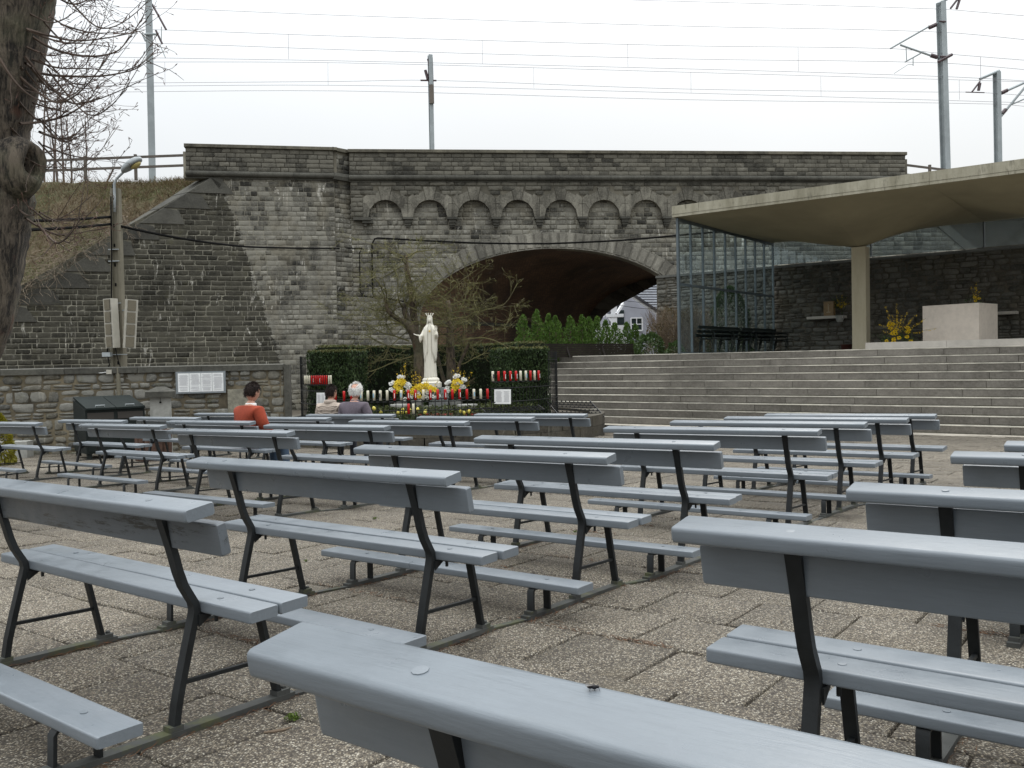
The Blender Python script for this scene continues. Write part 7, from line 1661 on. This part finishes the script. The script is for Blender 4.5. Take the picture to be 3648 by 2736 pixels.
# ------------------------------------------------------------------ people
M_skin = simple('skin', (.50, .27, .19), .5, .06, 9, .05); M_red_sw = simple('rust_red_wool', (.27, .042, .017), .95, .10, 30, .5, .004); M_collar = simple('white_shirt', (.75, .75, .74), .8, .03, 8, 0)
M_hair1 = simple('dark_brown_hair', (.022, .013, .010), .55, .3, 30, .5, .004); M_hair2 = simple('white_hair', (.74, .73, .70), .8, .12, 30, .6, .006); M_jean = simple('blue_jeans', (.045, .075, .12), .9, .15, 20, .3)
M_beige = simple('beige_jacket', (.36, .30, .25), .85, .10, 25, .6, .01); M_fleece = simple('mauve_grey_fleece', (.115, .095, .115), .98, .12, 40, .5, .004); M_trou = simple('dark_trousers', (.02, .022, .03), .9, .1, 10, .1); M_shoe = simple('dark_shoe', (.02, .018, .016), .5, .1, 10, 0)
def person(bid, ux, lab, M_top, M_leg_, M_hair, fat=1.0, turn=0, seat_y=.19, hair='short', collar=None, bald=False, face_turn=0, lean=0, hs_=1.0, quilt=False, face_tilt=0, hz_adj=0):
    B = WM[INST[bid].name] @ Matrix.Translation((ux, seat_y, .455)) @ Matrix.Rotation(turn, 4, 'Z')
    t = thing('person', lab, 'person', mat=B)
    f = fat
    def J(x, y, z): return (x, y, z)
    # joints in local frame: +y forward (to the statue), origin on the seat
    L = lean; j = {}
    jo = [((0, -.02, .10), (.155 * f, .115 * f)), ((0, -.04 + L * .3, .24), (.150 * f, .105 * f)), ((0, -.05 + L * .7, .38), (.165 * f, .105 * f)), ((0, -.04 + L, .50), (.13 * f, .085)), ((0, -.02 + L * 1.1, .575), (.056, .056)), ((0, .005 + L * 1.2, .64), (.052, .056)),
          ((-.165 * f, -.035 + L, .485), .062 * f), ((-.225 * f, -.01 + L, .30), .052 * f), ((-.20, .17 + L, .17), .040), ((-.09, .29, .16), .030),
          ((.165 * f, -.035 + L, .485), .062 * f), ((.225 * f, -.01 + L, .30), .052 * f), ((.20, .17 + L, .17), .040), ((.09, .29, .16), .030),
          ((-.10, .08, .085), .085 * f), ((-.12, .43, .075), .062), ((-.12, .47, -.20), .050), ((-.12, .44, -.40), .036),
          ((.10, .08, .085), .085 * f), ((.12, .43, .075), .062), ((.13, .47, -.20), .050), ((.13, .44, -.40), .036)]
    bn = [(0, 1), (1, 2), (2, 3), (3, 4), (4, 5), (3, 6), (6, 7), (7, 8), (8, 9), (3, 10), (10, 11), (11, 12), (12, 13), (0, 14), (14, 15), (15, 16), (16, 17), (0, 18), (18, 19), (19, 20), (20, 21)]
    def sub(nm, ids, grow, mat, subdiv=2):
        mp = {k: i for i, k in enumerate(ids)}; me = bpy.data.meshes.new(nm); me.from_pydata([jo[k][0] for k in ids], [(mp[a], mp[b]) for a, b in bn if a in mp and b in mp], [])
        o = bpy.data.objects.new(nm, me); link(o, t, False); md = o.modifiers.new('skin', 'SKIN'); md.use_smooth_shade = True
        for i, k in enumerate(ids):
            r = jo[k][1]; r = r if isinstance(r, tuple) else (r, r); gg = grow if nm != 'body' or k in (4, 5, 8, 9, 12, 13, 17, 21) else -.026; me.skin_vertices[0].data[i].radius = (r[0] + gg, r[1] + gg)
        me.skin_vertices[0].data[0].use_root = True; s_ = o.modifiers.new('sub', 'SUBSURF'); s_.levels = subdiv; s_.render_levels = subdiv; me.materials.append(mat); return o
    sub('body', list(range(22)), 0, M_skin)
    jo[3] = (jo[3][0], jo[3][1]); jo.append(((0, -.03 + L * 1.05, .548), (.078, .072))); bn.append((3, 22))
    top = sub('jacket' if quilt or M_top is M_fleece else 'sweater', [0, 1, 2, 3, 6, 7, 8, 10, 11, 12, 22], .016, M_top, 2)
    sub('trousers', [0, 14, 15, 16, 17, 18, 19, 20, 21], .014, M_leg_)
    for s_ in (-1, 1):
        mb = MB(); mb.ball((s_ * .125, .50, -.425), .05, 10, 6, (.9, 2.3, .75)); mb.build('shoe', M_shoe, t, False, True)
        J2 = Vector((s_ * .09, .29, .16)); fw = Vector((-s_ * .75, .6, -.15)); nh = hand((0, 0, 0), fw, (0, .1, 1), (s_ * .2, .9, .2), .95, M_skin, None, curl=.25); nh.parent = t; nh.location = J2; WM[nh.name] = Matrix()
    # head
    hd = Matrix.Translation((0, .015 + L * 1.2, .735 + hz_adj)) @ Matrix.Rotation(face_turn, 4, 'Z') @ Matrix.Rotation(face_tilt, 4, 'X')
    def shape(p, sx, sy, sz_, sk_=True):
        x, y, z = p; X, Y_, Z_ = x * sx * (1 - .14 * max(0, -z)), y * sy, z * sz_
        if sk_ and y > 0:
            g = lambda cx, cz, w_, h: math.exp(-((X - cx) / w_) ** 2 - ((Z_ - cz) / h) ** 2)
            Y_ += .024 * g(0, -.015, .012, .025) + .008 * g(0, -.085, .025, .02) + .006 * g(0, -.052, .025, .008); Y_ -= .009 * (g(-.03, .012, .018, .012) + g(.03, .012, .018, .012)); Y_ += .005 * g(0, .032, .05, .01)
        return hd @ Vector((X * hs_, Y_ * hs_, Z_ * hs_))
    mb = MB(); mb.ball((0, 0, 0), 1, 28, 20); mb.v = [tuple(shape(p, .076, .094, .116)) for p in mb.v]; head = mb.build('head', M_skin, t, False, True)
    for s_ in (-1, 1):
        mb = MB(); mb.ball((0, 0, 0), 1, 10, 8); mb.v = [tuple(hd @ Vector((s_ * .080 * hs_ + p[0] * .010, -.004 + p[1] * .018, -.008 + p[2] * .032))) for p in mb.v]; mb.build('ear', M_skin, t, False, True)
        mb = MB(); mb.ball((0, 0, 0), 1, 8, 6); mb.v = [tuple(hd @ Vector((s_ * .030 + p[0] * .012, .083 + p[1] * .006, .012 + p[2] * .006))) for p in mb.v]; mb.build('eye', M_trou, t, False, True)
    mb = MB(); mb.ball((0, 0, 0), 1, 8, 6); mb.v = [tuple(hd @ Vector((p[0] * .022, .088 + p[1] * .006, -.055 + p[2] * .005))) for p in mb.v]; mb.build('mouth', simple('lip', (.28, .09, .08), .5, 0, 8, 0), t, False, True)
    # hair: a cap over the skull, lower at the nape, plus short strands
    mb = MB(); mb.ball((0, 0, 0), 1, 30, 22); keep = []; rr = random.Random(len(lab)); V = []
    for p in mb.v:
        x, y, z = p; lim = -.62 if y < -.1 else (-.10 if y < .35 else .38)
        sc = 1.0 + .035 * rr.random(); fl_ = 1.13 if hair == 'fluffy' else 1.0; V.append(tuple(hd @ Vector((x * .086 * fl_ * sc * hs_, (y * .103 - .006) * sc * hs_, z * .122 * sc * hs_ + .004)))); keep.append(z > lim and not (bald and y < .2 and z > .30 and abs(x) < .55 and z < .93 - .0 and y > -.95))
    fs_ = [f_ for f_ in mb.f if all(keep[i] for i in f_)]; m2 = MB(); m2.v = V; m2.f = fs_; hr = m2.build('hair', M_hair, t, False, True); sl_ = hr.modifiers.new('t', 'SOLIDIFY'); sl_.thickness = .012; sl_.offset = -1
    C, D = [], []; g = np.random.default_rng(5 + len(lab)); idx = [i for i in range(len(V)) if keep[i]]
    for i in idx:
        for _ in range(9): c = Vector(V[i]); n_3 = (c - hd.translation).normalized(); C.append(tuple(c + n_3 * .003 + Vector(g.normal(0, .006, 3)))); D.append(tuple(Vector((n_3.x * .5, n_3.y * .5 - .1, -.7 + n_3.z))))
    Vv, ii, nn_ = leaves(np.array(C), .032 if hair == 'short' else .04, 3, .10, np.array(D), .35 if hair == 'short' else .9); me = npmesh('hair_strands', Vv, ii, nn_, M_hair); o = bpy.data.objects.new('hair_strands', me); link(o, hr, False)
    if collar:
        mb = MB(); mb.lathe([(.070, .0), (.078, .0), (.068, .050), (.062, .050)], (0, -.012 + L * 1.1, .545), 20); mb.build('collar', collar, t, False, True)
    if quilt:
        mb = MB()
        for k in range(7):
            z = .16 + k * .055; q = 20; mb.tube([(.185 * f * math.cos(a), -.045 + L * (z / .5) + .135 * f * math.sin(a), z + .008 * math.sin(a * 6 + k)) for a in [math.pi + .25 + (math.pi - .5) * i / q for i in range(q + 1)]], .010, 5)
        mb.build('quilting', M_top, t, False, True)
        mb = MB(); mb.lathe([(.085, .0), (.105, .02), (.10, .06), (.07, .075)], (0, -.03 + L * 1.1, .525), 18); mb.build('hood_roll', M_top, t, False, True)
    return t
bx = lambda bid, px, py: (WM[INST[bid].name].inverted() @ onpl(px, py, WM[INST[bid].name] @ Vector((0, .15, .8)), (WM[INST[bid].name].to_3x3() @ Vector((0, 1, 0))))).x
person('C1', bx('C1', 868, 1400), 'man with dark brown hair in a rust red sweater and white collar', M_red_sw, M_jean, M_hair1, 1.22, turn=-.02, collar=M_collar, face_turn=.08, face_tilt=-.25, lean=.03, hs_=1.03, seat_y=.24)
person('E1', bx('E1', 1168, 1400), 'woman with short dark hair in a quilted beige jacket', M_beige, M_trou, M_hair1, 1.1, turn=.25, face_turn=-.25, quilt=True, hs_=.97, seat_y=.22, hz_adj=-.02)
person('E1', bx('E1', 1258, 1400), 'elderly man with white hair and a mauve grey fleece', M_fleece, M_trou, M_hair2, 1.22, turn=.15, collar=M_fleece, bald=True, hair='fluffy', face_turn=.2, hs_=1.04, seat_y=.2)

# ------------------------------------------------------------------ litter: pine needles in the joints, moss, weeds, twig
g = np.random.default_rng(12); C, D = [], []
segs = []
for bid in ('M0', 'M1', 'M2', 'R0', 'R1', 'M3', 'R2'):
    for x in XR:
        A = WM[INST[bid].name] @ Vector((x + .03, -.46, .0)); B = WM[INST[bid].name] @ Vector((x + .03, .5, .0)); segs.append((A, B, 170))
for k in range(60):
    j = g.integers(-1, 16); u = g.uniform(-5, 5); p = j * .5 - .49; a = UP(u, p, 0)
    if a.y < 1.2 or abs(a.x) > .66 * a.y + .8: continue
    b = UP(u + g.uniform(.2, .9), p, 0); segs.append((Vector((a.x, a.y, zg(a.x, a.y))), Vector((b.x, b.y, zg(b.x, b.y))), 60))
for (A, B, n) in segs:
    t = g.uniform(0, 1, n); q = np.array(A)[None] * (1 - t[:, None]) + np.array(B)[None] * t[:, None]; q[:, :2] += g.normal(0, .018, (n, 2)); q[:, 2] = np.array([zg(x, y) for x, y in q[:, :2]]) + .006; d = np.array(B - A); C.append(q); D.append(np.tile(d / np.linalg.norm(d), (n, 1)))
o = leafobj('fallen_needles', np.concatenate(C), .05, simple('brown_needle', (.14, .065, .03), .9, .3, 6, 0), None, 3, kind='stuff', dirs=np.concatenate(D), jit=.45, asp=.04); o['label'] = 'brown pine needles drifted along the rails and slab joints'
M_weed = leaf_mat('weed_green', (.06, .10, .015), (.12, .17, .03), .7, .2)
for (x, y, lab, s_) in ((1048, 2567, 'tiny green weed in a slab joint at the bottom left', 1), (1335, 1850, 'small moss tuft in a slab joint behind the scratched bench row', .8), (2050, 1898, 'small moss tuft under the middle bench', .6), (1090, 2003, 'small green tuft beside the tie bar, centre left', .5)):
    d = ray(x, y); s = 3.0
    for _ in range(30): q = EYE + d * s; s *= (CH - zg(q.x, q.y)) / max(1e-6, CH - q.z)
    q = EYE + d * s; C = np.array(q)[None] + np.random.default_rng(int(x)).normal(0, .014 * s_, (45, 3)) * [1, 1, .4] + [0, 0, .012]; t = thing('weed_tuft', lab, 'weed', tuple(q)); leafobj('leaves', C, .022 * s_, M_weed, t, 3, dirs=np.tile([0, 0, .6], (45, 1)), asp=.4)
pts = []
for x, y in ((940, 2618), (975, 2614), (1010, 2608), (1040, 2598)):
    d = ray(x, y); s = 2.5
    for _ in range(30): q = EYE + d * s; s *= (CH - zg(q.x, q.y)) / max(1e-6, CH - q.z)
    pts.append(EYE + d * s + ZV * .008)
mb = MB(); mb.tube(pts, [.004, .006, .005, .002], 6); single(mb, 'fallen_twig', M_tw2, 'short dry twig lying on the slabs at the bottom left', 'twig')
mb = MB(); r_ = random.Random(31)
for k in range(70):
    u, p = r_.uniform(-4, 4), r_.uniform(1.4, 8); a = UP(u, p, 0)
    if a.y < 1.3: continue
    a.z = zg(a.x, a.y) + .006; q = r_.uniform(0, 6.28); b = a + Vector((math.cos(q), math.sin(q), 0)) * r_.uniform(.02, .07); b.z = zg(b.x, b.y) + .005; mb.tube([a, a.lerp(b, .5) + Vector((r_.gauss(0, .005), r_.gauss(0, .005), .003)), b], .0022, 3)
o = mb.build('litter', M_tw2); o['kind'] = 'stuff'; o['label'] = 'scattered bits of twig and dry leaf on the slabs'
